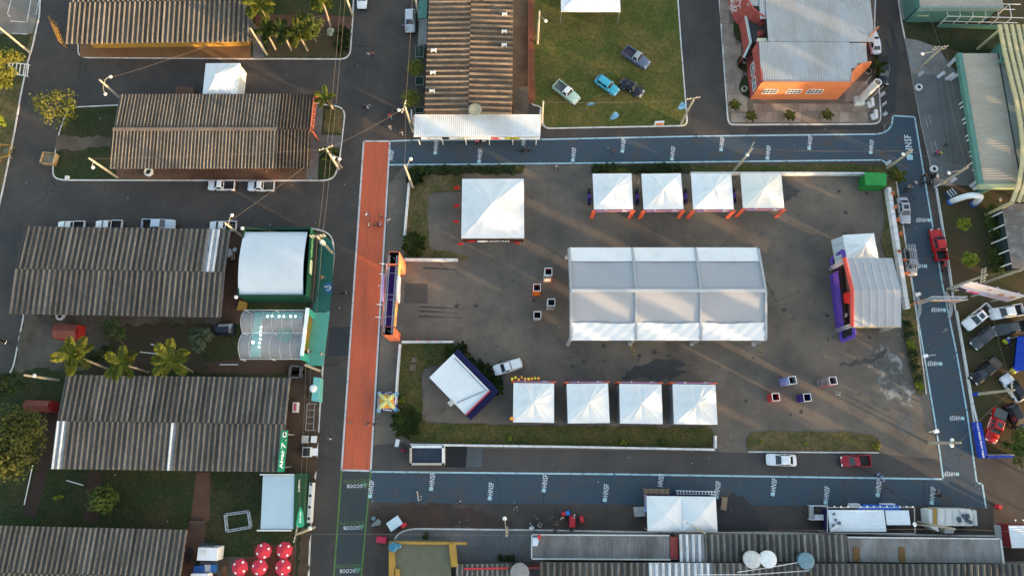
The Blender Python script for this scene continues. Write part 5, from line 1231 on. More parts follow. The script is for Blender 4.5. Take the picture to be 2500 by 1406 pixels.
MB().prism(c, .13, zq).build('body', M('booth_pale', (.42, .52, .57), (.38, .48, .53), r=.6, sc=.2, fine=.03), t)
q = MB(); a, b = P(628, 1294, zq), P(712, 1294, zq); q.beam(a + Vector((0, 0, .1)), b + Vector((0, 0, .1)), .16); a2, b2 = P(635, 1158, zq), P(718, 1158, zq); q.beam(a2 + Vector((0, 0, .1)), b2 + Vector((0, 0, .1)), .16); q.build('roof_rail', steelw, t)
a, b = Vector((c[1].x + .05, c[1].y, .13)), Vector((c[2].x + .05, c[2].y + .3, .13)); e = Vector((1, 0, 0))
q = MB(); f0 = [a, b, b + e * 1.2, a + e * 1.2]; tp = [Vector((a.x, a.y, 3.7)), Vector((b.x, b.y, 3.7)), Vector((b.x + 1.2, b.y, 2.0)), Vector((a.x + 1.2, a.y, 2.0))]; q.hexa(f0[::-1], tp[::-1]); fr_ = q.build('front', cloth('booth_dark', (.012, .05, .028)), t)
up = (tp[0] - tp[3]).normalized(); dd = (tp[1] - tp[0]).normalized(); nn = dd.cross(up); nn = nn if nn.z > 0 else -nn
lettering('ENERGIA', flat('sign_white'), frame(tp[3].lerp(tp[2], .78).lerp(tp[0].lerp(tp[1], .78), .62) + nn * .02, dd, up), 1.7, .22, fr_)
q = MB(); g = [(0, .35), (.06, .1), (.38, .28), (.52, .5), (.38, .72), (.06, .9), (0, .65)]
pts = [tp[3].lerp(tp[2], .02 + f * .72).lerp(tp[0].lerp(tp[1], .02 + f * .72), v * .9) + nn * .03 for f, v in g]
q.add(pts, [list(range(7))]); q.build('teal_sign', cloth('teal_sign', (.03, .36, .24)), fr_)
lettering('Algar', flat('sign_white'), frame(tp[3].lerp(tp[2], .2).lerp(tp[0].lerp(tp[1], .2), .45) + nn * .05, dd, up), 1.7, .4, fr_, bold=.04)
q = MB(); q.box((a.x + 1.45, (a.y + b.y) / 2 - .4, .75), (.55, 5.6, 1.25)); q.build('counter', flat('counter_white', (.6, .6, .58)), t)
for k in range(4): p = Vector((a.x + 1.45, (a.y + b.y) / 2 - 2.6 + k * 1.6, 1.45)); MB().lathe([(.18, 1.38), (.2, 1.42), (.05, 1.44)], (p.x, p.y, 0), 10).build('stool_top', dark, t)
q = MB(); q.sheet(PP([(737, 1214), (761, 1214), (761, 1232), (736, 1232)]), 0, .14); q.build('door_mat', cloth('mat', (.03, .035, .04)), None)['kind'] = 'structure'
# ---------------- navy cabin, turned
zc = 3.0
c = PP([(1048, 921), (1137, 1013), (1196, 956), (1108, 864)], zc)
t = thing('cabin', 'white ribbed roof cabin with navy walls standing askew by the lower verge', 'cabin', P(1122, 940))
ux = (c[1] - c[0]).normalized(); uy = Vector((-ux.y, ux.x, 0)); W, D = (c[1] - c[0]).length, (c[3] - c[0]).dot(uy)
q = MB(); corr(q, c[0] + ux * 0 + Vector((0, 0, .02)), ux, uy, W, D, .3, .04); q.build('roof', M('cabin_roof', (.66, .70, .73), (.60, .64, .67), r=.5, sc=.3, fine=.03), t)
q = MB(); o = [c[0], c[0] + ux * W, c[0] + ux * W + uy * D, c[0] + uy * D]; q.prism(o, .01, zc - .05); q.build('wall', navy, t)
q = MB(); q.wall(o[2] + ux * .1, o[3] + uy * 0 - ux * .1, zc - .3, -1.0, z0=.01); q.build('porch', navy, t)
q = MB(); q.wall(o[1] + uy * 0, o[2] + uy * .9, zc - .35, -.9, z0=.01); q.build('porch', navy, t)
q = MB(); q.beam(o[1] + Vector((0, 0, .1)), o[2] + Vector((0, 0, .1)), .2, .25); q.build('red_trim', paint('trim_red', (.5, .05, .06)), t)
q = MB(); q.beam(o[0] + ux * .6 + uy * (D - .35) + Vector((0, 0, .1)), o[1] - ux * .3 + uy * (D - .35) + Vector((0, 0, .1)), .12, .06); q.beam(o[0] + ux * (W * .72) + uy * .3 + Vector((0, 0, .1)), o[0] + ux * (W * .93) + uy * (D - .6) + Vector((0, 0, .1)), .1, .06); q.build('seam', flat('seam_dark', (.16, .2, .22)), t)
p = o[0] + ux * (W * .64) - uy * .3; q = MB(); q.box((p.x, p.y, zc - .1), (.8, .7, .6), .7); q.lathe([(.24, zc + .2), (.24, zc + .23)], (p.x, p.y, 0), 12); q.build('air_conditioner', flat('ac_grey', (.4, .4, .38)), t)
# ---------------- green cabin, low dark container, small stuff
t = thing('cabin', 'small bright green metal cabin at the upper right corner of the car park', 'cabin', P(2140, 448))
c = PP([(2112, 452), (2164, 454), (2167, 424), (2115, 422)], 2.5)
MB().prism(c, .1, 2.4).build('wall', paint('green_cabin_wall', (.01, .16, .03)), t)
q = MB(); ux = (c[1] - c[0]).normalized(); uy = Vector((-ux.y, ux.x, 0)); corr(q, c[0] + Vector((0, 0, .0)), ux, uy, (c[1] - c[0]).length, (c[3] - c[0]).dot(uy), .3, .06, drop=.15); q.build('roof', M('green_cabin', (.02, .26, .05), (.015, .20, .04), r=.5, sc=1), t)
t = thing('container', 'open dark container with pale wooden rim below the palm bush', 'container', P(1045, 1112))
c = PP([(1000, 1135), (1084, 1135), (1084, 1088), (1000, 1088)], 1.9)
for i in range(4):
    a, b = c[i], c[(i + 1) % 4]; q = MB(); q.wall((a.x, a.y, 0), (b.x, b.y, 0), 1.9, .3, z0=.01); q.build('side', flat('crate_wood', (.42, .36, .28)) if i in (0, 3) else steelw, t)
q = MB(); q.sheet(c, 0, 1.55); q.build('cover', M('cover_dark', (.030, .042, .060), (.022, .03, .045), r=.4, sc=1.5, bump=.4, bs=3), t)
layer('dark_mat', [(1086, 1089), (1141, 1089), (1137, 1141), (1086, 1140)], .0078, M('mat_black', (.013, .015, .018), sc=.6))
layer('grey_mat', [(1142, 1092), (1177, 1094), (1177, 1139), (1138, 1141)], .0079, M('mat_grey', (.085, .095, .10), (.06, .07, .075), sc=.6))
# inflatable tent with coloured cross
t = thing('inflatable_tent', 'small inflatable tent with yellow cross top and blue feet beside the red lane', 'tent', P(946, 985))
cx = P(945, 978, 2.9)
ft = [P(926, 1004), P(972, 1003), P(971, 962), P(928, 960)]
yb_ = M('inflatable', (.60, .42, .06), (.45, .5, .2), r=.5, sc=.8, fine=.05); blue_i = cloth('inflate_blue', (.10, .26, .55), (.3, .5, .6))
for p in ft:
    mid = Vector((p.x, p.y, 0)).lerp(Vector((cx.x, cx.y, 0)), .25)
    q = MB(); q.tube([Vector((cx.x, cx.y, 2.75)), Vector((p.x, p.y, 0)).lerp(Vector((cx.x, cx.y, 0)), .6) + Vector((0, 0, 2.65)), Vector((p.x, p.y, 0)).lerp(Vector((cx.x, cx.y, 0)), .25) + Vector((0, 0, 2.2))], [.3, .3, .29], 8); q.build('arm', M('inflate_yellow', (.60, .50, .12), (.45, .55, .3), r=.5, sc=.7), t, smooth=True)
    q = MB(); q.tube([Vector((p.x, p.y, 0)).lerp(Vector((cx.x, cx.y, 0)), .25) + Vector((0, 0, 2.2)), Vector((p.x, p.y, 0)).lerp(Vector((cx.x, cx.y, 0)), .06) + Vector((0, 0, 1.2)), Vector((p.x, p.y, .01))], [.29, .3, .32], 8); q.build('foot', blue_i, t, smooth=True)
for i in range(4):
    a, b = ft[i].lerp(cx, .22), ft[(i + 1) % 4].lerp(cx, .22); a = Vector((a.x, a.y, 2.25)); b = Vector((b.x, b.y, 2.25)); m_ = (a + b) / 2
    q = MB(); q.add([a, b, Vector((cx.x, cx.y, 2.78))], [[0, 1, 2]]); q.build('roof_panel', M('inflate_orange', (.62, .28, .04), None, r=.6), t)
    out = Vector((m_.x - cx.x, m_.y - cx.y, 0)).normalized()
    q = MB(); q.add([a, b, b + out * .35 + Vector((0, 0, -.6)), a + out * .35 + Vector((0, 0, -.6))], [[3, 2, 1, 0]]); vp = q.build('valance', cloth('valance', (.03, .05, .2), (.1, .04, .25)), t)
    lettering('LUAN', flat('sign_white'), frame(m_ + out * .2 + Vector((0, 0, -.2)), Vector((-out.y, out.x, 0)), Vector((-out.x * .35, -out.y * .35, .6))), 1.5, .45, vp)
# umbrellas and deck
deck = layer('wooden_deck', [(530, 1358), (622, 1358), (624, 1330), (724, 1330), (716, 1480), (530, 1480)], .128, M('deck_floor', (.10, .088, .07), (.075, .062, .05), sc=.3))
red_deck = layer('red_deck', [(596, 1360), (624, 1360), (626, 1332), (722, 1332), (714, 1480), (596, 1480)], .131, M('deck_red', (.085, .022, .014), (.12, .035, .018), r=.8, sc=.3))
for i in range(14):
    a, b = P(598 + i * 8.6, 1362 if i < 3 else 1334), P(596 + i * 8.5, 1470); q = MB(); q.line([a, b], .42, .136); q.build('plank', M('plank_red', (.10, .028, .016), (.13, .04, .02), r=.8, sc=.5, rn=.2), red_deck)
um = cloth('umbrella_red', (.62, .045, .07), (.55, .04, .06))
lo_um = ['upper left of the top pair', 'upper right, nearest the dirt strip', 'leftmost of the lower row', 'middle of the lower row', 'right of the lower row']
for i, (x, y) in enumerate([(642, 1345), (693, 1343), (584, 1385), (632, 1385), (690, 1385), (589, 1425), (637, 1425), (694, 1424)]):
    c = P(x, y, 2.4); lab = 'red and pink beer garden umbrella, %s' % (lo_um[i] if i < 5 else ['bottom edge, left', 'bottom edge, middle', 'bottom edge, right'][i - 5])
    t = thing('umbrella', lab, 'umbrella', (c.x, c.y, .13), .3 * i, 'red umbrellas on the deck')
    q = MB(); n = 8; R_ = 1.18
    vs = [(0, 0, 2.75)] + [(R_ * .5 * math.cos(k * math.pi / 4), R_ * .5 * math.sin(k * math.pi / 4), 2.52) for k in range(8)] + [(R_ * math.cos(k * math.pi / 4), R_ * math.sin(k * math.pi / 4), 2.2) for k in range(8)] + [(R_ * 1.0 * math.cos(k * math.pi / 4), R_ * 1.0 * math.sin(k * math.pi / 4), 2.05) for k in range(8)]
    vs = [(x_, y_, z_ - .13) for x_, y_, z_ in vs]
    q.add(vs, [[0, 1 + k, 1 + (k + 1) % 8] for k in range(8)] + [[1 + k, 9 + k, 9 + (k + 1) % 8, 1 + (k + 1) % 8] for k in range(8)] + [[9 + k, 17 + k, 17 + (k + 1) % 8, 9 + (k + 1) % 8] for k in range(8)]); q.build('canopy', um, t, world=False)
    for k in range(4):
        a_ = k * math.pi / 2 + math.pi / 8; q = MB(); r_ = R_ * .72; q.lathe([(.17, 0), (.17, .012)], n=10); me = q.mesh('logo_disc', flat('sign_white'))
        o = bpy.data.objects.new('logo_disc', me); COL.objects.link(o); o.parent = t; o.matrix_local = Matrix.Translation((r_ * math.cos(a_), r_ * math.sin(a_), 2.285)) @ Matrix.Rotation(a_, 4, 'Z') @ Matrix.Rotation(R(30), 4, 'Y')
    MB().tube([(0, 0, 0), (0, 0, 2.6)], .035).build('pole', steel, t, world=False); MB().lathe([(.3, 0), (.3, .08), (.06, .12)], n=10).build('base', dark, t, world=False)
wood = M('wood_brown', (.16, .07, .03), (.11, .05, .025), r=.7, sc=2)
for (x, y) in [(549, 1388)]:
    c = P(x, y, .7); t = thing('picnic_set', 'brown wooden table with folding chairs on the pale deck', 'table', (c.x, c.y, .13), .05)
    MB().box((0, 0, .7), (.8, .8, .05)).build('tabletop', wood, t, world=False)
    for s1 in (-1, 1):
        for s2 in (-1, 1): MB().beam((s1 * .35, s2 * .35, 0), (s1 * .3, s2 * .3, .68), .05).build('leg', wood, t, world=False)
for i, (x, y) in enumerate([(550, 1373), (548, 1400)]):
    c = P(x, y, .4); t = thing('folding_chair', 'brown folding chair %s the wooden table on the pale deck' % ['above', 'below'][i], 'chair', (c.x, c.y, .13), math.pi * i)
    for k in range(4): MB().box((0, -.2 + k * .13, .42), (.45, .1, .03)).build('seat_slat', wood, t, world=False)
    for k in range(3): MB().box((0, .24 + .03 * k, .6 + k * .12), (.45, .03, .09)).build('back_slat', wood, t, world=False)
    for s in (-1, 1): MB().beam((s * .2, -.25, 0), (s * .2, .3, .86), .035).build('leg', wood, t, world=False); MB().beam((s * .2, .25, 0), (s * .2, -.2, .42), .035).build('leg', wood, t, world=False)
# square truss lying on the grass
t = thing('truss_square', 'square of white truss lying on the dark grass', 'truss', P(582, 1272, .12))
c = PP([(554, 1296), (612, 1286), (606, 1248), (550, 1256)], .35)
for i in range(4): q = MB(); a, b = c[i], c[(i + 1) % 4]; d = (b - a).normalized() * .0; truss(q, Vector((a.x, a.y, .29)), Vector((b.x, b.y, .29)), .3, r=.03); q.build('truss_beam', alu, t)
# pale pipes and stakes on the ground
for i, (a, b, lab) in enumerate([((460, 839), (397, 838), 0), ((368, 840), (397, 846), 0), ((342, 859), (387, 864), 0), ((536, 890), (581, 890), 0), ((162, 1172), (203, 1184), 0), ((59, 1232), (80, 1135), 0)][1:]):
    lab = ['upper of two pale poles lying left of the dark ladder car', 'lower of two pale poles lying below the thin tree', 'pale pole lying below the clear tent', 'thin grey pole lying in the dark grass of the lower left', 'long pale pole lying at the edge of the big tree'][i]
    MB().tube([P(*a, .2), P(*b, .2)], .08, 6).single('pole_on_ground', steelw, lab, 'pole', P(*a, .12))
q = MB(); q.prism(PP([(706, 888), (735, 888), (732, 922), (704, 922)], .9), .12, .9); 
t = thing('masonry_pit', 'grey masonry bin beside the end of the fourth shed', 'bin', P(720, 905, .12))
c = PP([(703, 922), (732, 923), (736, 893), (707, 891)], 1.1)
for i in range(4): q = MB(); a, b = c[i], c[(i + 1) % 4]; q.wall((a.x, a.y, 0), (b.x, b.y, 0), 1.0, .2, z0=.12); q.build('wall', conc_dk, t)
# steps
t = thing('steps', 'short flight of grey brown steps above the bottom left shed', 'steps', P(484, 1277, .12))
for k in range(4): q = MB(); c = PP([(466, 1286 - k * 4), (502, 1286 - k * 4), (502, 1282 - k * 4), (466, 1282 - k * 4)]); q.prism(c, .12, .2 + .13 * k); q.build('tread', M('step_brown', (.085, .055, .042), None, r=.9, rn=.1), t)
# red huts with gable roofs
for (pts, lab) in (([(131, 826), (186, 826), (190, 792), (133, 790)], 'red painted hut below the third shed'), ([(60, 1004), (122, 1004), (122, 978), (62, 976)], 'brick red hut between the large tree and the fourth shed')):
    c = PP(pts, 2.2); t = thing('red_hut', lab, 'hut', (c[0] + c[2]) / 2 - Vector((0, 0, 2.1)))
    o = [Vector((p.x, p.y, 0)) for p in c]; q = MB(); q.prism(o, .12, 1.9); q.build('wall', flat('hut_red', (.30, .02, .018)), t)
    m0, m1 = (c[0] + c[3]) / 2, (c[1] + c[2]) / 2; z_ = Vector((0, 0, .5))
    for a, b, e, f in ((c[0], c[1], m1 + z_, m0 + z_), (c[2], c[3], m0 + z_, m1 + z_)):
        q = MB(); q.hexa([a, b, e, f], [v + Vector((0, 0, .06)) for v in (a, b, e, f)]); q.build('roof', M('hut_roof', (.20, .055, .038), (.15, .045, .03), r=.8, sc=.8), t)
# skip, yellow fence, ramp frame, small roadside things
c = P(117, 386, 1.0); t = thing('skip', 'rusty cream rubble skip standing at the kerb on the left street', 'skip', (c.x, c.y, .004), -.12)
for sx, sy, w, d in ((0, -1, 2.2, .08), (0, 1, 2.2, .08), (-1, 0, .08, 1.84), (1, 0, .08, 1.84)): MB().box((sx * 1.06, sy * .92, .6), (w, d, 1.1)).build('side', M('skip_cream', (.42, .33, .20), (.25, .12, .06), r=.8, sc=1.2), t, world=False)
q = MB(); q.box((0, 0, .4), (2.0, 1.7, .7)); q.build('rubble', M('rubble', (.24, .22, .15), (.15, .12, .08), sc=2, bump=.8, bs=6), t, world=False)
t = thing('yellow_gate', 'yellow slatted metal gate leaning at the left end of the top shed', 'gate', P(152, 90, .0))
a, b, h = P(139, 60), P(163, 118), 2.4
for k in range(8): p = a.lerp(b, k / 7); MB().beam((p.x, p.y, .01), (p.x, p.y, h), .12, .05).build('slat', yel, t)
for z in (.3, 1.2, 2.3): MB().beam((a.x, a.y, z), (b.x, b.y, z), .08).build('rail', yel, t)
t = thing('grid_frame', 'white ladder-like steel grid frame at the left kerb', 'frame', P(44, 170, .12))
a, b, c_, d = P(18, 180, .5), P(66, 186, .5), P(70, 158, .5), P(22, 154, .5)
for p, q_ in ((a, b), (b, c_), (c_, d), (d, a)): MB().beam(p, q_, .12).build('rail', steelw, t)
for k in range(1, 5): MB().beam(a.lerp(b, k / 5), d.lerp(c_, k / 5), .10).build('bar', steelw, t)
for p in (a, b, c_, d): MB().beam((p.x, p.y, .12), p, .1).build('leg', steelw, t)
t = thing('bin_cage', 'yellow framed bin cage at the left picture edge', 'cage', P(8, 370, .12))
c = PP([(-6, 388), (20, 380), (26, 356), (0, 352)], 1.0)
for i in range(4): MB().beam(c[i], c[(i + 1) % 4], .12).build('rail', yel, t); MB().beam((c[i].x, c[i].y, .12), c[i], .1).build('post', yel, t)
p = P(16, 368, .8); MB().lathe([(.5, .15), (.55, .8), (.4, .85)], (p.x, p.y, 0), 12).build('bin', flat('bin_olive', (.12, .12, .07)), t)
# tyres, tanks and round things
def ring(px, py, r, m, label, z=.0, inner=dark):
    c = P(px, py, .4); q = MB(); q.lathe([(r * .55, z + .05), (r * .55, z + .5), (r * .8, z + .6), (r, z + .45), (r, z + .1), (r * .8, z + .01)], (c.x, c.y, 0), 14); q.v
    t = thing('planter_ring', label, 'planter', (c.x, c.y, z)); q.build('ring', m, t); MB().lathe([(r * .54, z + .02), (r * .54, z + .3)], (c.x, c.y, 0), 12).build('soil', inner, t)
ring(2243, 214, .62, flat('ring_white', (.65, .65, .63)), 'white painted ring planter on the apron near the black car', .124)
ring(2280, 413, .62, flat('ring_white'), 'white painted ring planter on the apron above the black tyre', .124)
ring(2280, 430, .42, flat('tyre_black', (.02, .02, .02)), 'black tyre lying on the apron between white ring and person', .124)
ring(1818, 149, .55, flat('ring_concrete', (.26, .24, .2)), 'concrete ring planter in the upper bed of the orange building', .14, grass_dk)
ring(1817, 218, .55, flat('ring_concrete'), 'concrete ring planter in the lower bed of the orange building', .14, grass_dk)
ring(363, 420, .75, flat('ring_white'), 'white cistern rim with dark green inside, under the eave of the second shed', .12, flat('algae', (.02, .06, .04)))
ring(148, 771, .7, flat('ring_white'), 'white cistern rim half hidden under the eave of the third shed', .12)
q = MB(); p = P(165, 435, .2); q.box((p.x, p.y, .3), (.6, .6, .35)); q.single('meter_box', white, 'small white box in the grass corner of the second shed block', 'box', (p.x, p.y, .12))
# palm pots on the plaza, fixed lights etc come with the plants
# pale panels leaning against the pavilion, small boards on the road
def board(name, label, base, tip, h, w, m, cat='board', z0=.12):
    a = P(*base, z0); tp = P(*tip, h); d = Vector((tp.x - a.x, tp.y - a.y, 0)); n = Vector((-d.y, d.x, 0)).normalized() * w / 2 if d.length > .05 else Vector((w / 2, 0, 0))
    q = MB(); th = Vector((0, 0, .06))
    q.hexa([a - n, a + n, Vector((tp.x, tp.y, h)) + n, Vector((tp.x, tp.y, h)) - n], [v + th for v in (a - n, a + n, Vector((tp.x, tp.y, h)) + n, Vector((tp.x, tp.y, h)) - n)])
    return q.single(name, m, label, cat, a)
bw = flat('board_white', (.62, .62, .64), (.5, .5, .55))
wb = [((2148, 236), (2160, 226), 'upper white board beside the black car'), ((2153, 258), (2164, 250), 'middle white board beside the black car'), ((2156, 283), (2165, 275), 'lower white board beside the concrete benches'), ((2158, 316), (2160, 306), 'square white sign board at the bend of the painted road'), ((2162, 402), (2175, 394), 'white board at the inner bend of the painted road'),
      ((2242, 186), (2254, 176), 'white board by the utility pole on the apron'), ((2288, 190), (2306, 177), 'wide white board on the apron edge'), ((2313, 163), (2335, 141), 'long white panel leaning on the pavilion corner'), ((2308, 195), (2330, 180), 'left white panel of the stack leaning at the pavilion'), ((2318, 196), (2338, 182), 'right white panel of the stack leaning at the pavilion'),
      ((2320, 446), (2334, 435), 'white board on the apron above the inflatable arch'), ((2368, 456), (2384, 444), 'upper bent white panel at the lower corner of the pavilion'), ((2375, 463), (2394, 452), 'lower white panel at the lower corner of the pavilion'), ((2281, 458), (2296, 449), 'low white board at the kerb above the inflatable arch')]
for base, tip, lab in wb: board('leaning_board', lab, base, tip, 1.3 if lab[0] != 'l' else 1.8, .55, bw)
t = thing('sign_board', 'low white sign board with orange face on the lawn kerb', 'sign', P(1606, 308, .12))
a, b = P(1596, 309), P(1618, 308); q = MB(); q.wall(a, b, 1.2, .3, z0=.12); bo = q.build('board', white, t); q = MB(); q.wall(a.lerp(b, .15) + Vector((0, -.03, 0)), a.lerp(b, .9) + Vector((0, -.03, 0)), .7, .02, z0=.4); q.build('face', flat('face_orange', (.55, .17, .06)), t)
# inflatable arch
t = thing('inflatable_arch', 'white inflatable arch with blue feet on the right lawn', 'arch', P(2345, 495, .12))
a, b = P(2319, 494, .12), P(2376, 499, .12); pts = []
for k in range(13):
    f = k / 12; e = (1 - abs(2 * f - 1) ** 3); pts.append(a.lerp(b, f) + Vector((0, 0, .35 + 3.2 * e)))
pts[0].z = .5; pts[-1].z = .5
MB().tube(pts, .48, 10).build('tube', cloth('arch_white', (.74, .77, .79)), t, smooth=True)
for p in (pts[0], pts[-1]): MB().tube([Vector((p.x, p.y, .125)), Vector((p.x, p.y, .62))], .53, 10).build('foot', cloth('arch_blue', (.02, .13, .5)), t)
c = P(2322, 472, .6); t = thing('road_case', 'open dark equipment case beside the inflatable arch', 'case', (c.x, c.y, .12), .55)
MB().box((0, 0, .35), (1.9, 1.3, .6)).build('body', flat('case_navy', (.03, .05, .08)), t, world=False)
for k in range(3): MB().box((-.5 + .5 * k, 0, .68), (.12, 1.3, .06)).build('batten', white, t, world=False)
# billboard
t = thing('billboard', 'large pale billboard with pictured people at the right edge', 'billboard', P(2395, 712, .12))
z0, z1 = 2.2, 6.2
a, b = P(2328, 704, z0), P(2458, 737, z0); d = (b - a).normalized(); n = Vector((d.y, -d.x, 0))
q = MB(); q.hexa([a, b, b - n * .15, a - n * .15], [v + Vector((0, 0, z1 - z0)) for v in (a, b, b - n * .15, a - n * .15)]); pn_ = q.build('panel', cloth('bb_white', (.66, .61, .62), (.6, .55, .58)), t)
def bbp(s, z): return a + d * ((b - a).length * s) + n * .012 + Vector((0, 0, (z1 - z0) * z))
def bb(name, pts, m, k): q = MB(); q.add([bbp(s, z) + n * (.004 * k) for s, z in pts], [list(range(len(pts)))]); q.build(name, m, pn_)
bb('print_blue_band', [(.01, .0), (.62, .0), (.60, .38), (.3, .45), (.01, .55)], cloth('bb_blue', (.28, .38, .58), (.4, .38, .55)), 1)
bb('print_dark_stripe', [(.01, .02), (.22, .0), (.2, .2), (.02, .3)], navy, 2)
bb('print_red', [(.24, .02), (.46, .02), (.44, .18), (.26, .2)], cloth('bb_red', (.45, .05, .15)), 2)
bb('print_person', [(.56, .0), (.99, .0), (.97, .45), (.86, .48), (.75, .52), (.66, .45), (.58, .3)], cloth('bb_shirt', (.30, .24, .33), (.38, .34, .42)), 2)
for s in (.70, .90):
    bb('print_face', [(s + .05 * math.cos(k * .7), .58 + .14 * math.sin(k * .7)) for k in range(9)], cloth('bb_skin', (.42, .23, .14)), 3)
bb('print_mark', [(.40, .68), (.47, .66), (.48, .82), (.42, .84)], cloth('bb_grey', (.3, .25, .3)), 2)
for s in (.12, .5, .88): p = a.lerp(b, s) - n * .25; MB().beam((p.x, p.y, .12), (p.x, p.y, z1), .25).build('post', steel, t)
# banner gate over the painted road
t = thing('truss_gate', 'silver truss gate with banner spanning the painted road', 'gate', P(2275, 742))
f1, f2 = P(2237, 742), P(2313, 742)
for f in (f1, f2): q = MB(); truss(q, (f.x, f.y, .01), (f.x, f.y, 4.0), .4, r=.03); q.build('tower', alu, t)
q = MB(); truss(q, (f1.x - .2, f1.y, 4.1), (f2.x + .4, f2.y, 4.1), .5, r=.035); q.build('beam', alu, t)
q = MB(); q.box(((f1.x + f2.x) / 2, f1.y - .3, 3.7), (f2.x - f1.x - .4, .06, .7)); bn = q.build('banner', cloth('banner_mix', (.6, .55, .45), (.45, .1, .1)), t)
q = MB(); q.box((f1.x + .8, f1.y - .34, 3.7), (.9, .02, .5)); q.build('print_yellow', cloth('b_yellow', (.6, .42, .02)), bn)
for s, f in ((1, f1), (1, f2)):
    q = MB(); pts = [Vector((f.x - .8 + 1.15 * math.cos(a_), f.y - .2 + 2.3 * math.sin(a_), .2)) for a_ in [(-1.1 + k * .22) for k in range(11)]]
    for u, v in zip(pts, pts[1:]): truss(q, u, v, .3, 1, r=.025)
    q.build('curved_foot', alu, t)
# small round signs on the road edge
for i, (b_, tp_) in enumerate([((2248, 872), (2285, 866)), ((2231, 722), (2250, 714)), ((2290, 1052), (2268, 1054))]):
    b0 = P(*[(2250, 871), (2232, 722), (2276, 1053)][i]); lab = ['white paddle sign lying low over the painted road above the fifth marking', 'small white paddle sign at the left foot of the truss gate', 'white lamp-like paddle sign by the lower right utility pole'][i]
    t = thing('paddle_sign', lab, 'sign', b0); q = MB(); tp2 = P(*tp_, 1.6)
    q.tube([b0, Vector((b0.x + (tp2.x - b0.x) * .2, b0.y + (tp2.y - b0.y) * .2, 1.5)), Vector((tp2.x, tp2.y, 1.6))], .04, 5); q.build('arm', steelw, t)
    MB().box((b0.x, b0.y, 1.0), (.7, .5, .3), .3).build('head', flat('sign_white'), t); 
# ------------------------------------------------------------------ food trailers and stall things
rib_white = M('trailer_white', (.66, .71, .75), (.58, .62, .65), r=.45, sc=.3, fine=.04)
def roofbox(t, pts, z, m, wm_, z0=.5, name='body'):
    c = PP(pts, z); o = [Vector((p.x, p.y, 0)) for p in c]
    MB().prism(o, z0, z - .06).build(name, wm_, t); ux = (c[1] - c[0]).normalized(); uy = Vector((-ux.y, ux.x, 0))
    q = MB(); corr(q, c[0], uy, ux, (c[3] - c[0]).dot(uy), (c[1] - c[0]).length, .3, .05); q.build('roof', m, t)
def wheels(t, pts, r=.38):
    for x, y in pts: MB().lathe([(r * .5, -.1), (r, -.1), (r, .1), (r * .5, .1)], (x, y, r + .01), 12, axis='y').build('wheel', flat('tyre_black'), t)
t = thing('food_trailer', 'long white ribbed food trailer with blue awning and lamp stalks', 'trailer', P(2120, 1270))
roofbox(t, [(2026, 1297), (2164, 1297), (2164, 1245), (2026, 1244)], 3.0, rib_white, navy); roofbox(t, [(2165, 1281), (2223, 1281), (2223, 1245), (2165, 1245)], 3.0, rib_white, navy)
c = PP([(2088, 1246), (2200, 1246), (2196, 1233), (2110, 1231)], 2.9); q = MB(); q.hexa([p + Vector((0, 0, -.05)) for p in c], [Vector((p.x, p.y, 2.95 - .5 * (i > 1))) for i, p in enumerate(c)]); q.build('awning', cloth('awning_blue', (.02, .12, .45)), t)
for x0, x1 in ((2078, 2100), (2156, 2186)): q = MB(); c = PP([(x0, 1238), (x1, 1238), (x1, 1229), (x0, 1229)], 1.1); q.prism(c, .01, 1.1); q.build('counter', twhite, t)
q = MB(); fr = PP([(2020, 1300), (2234, 1302), (2232, 1238), (2020, 1238)], 3.1)
for i in range(4): q.beam(fr[i], fr[(i + 1) % 4], .1)
for p in fr: q.beam((p.x, p.y, .01), p, .08)
q.build('frame', steel, t)
for i, x in enumerate([2037, 2053, 2070, 2101, 2117, 2133, 2149, 2165, 2183, 2197, 2213, 2228]):
    p = P(x, 1236, 3.3); r = P(x + 1, 1240, 3.1); q = MB(); q.tube([r, p], .02, 4); o = q.build('lamp_stalk', steel, t); MB().blob((p.x, p.y, 3.3), .11, 6, 4).build('bulb', M('bulb_white', (.8, .82, .8), None, r=.3), o)
q = MB(); c = PP([(1979, 1268), (2020, 1268), (2020, 1234), (1979, 1234)], 1.0)
for i in range(4): q.beam(c[i], c[(i + 1) % 4], .12); q.beam((c[i].x, c[i].y, .01), c[i], .08)
q.build('frame', steelw, t); q = MB(); q.prism(PP([(1988, 1268), (2014, 1268), (2014, 1256), (1988, 1256)], .9), .3, .95); q.build('counter', twhite, t); q = MB(); q.prism(PP([(1979, 1267), (1986, 1267), (1986, 1235), (1979, 1235)], 1.0), .3, 1.06); q.build('counter', steel, t)
for (x, y) in ((2036, 1254), (2040, 1268), (2046, 1277), (2034, 1281), (2050, 1276)): p = P(x, y, 3.1); q = MB(); q.box((p.x, p.y, 3.15), (.35, .25, .2), x); q.build('roof_clutter', flat('clutter', (.1, .12, .13)), t)
q = MB(); a, b = P(2028, 1296, 3.2), P(2048, 1279, 3.2); q.beam(a, b, .3, .06); q.build('roof_board', twhite, t)
wheels(t, [(P(2100, 1297).x, P(2100, 1294).y), (P(2112, 1297).x, P(2112, 1294).y)])
t = thing('food_trailer', 'boxy off-white food trailer with ochre stripe and dark clutter on top', 'trailer', P(2325, 1265))
q = MB(); c = PP([(2289, 1283), (2375, 1283), (2375, 1248), (2366, 1242), (2289, 1241)], 2.9); q.prism(c, .5, 2.9); q.build('body', M('trailer_cream', (.56, .56, .54), (.46, .45, .42), r=.5, sc=.6), t)
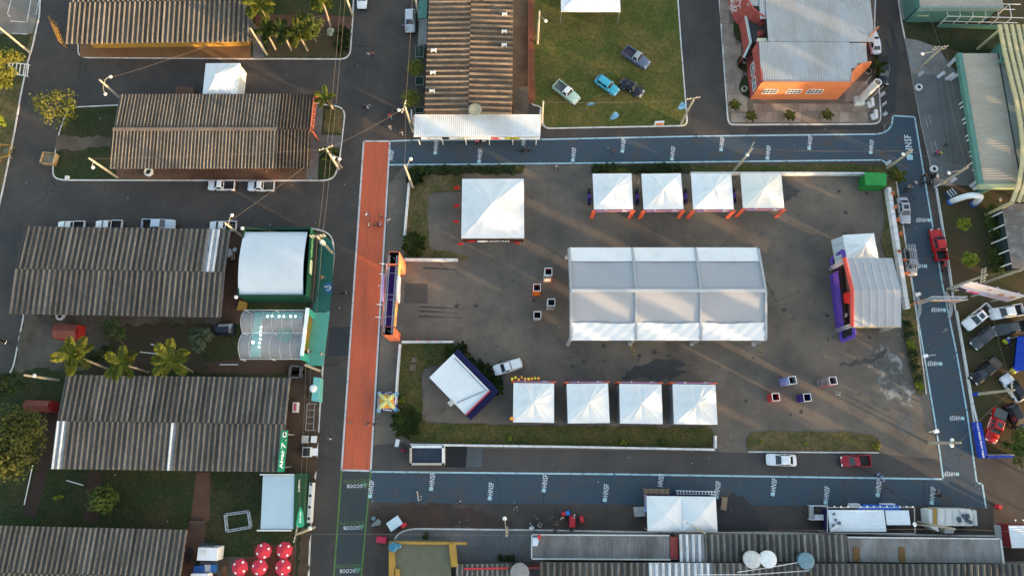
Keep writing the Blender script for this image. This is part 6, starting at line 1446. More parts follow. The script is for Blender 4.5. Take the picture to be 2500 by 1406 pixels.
for k in range(5): x = 2291 + k * 17; q = MB(); a, b = P(x, 1282, 2.93), P(x, 1243, 2.93); q.beam(a, b, .05, .04); q.build('roof_seam', flat('seam_lt', (.35, .35, .33)), t)
q = MB(); q.prism(PP([(2281, 1282), (2288, 1282), (2287, 1241), (2280, 1242)], 2.8), 1.2, 2.8); q.build('stripe', yel, t)
q = MB(); q.prism(PP([(2271, 1286), (2293, 1298), (2280, 1242), (2268, 1244)], 2.5), .4, 2.5); q.build('cab', twhite, t)
q = MB(); q.prism(PP([(2377, 1282), (2387, 1282), (2384, 1246), (2376, 1243)], 2.7), .4, 2.7); q.build('rear_flap', M('flap_grey2', (.4, .42, .42)), t)
for (x, y, s) in ((2353, 1260, .7), (2362, 1259, .6), (2365, 1272, .8), (2341, 1268, .7)): p = P(x, y, 2.95); q = MB(); q.box((p.x, p.y, 3.05), (s, s * .6, .25), x * .3); q.build('roof_clutter', flat('clutter_navy', (.04, .06, .09)), t)
q = MB(); q.prism(PP([(2306, 1301), (2328, 1301), (2330, 1290), (2306, 1290)], 1.0), .01, 1.0); q.build('counter', twhite, t)
for i, x in enumerate([2304, 2319, 2336, 2353, 2367]): p = P(x, 1237, 3.1); r = P(x, 1242, 2.9); q = MB(); q.tube([r, p], .02, 4); q.build('lamp_stalk', steel, t)
wheels(t, [(P(2320, 1284).x, P(2320, 1286).y), (P(2345, 1284).x, P(2345, 1286).y)])
t = thing('food_trailer', 'white ribbed food trailer with red base, cut off by the right edge', 'trailer', P(2480, 1310))
roofbox(t, [(2470, 1337), (2530, 1337), (2530, 1282), (2464, 1282)], 3.0, rib_white, flat('trailer_maroon', (.16, .015, .02)))
q = MB(); q.prism(PP([(2442, 1334), (2468, 1336), (2464, 1302), (2450, 1302), (2450, 1282), (2438, 1282)], 1.2), .2, 1.2); q.build('hitch_platform', M('flap_grey2'), t)
for i, x in enumerate([2479, 2498]): p = P(x, 1269, 3.3); r = P(x, 1278, 3.1); q = MB(); q.tube([r, p], .02, 4); o = q.build('lamp_stalk', steel, t); MB().blob((p.x, p.y, 3.3), .12, 6, 4).build('bulb', M('bulb_white'), o)
wheels(t, [(P(2500, 1337).x, P(2500, 1336).y)])
def pallet(name, label, cat, pts, h, m, slats=4, z0=.01):
    c = PP(pts, h); t = thing(name, label, cat, sum(c, Vector()) / 4 - Vector((0, 0, h - z0)))
    for k in range(slats):
        q = MB(); f, g = k / slats + .01, (k + 1) / slats - .01; o = [c[0].lerp(c[1], f), c[0].lerp(c[1], g), c[3].lerp(c[2], g), c[3].lerp(c[2], f)]; q.prism(o, h - .08, h); q.build('plank', m, t)
    for i in range(4): MB().beam((c[i].x, c[i].y, z0), (c[i].x * .98 + sum(p.x for p in c) * .005, c[i].y * .98 + sum(p.y for p in c) * .005, h - .08), .12).build('leg', m, t)
    return t
wd = M('ply_wood', (.28, .19, .12), (.22, .15, .095), r=.8, sc=1.5, rn=.12)
pallet('serving_platform', 'brown plank platform at the upper left corner of the twin tent', 'platform', [(1572, 1208), (1635, 1209), (1634, 1193), (1571, 1192)], .9, wd, 5)
pallet('ply_table', 'brown plywood table standing right of the twin tent', 'table', [(1759, 1243), (1773, 1246), (1777, 1214), (1763, 1212)], .9, wd, 2)
pallet('pallet', 'upper wooden pallet on the verge below the gate', 'pallet', [(1004, 884), (1018, 884), (1019, 872), (1006, 872)], .25, M('pallet_wood', (.16, .12, .08), None, r=.9, rn=.2), 4, .1)
pallet('pallet', 'lower wooden pallet on the verge below the gate', 'pallet', [(999, 904), (1014, 904), (1015, 889), (1000, 889)], .25, M('pallet_wood'), 4, .1)
t = thing('truss_ladder', 'dark truss ladder rack lying along the upper edge of the twin tent', 'truss', P(1698, 1203))
for k, (y0, y1) in enumerate(((1197, 1200), (1206, 1207))): MB().beam(P(1650, y0, .5), P(1748, y1, .5), .12).build('rail', steelw, t)
for k in range(13): MB().beam(P(1654 + k * 7.6, 1197.5, .5), P(1654 + k * 7.6, 1206.5, .5), .1).build('rung', steelw, t)
for (x, y) in ((1650, 1197), (1748, 1200), (1650, 1206), (1748, 1207)): p = P(x, y, .5); MB().beam((p.x, p.y, .01), (p.x, p.y, .5), .1).build('leg', steel, t)
q = MB(); c = P(1562, 1249, .9); q.box((c.x, c.y, .5), (1.5, 1.3, .98), .08); q.box((c.x - .5, c.y + .1, 1.03), (.5, 1.25, .08), .08); q.single('chest_freezer', M('freezer_grey', (.42, .42, .38), (.3, .3, .28), sc=1.2), 'pale chest freezer left of the twin tent', 'freezer', (c.x, c.y, .01))
c = P(963, 1277, 1.0); t = thing('market_stall', 'pale blue topped stall cart with red box at the lower kerb corner', 'cart', (c.x, c.y, .01), .6)
MB().box((0, 0, 1.0), (2.0, 1.4, .12)).build('top', M('stall_blue', (.50, .60, .63), None, sc=1), t, world=False); MB().box((0, 0, .5), (1.7, 1.1, .88)).build('body', flat('stall_green', (.2, .35, .3)), t, world=False); MB().box((.9, -1.0, .5), (.7, .6, 1.0)).build('red_box', flat('box_red', (.5, .03, .04)), t, world=False)
c = P(931, 1317, .7); q = MB(); q.box((c.x, c.y, .5), (1.35, .8, .95), -.1); q.box((c.x + .5, c.y - .3, .8), (.4, .35, .3)); q.single('red_cooler', flat('box_pink', (.5, .03, .07)), 'pink red drinks cooler by the curved kerb of the yellow court', 'cooler', (c.x, c.y, .01))
q = MB(); q.prism(PP([(905, 1283), (910, 1276), (922, 1266), (930, 1272), (928, 1281), (908, 1285)], .6), .01, .6); q.single('grey_tarp_table', flat('tarp_grey', (.15, .165, .16)), 'grey tarpaulin covered table left of the stall cart', 'table', P(917, 1277))
c = P(912, 1265, .3); MB().lathe([(.3, .01), (.33, .4), (.2, .6)], (c.x, c.y, 0), 10).single('bucket', flat('bucket_teal', (.12, .2, .21)), 'grey teal bucket above the covered table', 'bucket', (c.x, c.y, .01))
for i, (x, y, w, d, m, lab) in enumerate([(1397, 1272, .85, 1.6, 'box_red', 'red drinks chest amid the group of people at the lower kerb'), (1420, 1267, .55, .9, 'box_red', 'small red cooler right of the red chest'), (1386, 1252, .6, .6, 'box_bluebarrel', 'blue barrel above the red chest'), (1376, 1254, .6, .5, 'box_red', 'red bag beside the blue barrel'), (1298, 1288, .6, .5, 'bag_white', 'white bag on the kerb left of the people'), (2438, 1237, .6, .55, 'box_red', 'red bag alone on the asphalt at the end of the cyan line'), (984, 1099, .45, .65, 'box_dkred', 'dark red crate left of the open container'), (970, 1081, 1.1, .55, 'bag_white', 'pale box at the kerb below the palm bush'), (1314, 1302, .6, .4, 'box_red', 'red bag on the corner of the grey roofed shop')]):
    c = P(x, y, .5); col = {'box_red': (.5, .03, .04), 'box_bluebarrel': (.03, .18, .5), 'bag_white': (.6, .62, .62), 'box_dkred': (.16, .02, .03)}[m]
    z0 = 3.75 if 'corner of the grey' in lab else (.12 if 'kerb left' in lab else .01)
    q = MB(); q.box((c.x, c.y, z0 + .4), (w, d, .8), .2 * i); q.box((c.x, c.y, z0 + .83), (w * .8, d * .8, .06), .2 * i); q.single('crate' if w < 1 else 'storage_box', flat(m, col), lab, 'crate', (c.x, c.y, z0))
# roadside signs on the left dirt strip
t = thing('mascot_inflatable', 'teal and white inflatable board standing on the left dirt strip', 'inflatable', P(772, 950, .12))
q = MB(); c = PP([(760, 978), (778, 980), (781, 922), (766, 920)], 2.2); q.hexa([Vector((p.x, p.y, .125)) for p in c], c); q.build('slab', cloth('mint_block', (.16, .45, .43)), t); p = P(764, 948, 2.6); MB().blob((p.x, p.y, 2.4), (.6, 1.0, .35), 12, 6).build('bubble', twhite, t, smooth=True)
t = thing('chest_freezer', 'white and red freezer tipped on the left dirt strip below the inflatable', 'freezer', P(722, 993, .12)); c = P(721, 994, .8)
MB().box((c.x, c.y, .55), (.75, 1.5, .85)).build('body', twhite, t); MB().box((c.x, c.y, 1.0), (.4, 1.1, .04)).build('lid', flat('lid_red', (.5, .08, .1)), t)
t = thing('scaffold_frame', 'thin grey scaffold frame under the wires on the left dirt strip', 'frame', P(758, 1010, .12))
c = PP([(746, 1050), (765, 1050), (768, 985), (750, 985)], 1.4); q = MB()
for i in range(4): q.beam(c[i], c[(i + 1) % 4], .07); q.beam((c[i].x, c[i].y, .12), c[i], .07)
for k in range(1, 4): q.beam(c[0].lerp(c[3], k / 4), c[1].lerp(c[2], k / 4), .06)
q.build('frame', steel, t)
t = thing('table', 'grey topped trestle table on the left dirt strip', 'table', P(748, 1074, .12)); c = P(745, 1072, .8)
MB().box((c.x, c.y, .85), (1.0, 1.1, .08)).build('top', flat('table_grey', (.4, .39, .36)), t); MB().box((c.x + 1.2, c.y, .4), (.9, 1.0, .06)).build('bench', steelw, t)
for sx in (-.4, .4):
    for sy in (-.4, .4): MB().beam((c.x + sx, c.y + sy, .12), (c.x + sx, c.y + sy, .82), .06).build('leg', steelw, t)
for sx in (.85, 1.5): MB().beam((c.x + sx, c.y, .12), (c.x + sx, c.y, .38), .08).build('leg', steelw, t)
t = thing('cart', 'white box cart with black open top at the left kerb', 'cart', P(755, 1103, .12)); c = P(748, 1103, 1.2)
MB().box((c.x, c.y, .7), (1.25, 1.4, 1.0)).build('body', twhite, t); MB().box((c.x, c.y, 1.21), (1.05, 1.2, .03)).build('opening', dark, t); MB().box((c.x + 1.1, c.y, .6), (.9, 1.1, .06)).build('shelf', steelw, t)
wheels(t, [(c.x - .4, c.y - .7), (c.x + .4, c.y - .7)], .2)
for sx in (.8, 1.5): MB().beam((c.x + sx, c.y, .12), (c.x + sx, c.y, .58), .06).build('leg', steel, t)
t = thing('cardboard_heap', 'brown cardboard heap in the gap between third shed and green booth', 'heap', P(570, 620, .12))
for (x, y, w, d, a, m) in ((560, 618, .9, 1.1, .5, bw), (569, 628, .7, .9, .2, wd), (574, 610, .6, .5, .8, bw), (571, 614, .8, .4, -.4, wd)): p = P(x, y, .3); MB().box((p.x, p.y, .3 + .1 * a), (w, d, .3), a).build('box', m, t)
q = MB(); q.prism(PP([(577, 756), (598, 754), (600, 738), (584, 732)], .8), .12, .7); q.single('ply_sheet_stack', yel, 'ochre board stack at the lower left corner of the green booth', 'boards', P(588, 745, .12))
# tent by the car park edge on the right: blue canopy
t = thing('tent', 'blue tent cut off by the right edge among the parked cars', 'tent', P(2490, 865, .12))
c = PP([(2476, 905), (2540, 905), (2540, 820), (2484, 822)], 2.6)
q = MB(); m0, m1 = (c[0] + c[1]) / 2 + Vector((0, 0, 1)), (c[2] + c[3]) / 2 + Vector((0, 0, 1)); q.add([c[0], m0, m1, c[3]], [[0, 1, 2, 3]]); q.add([c[1], c[2], m1, m0], [[0, 1, 2, 3]]); q.build('canopy', cloth('tent_blue', (.015, .05, .32), (.02, .06, .38)), t)
for p in c: MB().beam((p.x, p.y, .12), p, .08).build('leg', steel, t)
q = MB(); q.wall(P(2471, 905), P(2480, 822), 2.2, .05, z0=.12); q.build('side_wall', cloth('tent_bluedk', (.008, .015, .14)), t)
for i, (x, y, lab) in enumerate([(2456, 832, 'yellow and blue balloon bunch at the upper corner of the blue tent'), (2475, 903, 'yellow and blue balloon bunch at the lower corner of the blue tent')]):
    p = P(x, y, .5); t = thing('balloon_bunch', lab, 'balloons', (p.x, p.y, .12))
    for k, (dx, dy, dz, m) in enumerate(((-.25, 0, .35, 'by'), (.2, .2, .4, 'bb'), (0, -.25, .35, 'by'), (.35, -.1, .4, 'bb'))): MB().blob((p.x + dx, p.y + dy, .12 + dz), .32, 8, 6).build('balloon', flat('balloon_' + m, (.45, .42, .03) if m == 'by' else (.03, .05, .4)), t, smooth=True)
    MB().box((p.x + .3, p.y + .4, .5), (.5, .25, .7), .5).build('white_stand', twhite, t)
p0 = P(1253, 933, 3.8)
for i, (x, y, k_, lab) in enumerate([(1250, 925, 9, 'yellow and red balloons along the front of the leftmost lower tent'), (1250, 1022, 4, 'orange balloons at the lower left corner of the leftmost lower tent')]):
    g = random.Random(i); t = thing('balloon_bunch', lab, 'balloons', P(x, y))
    for k in range(k_):
        p = P(x + (k * 8 if i == 0 else g.uniform(-3, 4)), y - 2 + g.uniform(-3, 3), 3.9); MB().blob((p.x, p.y, 3.9 + g.uniform(-.1, .25)), .22, 7, 5).build('balloon', flat(['bal_y', 'bal_r', 'bal_o'][g.randrange(3) if i == 0 else 2], [(.6, .45, .03), (.5, .05, .04), (.65, .25, .03)][g.randrange(3) if i == 0 else 2]), t, smooth=True)
    q = MB(); p = P(x, y, 3.7); q.tube([P(x, y), p], .03, 5); q.build('stand', steel, t)
# trailer truck, lower left
t = thing('truck', 'white truck cab with roof hatch facing away at the lower left', 'truck', P(507, 1352, .12))
c = PP([(479, 1368), (530, 1369), (533, 1336), (483, 1335)], 2.7)
q = MB(); o = [Vector((p.x, p.y, .6)) for p in c]; q.hexa(o, [p + (sum(c, Vector()) / 4 - p) * .05 for p in c]); q.build('cab', paint('truck_white', (.74, .75, .76)), t)
q = MB(); a, b = P(487, 1332, 2.3), P(520, 1331, 2.3); q.hexa([(a.x, a.y - .1, 1.6), (b.x, b.y - .1, 1.6), (b.x, b.y + .35, 1.6), (a.x, a.y + .35, 1.6)], [(a.x, a.y - .2, 2.55), (b.x, b.y - .2, 2.55), (b.x, b.y + .05, 2.4), (a.x, a.y + .05, 2.4)]); q.build('windshield', glassm, t)
p = P(498, 1349, 2.8); MB().box((p.x, p.y, 2.76), (.75, .6, .06)).build('roof_hatch', white, t)
p = P(530, 1350, 2.2); MB().box((p.x + .1, p.y - .2, 2.0), (.25, 1.2, .7)).build('side_window', glassm, t)
MB().box((P(508, 1380, 1).x, P(508, 1385, 1).y, .9), (2.4, 1.6, .5)).build('chassis', flat('chassis', (.06, .07, .09)), t)
for (x, y, w, d, h, m) in ((488, 1388, 1.6, .8, .7, 'eq_blue'), (508, 1386, 1.0, .9, .6, 'eq_grey'), (522, 1386, .6, 1.0, .9, 'eq_blue')): p = P(x, y, 1.3); MB().box((p.x, p.y, 1.2), (w, d, h)).build('equipment', flat(m, (.02, .10, .32) if m == 'eq_blue' else (.45, .46, .47)), t)
MB().prism(PP([(464, 1440), (508, 1440), (508, 1400), (466, 1400)], 2.4), .8, 2.4).build('cargo_box', paint('truck_white'), t)
for x, y in ((484, 1366), (526, 1366), (484, 1430), (505, 1430)): p = P(x, y); MB().lathe([(.25, -.15), (.48, -.15), (.48, .15), (.25, .15)], (p.x, p.y, .62), 12, axis='x').build('wheel', flat('tyre_black'), t)
t = thing('tyre_stack', 'pair of old tyres leaning by the end wall of the bottom left shed', 'tyres', P(464, 1360, .12))
for k in range(4): p = P(462 - k * 1.0, 1345 + k * 7, .3); MB().lathe([(.25, .0), (.45, .02), (.45, .22), (.25, .24)], (p.x, p.y, .13), 12).build('tyre', flat('tyre_black'), t)

# ------------------------------------------------------------------ utility poles, lamps, cables
pole_m = M('pole_concrete', (.38, .345, .27), (.30, .27, .21), r=.9, sc=1.2, fine=.12)
lampw = M('lamp_housing', (.70, .69, .64), None, r=.5)
POLES = {}
def pole(key, base, h, label, lamps=(), cross=None, tr=False, r=.19, z0=.0):
    b = P(*base); t = thing('utility_pole', label, 'utility pole', (b.x, b.y, z0))
    MB().tube([(b.x, b.y, z0), (b.x, b.y, h * .5), (b.x, b.y, h)], [r * 1.15, r, r * .75], 8).build('shaft', pole_m, t)
    for (x, y) in lamps:
        zl = h * .84; e = P(x, y, zl); s = Vector((b.x, b.y, zl - .4)); q = MB()
        q.tube([s, s.lerp(e, .35) + Vector((0, 0, .45)), s.lerp(e, .75) + Vector((0, 0, .45)), e + Vector((0, 0, .2))], .05, 5); o = q.build('lamp_arm', pole_m, t)
        q = MB(); d = (e - s); d.z = 0; q.blob((e.x, e.y, zl + .12), (.30, .30, .12), 8, 5); q.build('lamp_head', lampw, o, smooth=True)
    if cross is not None:
        for j, ch in enumerate((h - .25, h - .9)[:cross[1]]):
            a = R(cross[0]); d = Vector((math.cos(a), math.sin(a), 0)); c = Vector((b.x, b.y, ch)) + Vector((-d.y, d.x, 0)) * .2
            o = MB().beam(c - d * 1.1, c + d * 1.1, .12, .12).build('crossarm', pole_m, t)
            for s in (-1, -.5, .5, 1): MB().lathe([(.05, ch + .06), (.09, ch + .14), (.09, ch + .22), (.03, ch + .3)], ((c + d * s).x, (c + d * s).y, 0), 7).build('insulator', M('insulator', (.45, .4, .33), None, r=.4), o)
    if tr:
        q = MB(); q.lathe([(.35, h - 2.6), (.38, h - 2.5), (.38, h - 1.7), (.3, h - 1.6), (.08, h - 1.4)], (b.x + .3, b.y - .35, 0), 12); q.build('transformer', M('transformer', (.40, .38, .33), None, r=.5), t)
    POLES[key] = Vector((b.x, b.y, h))
    return t
pole('a', (74, 130), 7.4, 'thick pale pole rising from the far left kerb', z0=.12)
pole('b', (293, 240), 6.0, 'pole with two lamp arms at the left end of the second shed', [(271, 189), (258, 231)], z0=.12)
pole('c', (287, 434), 7.9, 'pole with one lamp at the lower left corner of the second shed', [(228, 410)], z0=.12)
pole('d', (145, 928), 7.8, 'leaning-looking pole with lamp beside the upper left of the fourth shed', [(85, 917)], z0=.12)
pole('e', (592, 578), 7.0, 'pole with lamp between third shed and the green booth', [(567, 526)], z0=.12)
pole('f', (652, 135), 7.8, 'bare pole at the lower right corner of the top shed', z0=.12)
pole('g', (862, 41), 8.5, 'pole on the verge corner at the top, left of the parked white car', z0=.12)
pole('h', (1024, 44), 8.5, 'pole by the lean-to at the top beside the white minivan')
pole('i', (1008, 322), 8.8, 'pole with lamp arm at the left end of the white canopy', [(974, 270)], (75, 1))
pole('j', (828, 414), 8.2, 'pole with two lamps and cables at the lower right of the second shed', [(815, 386), (829, 389)], (20, 1), z0=.12)
pole('k', (1008, 458), 9.3, 'pole with lamp at the upper left corner of the car park', [(1003, 389)], z0=.1)
pole('l', (812, 618), 9.1, 'pole with transformer and crossarms at the green booth', [(786, 590)], (5, 2), True, z0=.12)
pole('m', (781, 905), 7.8, 'pole at the lower end of the mint carpet', z0=.12)
pole('n', (768, 1286), 8.6, 'pole with crossarm and lamp beside the pale blue booth', [(757, 1289)], (80, 1), z0=.12)
pole('o', (1312, 108), 9.2, 'pole with lamp at the left edge of the lawn', [(1332, 53)], z0=.12)
pole('p', (1321, 308), 8.5, 'pole at the right end of the white canopy', z0=.12)
pole('q', (1662, 303), 8.6, 'pole at the lower right corner of the lawn', (), (10, 1), z0=.12)
pole('r', (1792, 418), 8.9, 'pole with small lamp on the upper verge of the car park', [(1824, 379)], (60, 1), z0=.1)
pole('s', (2165, 412), 7.4, 'pole at the inner bend of the painted road', [(2204, 377)], z0=.1)
pole('t', (2229, 182), 8.2, 'pole with double crossarm on the concrete apron', [(2251, 133)], (5, 2), z0=.12)
pole('u', (2292, 452), 7.4, 'pole with lamp between apron and inflatable arch', [(2316, 423)], (35, 1), z0=.12)
pole('v', (2267, 1081), 7.6, 'pole with lamps standing at the lower right bend', [(2323, 1074), (2322, 1087)])
pole('w', (2374, 963), 9.0, 'pole with blue wrapped base among the parked cars', (), (80, 1), z0=.12)
pole('x', (2401, 691), 9.3, 'pole behind the billboard at the right edge', (), (35, 1), z0=.12)
pole('y', (2312, 706), 9.4, 'pole with double crossarm between truss gate and billboard', (), (75, 2), z0=.12)
pole('z', (1238, 1287), 9.6, 'pole with lamp on the pavement behind the yellow court', [(1232, 1265)], z0=.12)
pole('A', (1684, 1283), 8.2, 'pole with lamp rising behind the twin tent', [(1671, 1273)])
pole('B', (2241, 1274), 8.6, 'pole with curved lamp right of the long food trailer', [(2232, 1279)])
b = P(2374, 963); MB().lathe([(.26, .13), (.26, 1.5)], (b.x, b.y, 0), 10).single('pole_wrap', cloth('wrap_blue', (.02, .06, .4)), 'blue wrap round the foot of the pole among parked cars', 'wrap', (b.x, b.y, .12))
wire = M('cable', (.17, .14, .105), None, r=.7)
def cable(a, b, label, sag=.5, r=.016, n=10, dz=0.0, off=(0, 0)):
    a = POLES[a] if isinstance(a, str) else Vector(a); b = POLES[b] if isinstance(b, str) else Vector(b)
    o = Vector((off[0], off[1], dz)); a = a + o; b = b + o
    pts = [a.lerp(b, k / n) - Vector((0, 0, sag * 4 * (k / n) * (1 - k / n))) for k in range(n + 1)]
    MB().tube(pts, r, 4).single('cable', wire, label, 'cable', a, 'overhead cables')
lab = 'overhead cable from %s to %s'
nm = {'g': 'the top verge pole', 'j': 'the second shed pole', 'l': 'the transformer pole', 'm': 'the mint carpet pole', 'n': 'the pale booth pole', 'i': 'the canopy pole', 'h': 'the lean-to pole', 'k': 'the car park corner pole', 'p': 'the canopy right pole', 'q': 'the lawn corner pole', 'r': 'the upper verge pole', 's': 'the bend pole', 't': 'the apron pole', 'u': 'the arch pole', 'y': 'the gate pole', 'w': 'the wrapped pole', 'x': 'the billboard pole', 'v': 'the lower bend pole', 'z': 'the court pole', 'A': 'the twin tent pole', 'B': 'the trailer pole', 'b': 'the double lamp pole', 'c': 'the shed corner pole', 'e': 'the booth gap pole', 'f': 'the bare pole'}
for a, b in [('g', 'j'), ('j', 'l'), ('l', 'm'), ('m', 'n'), ('h', 'i'), ('i', 'k'), ('j', 'i'), ('p', 'q'), ('r', 's'), ('t', 'u'), ('x', 'y'), ('v', 'w'), ('n', 'z'), ('z', 'A'), ('A', 'B'), ('e', 'j'), ('s', 'u'), ('y', 'w'), ('c', 'j'), ('e', 'l'), ('b', 'f')]:
    cable(a, b, lab % (nm[a], nm[b]), dz=-.3)
for a, b in [('g', 'j'), ('j', 'l'), ('l', 'm'), ('m', 'n'), ('x', 'y'), ('t', 'u')]: cable(a, b, 'second ' + lab % (nm[a], nm[b]), dz=-.15, off=(.75, .1))
for k, (a, b) in enumerate([('n', (-34, -40, 8)), ('g', (-34, 110, 8)), ('h', (-20, 110, 8)), ('t', (60, 120, 8)), ('w', (85, -40, 8)), ('B', (120, -14, 8))]): cable(a, b, 'overhead cable leaving the picture from %s' % nm[a], dz=-.3)
q = MB(); q.tube([P(2206, 752, .1), P(2250, 733, 3.0)], .06, 6); o = q.single('guy_guard', flat('guard_orange', (.5, .2, .06)), 'orange guarded stay rod rising from the verge beside the stage', 'stay', P(2206, 752, .1))
cable(P(2250, 733, 3.0), POLES['y'] - Vector((0, 0, .3)), 'stay cable from the orange guard to the gate pole', sag=.1)
# ------------------------------------------------------------------ plants
bark = M('bark', (.13, .10, .075), (.09, .07, .05), r=1, sc=3)
barkp = M('bark_palm', (.30, .24, .17), (.20, .16, .12), r=1, sc=2.5)
def leafm(name, c, c2): return M('leaf_' + name, c, c2, r=.75, sc=.9, bs=4, fine=.3, spec=.2, trans=.22)
lf_y = leafm('yellow', (.165, .16, .022), (.085, .10, .018)); lf_p = leafm('palm', (.205, .215, .025), (.085, .108, .018)); lf_o = leafm('olive', (.090, .095, .018), (.032, .046, .014)); lf_g = leafm('green', (.080, .105, .020), (.040, .062, .014)); lf_d = leafm('dark', (.040, .062, .018), (.020, .036, .011)); lf_b = leafm('bluegreen', (.065, .088, .050), (.035, .055, .030)); lf_l = leafm('lime', (.20, .23, .018), (.10, .14, .016))
def leaf_cloud(mb, centers, per, cr, size, g, flat_=.6):
    for c, s in centers:
        for _ in range(per):
            d = Vector((g.gauss(0, 1), g.gauss(0, 1), g.gauss(0, .75)))
            d = d.normalized() * (cr * s * g.random() ** .45); p = c + d
            n = (d.normalized() * .7 + Vector((g.uniform(-.6, .6), g.uniform(-.6, .6), g.uniform(.0, 1.0)))).normalized()
            x = n.cross(Vector((g.uniform(-1, 1), g.uniform(-1, 1), .3))).normalized(); y = n.cross(x); a = size * g.uniform(.6, 1.3); b = a * .55
            mb.add([p - x * a, p - y * b, p + x * a, p + y * b], [[0, 1, 2, 3]])
def tree(base, h, crown, rx, ry, label, m, clumps=26, per=70, size=.22, z0=.12, cat='tree', hollow=.5, rz_=None, trunk_r=.16, group=None, name='tree'):
    g = random.Random(label); rz_ = rz_ or min(rx, ry) * .8
    zc = max(h - rz_, rz_ * .8); c = P(*crown, zc); b = P(*base, z0)
    t = thing(name, label, cat, b, 0, group)
    cen = []
    for k in range(clumps):
        a = g.uniform(0, 2 * math.pi); u = g.uniform(-.5, 1); r_ = math.sqrt(max(0, 1 - u * u)) * (hollow + (1 - hollow) * g.random())
        cen.append((c + Vector((rx * r_ * math.cos(a) * .78, ry * r_ * math.sin(a) * .78, rz_ * u * .7)), g.uniform(.7, 1.25)))
    q = MB(); leaf_cloud(q, cen, per, min(rx, ry) * .36, size, g); q.build('crown', m, t)
    q = MB(); mid = b.lerp(c, .55); mid.z = (c.z - rz_ * .4); q.tube([b, b.lerp(mid, .5), mid], [trunk_r * 1.3, trunk_r, trunk_r * .7], 7)
    for cc, s in cen[:14]: q.tube([mid + Vector((0, 0, -.2)), mid.lerp(cc, .55) + Vector((0, 0, .1)), cc], [trunk_r * .45, trunk_r * .28, .02], 5)
    q.build('trunk', bark, t)
    return t
tree((148, 289), 6.5, (134, 262), 4.0, 4.1, 'open crowned tree at the left end of the second shed', lf_y, 30, 36, .22, trunk_r=.2)
tree((10, 200), 8.0, (8, 165), 2.9, 4.6, 'yellow lit tree on the far left edge beside the grid frame', lf_y, 30, 80, .26)
tree((-12, 320), 6, (-8, 305), 1.7, 2.0, 'small tree cut by the left edge above the bin cage', lf_l, 12, 60, .22)
tree((72, 1120), 9.0, (30, 1085), 5.2, 6.6, 'large tree with sunlit olive crown at the lower left edge', lf_o, 60, 80, .26, trunk_r=.3)
tree((-25, 960), 5.0, (18, 935), 2.6, 2.2, 'dark small tree at the left edge above the large tree', lf_d, 16, 70, .24)
tree((771, 102), 6.5, (748, 62), 2.7, 2.7, 'dense round leafy tree among the palms at the top', lf_g, 34, 90, .22, trunk_r=.25)
tree((253, 1240), 4.2, (250, 1220), 2.3, 2.2, 'round leafy tree on the dark lawn under the fourth shed', lf_g, 30, 80, .22)
tree((150, 1216), 1.6, (142, 1213), .8, .5, 'tiny bright sapling left of the round leafy tree', lf_l, 6, 40, .16)
tree((500, 838), 4.5, (490, 827), 2.1, 2.1, 'grey green tree beside the dark ladder car', lf_b, 22, 60, .2)
tree((300, 838), 5.0, (280, 808), 3.3, 2.3, 'thin sparse tree below the third shed', lf_d, 18, 38, .2)
tree((250, 870), 2.5, (235, 860), 2.6, 1.6, 'low sprawling shrub left of the palm row', lf_d, 12, 40, .2, name='shrub', cat='shrub')
tree((2330, 560), 3.6, (2352, 549), 1.35, 1.2, 'upper of two small yellow green trees on the right lawn', lf_l, 14, 70, .17, trunk_r=.08)
tree((2345, 646), 3.6, (2366, 634), 1.55, 1.4, 'lower of two small yellow green trees on the right lawn', lf_l, 16, 70, .17, trunk_r=.08)
tree((2470, 1092), 5.0, (2486, 1085), 2.2, 3.2, 'tree at the right edge beside the blue board fence', lf_g, 22, 70, .24)
for i, (c, r_, lab) in enumerate([((1015, 165), 1.6, 'upper of two clipped round trees beside the upright shed'), ((1005, 241), 1.95, 'lower of two clipped round trees beside the upright shed')]):
    p = P(*c, 3.2); t = thing('clipped_tree', lab, 'tree', (p.x + .35, p.y - .5, .0)); g = random.Random(i)
    q = MB(); cen = [(Vector((p.x + r_ * .6 * math.cos(k * 2.4) * math.sqrt((k + 1) / 26), p.y + r_ * .6 * math.sin(k * 2.4) * math.sqrt((k + 1) / 26), 3.0 + .35 * g.random())), 1) for k in range(26)]
    leaf_cloud(q, cen, 75, r_ * .5, .13, g); q.build('crown', lf_y, t); MB().tube([(p.x + .35, p.y - .5, 0), (p.x, p.y, 3.0)], .12, 7).build('trunk', bark, t)
def bush(px, py, r_, h, m, label, n=8, per=45, z0=.10, size=.16, cat='shrub', group=None):
    p = P(px, py, z0); g = random.Random(label + str(px)); t = thing('shrub', label, cat, p, 0, group); q = MB()
    cen = [(p + Vector((r_ * .6 * g.uniform(-1, 1), r_ * .6 * g.uniform(-1, 1), h * g.uniform(.3, .75))), 1) for _ in range(n)]
    leaf_cloud(q, cen, per, r_ * .5, size, g); q.build('foliage', m, t); MB().tube([p, p + Vector((0, 0, h * .5))], .04, 5).build('stem', bark, t)
q_l = ['first', 'second', 'third', 'fourth', 'fifth', 'sixth', 'seventh', 'eighth', 'ninth', 'tenth', 'eleventh', 'twelfth']
for i, (x, y) in enumerate([(2213, 792), (2217, 818), (2221, 842), (2224, 862), (2228, 885), (2233, 903), (2237, 922), (2242, 942)]):
    bush(x, y, .75, .8, lf_l if i in (2, 7) else lf_d, '%s low shrub from the stage end of the right verge' % q_l[i], group='low shrubs on the right verge')
for i, x in enumerate([1456, 1475, 1494, 1513, 1556, 1574, 1592, 1612, 1632, 1652]): bush(x, 413 - (i % 2) * 2, .9, .9, lf_d, '%s shrub from the left of the row above the upper tents' % q_l[i], group='shrubs above the upper tents')
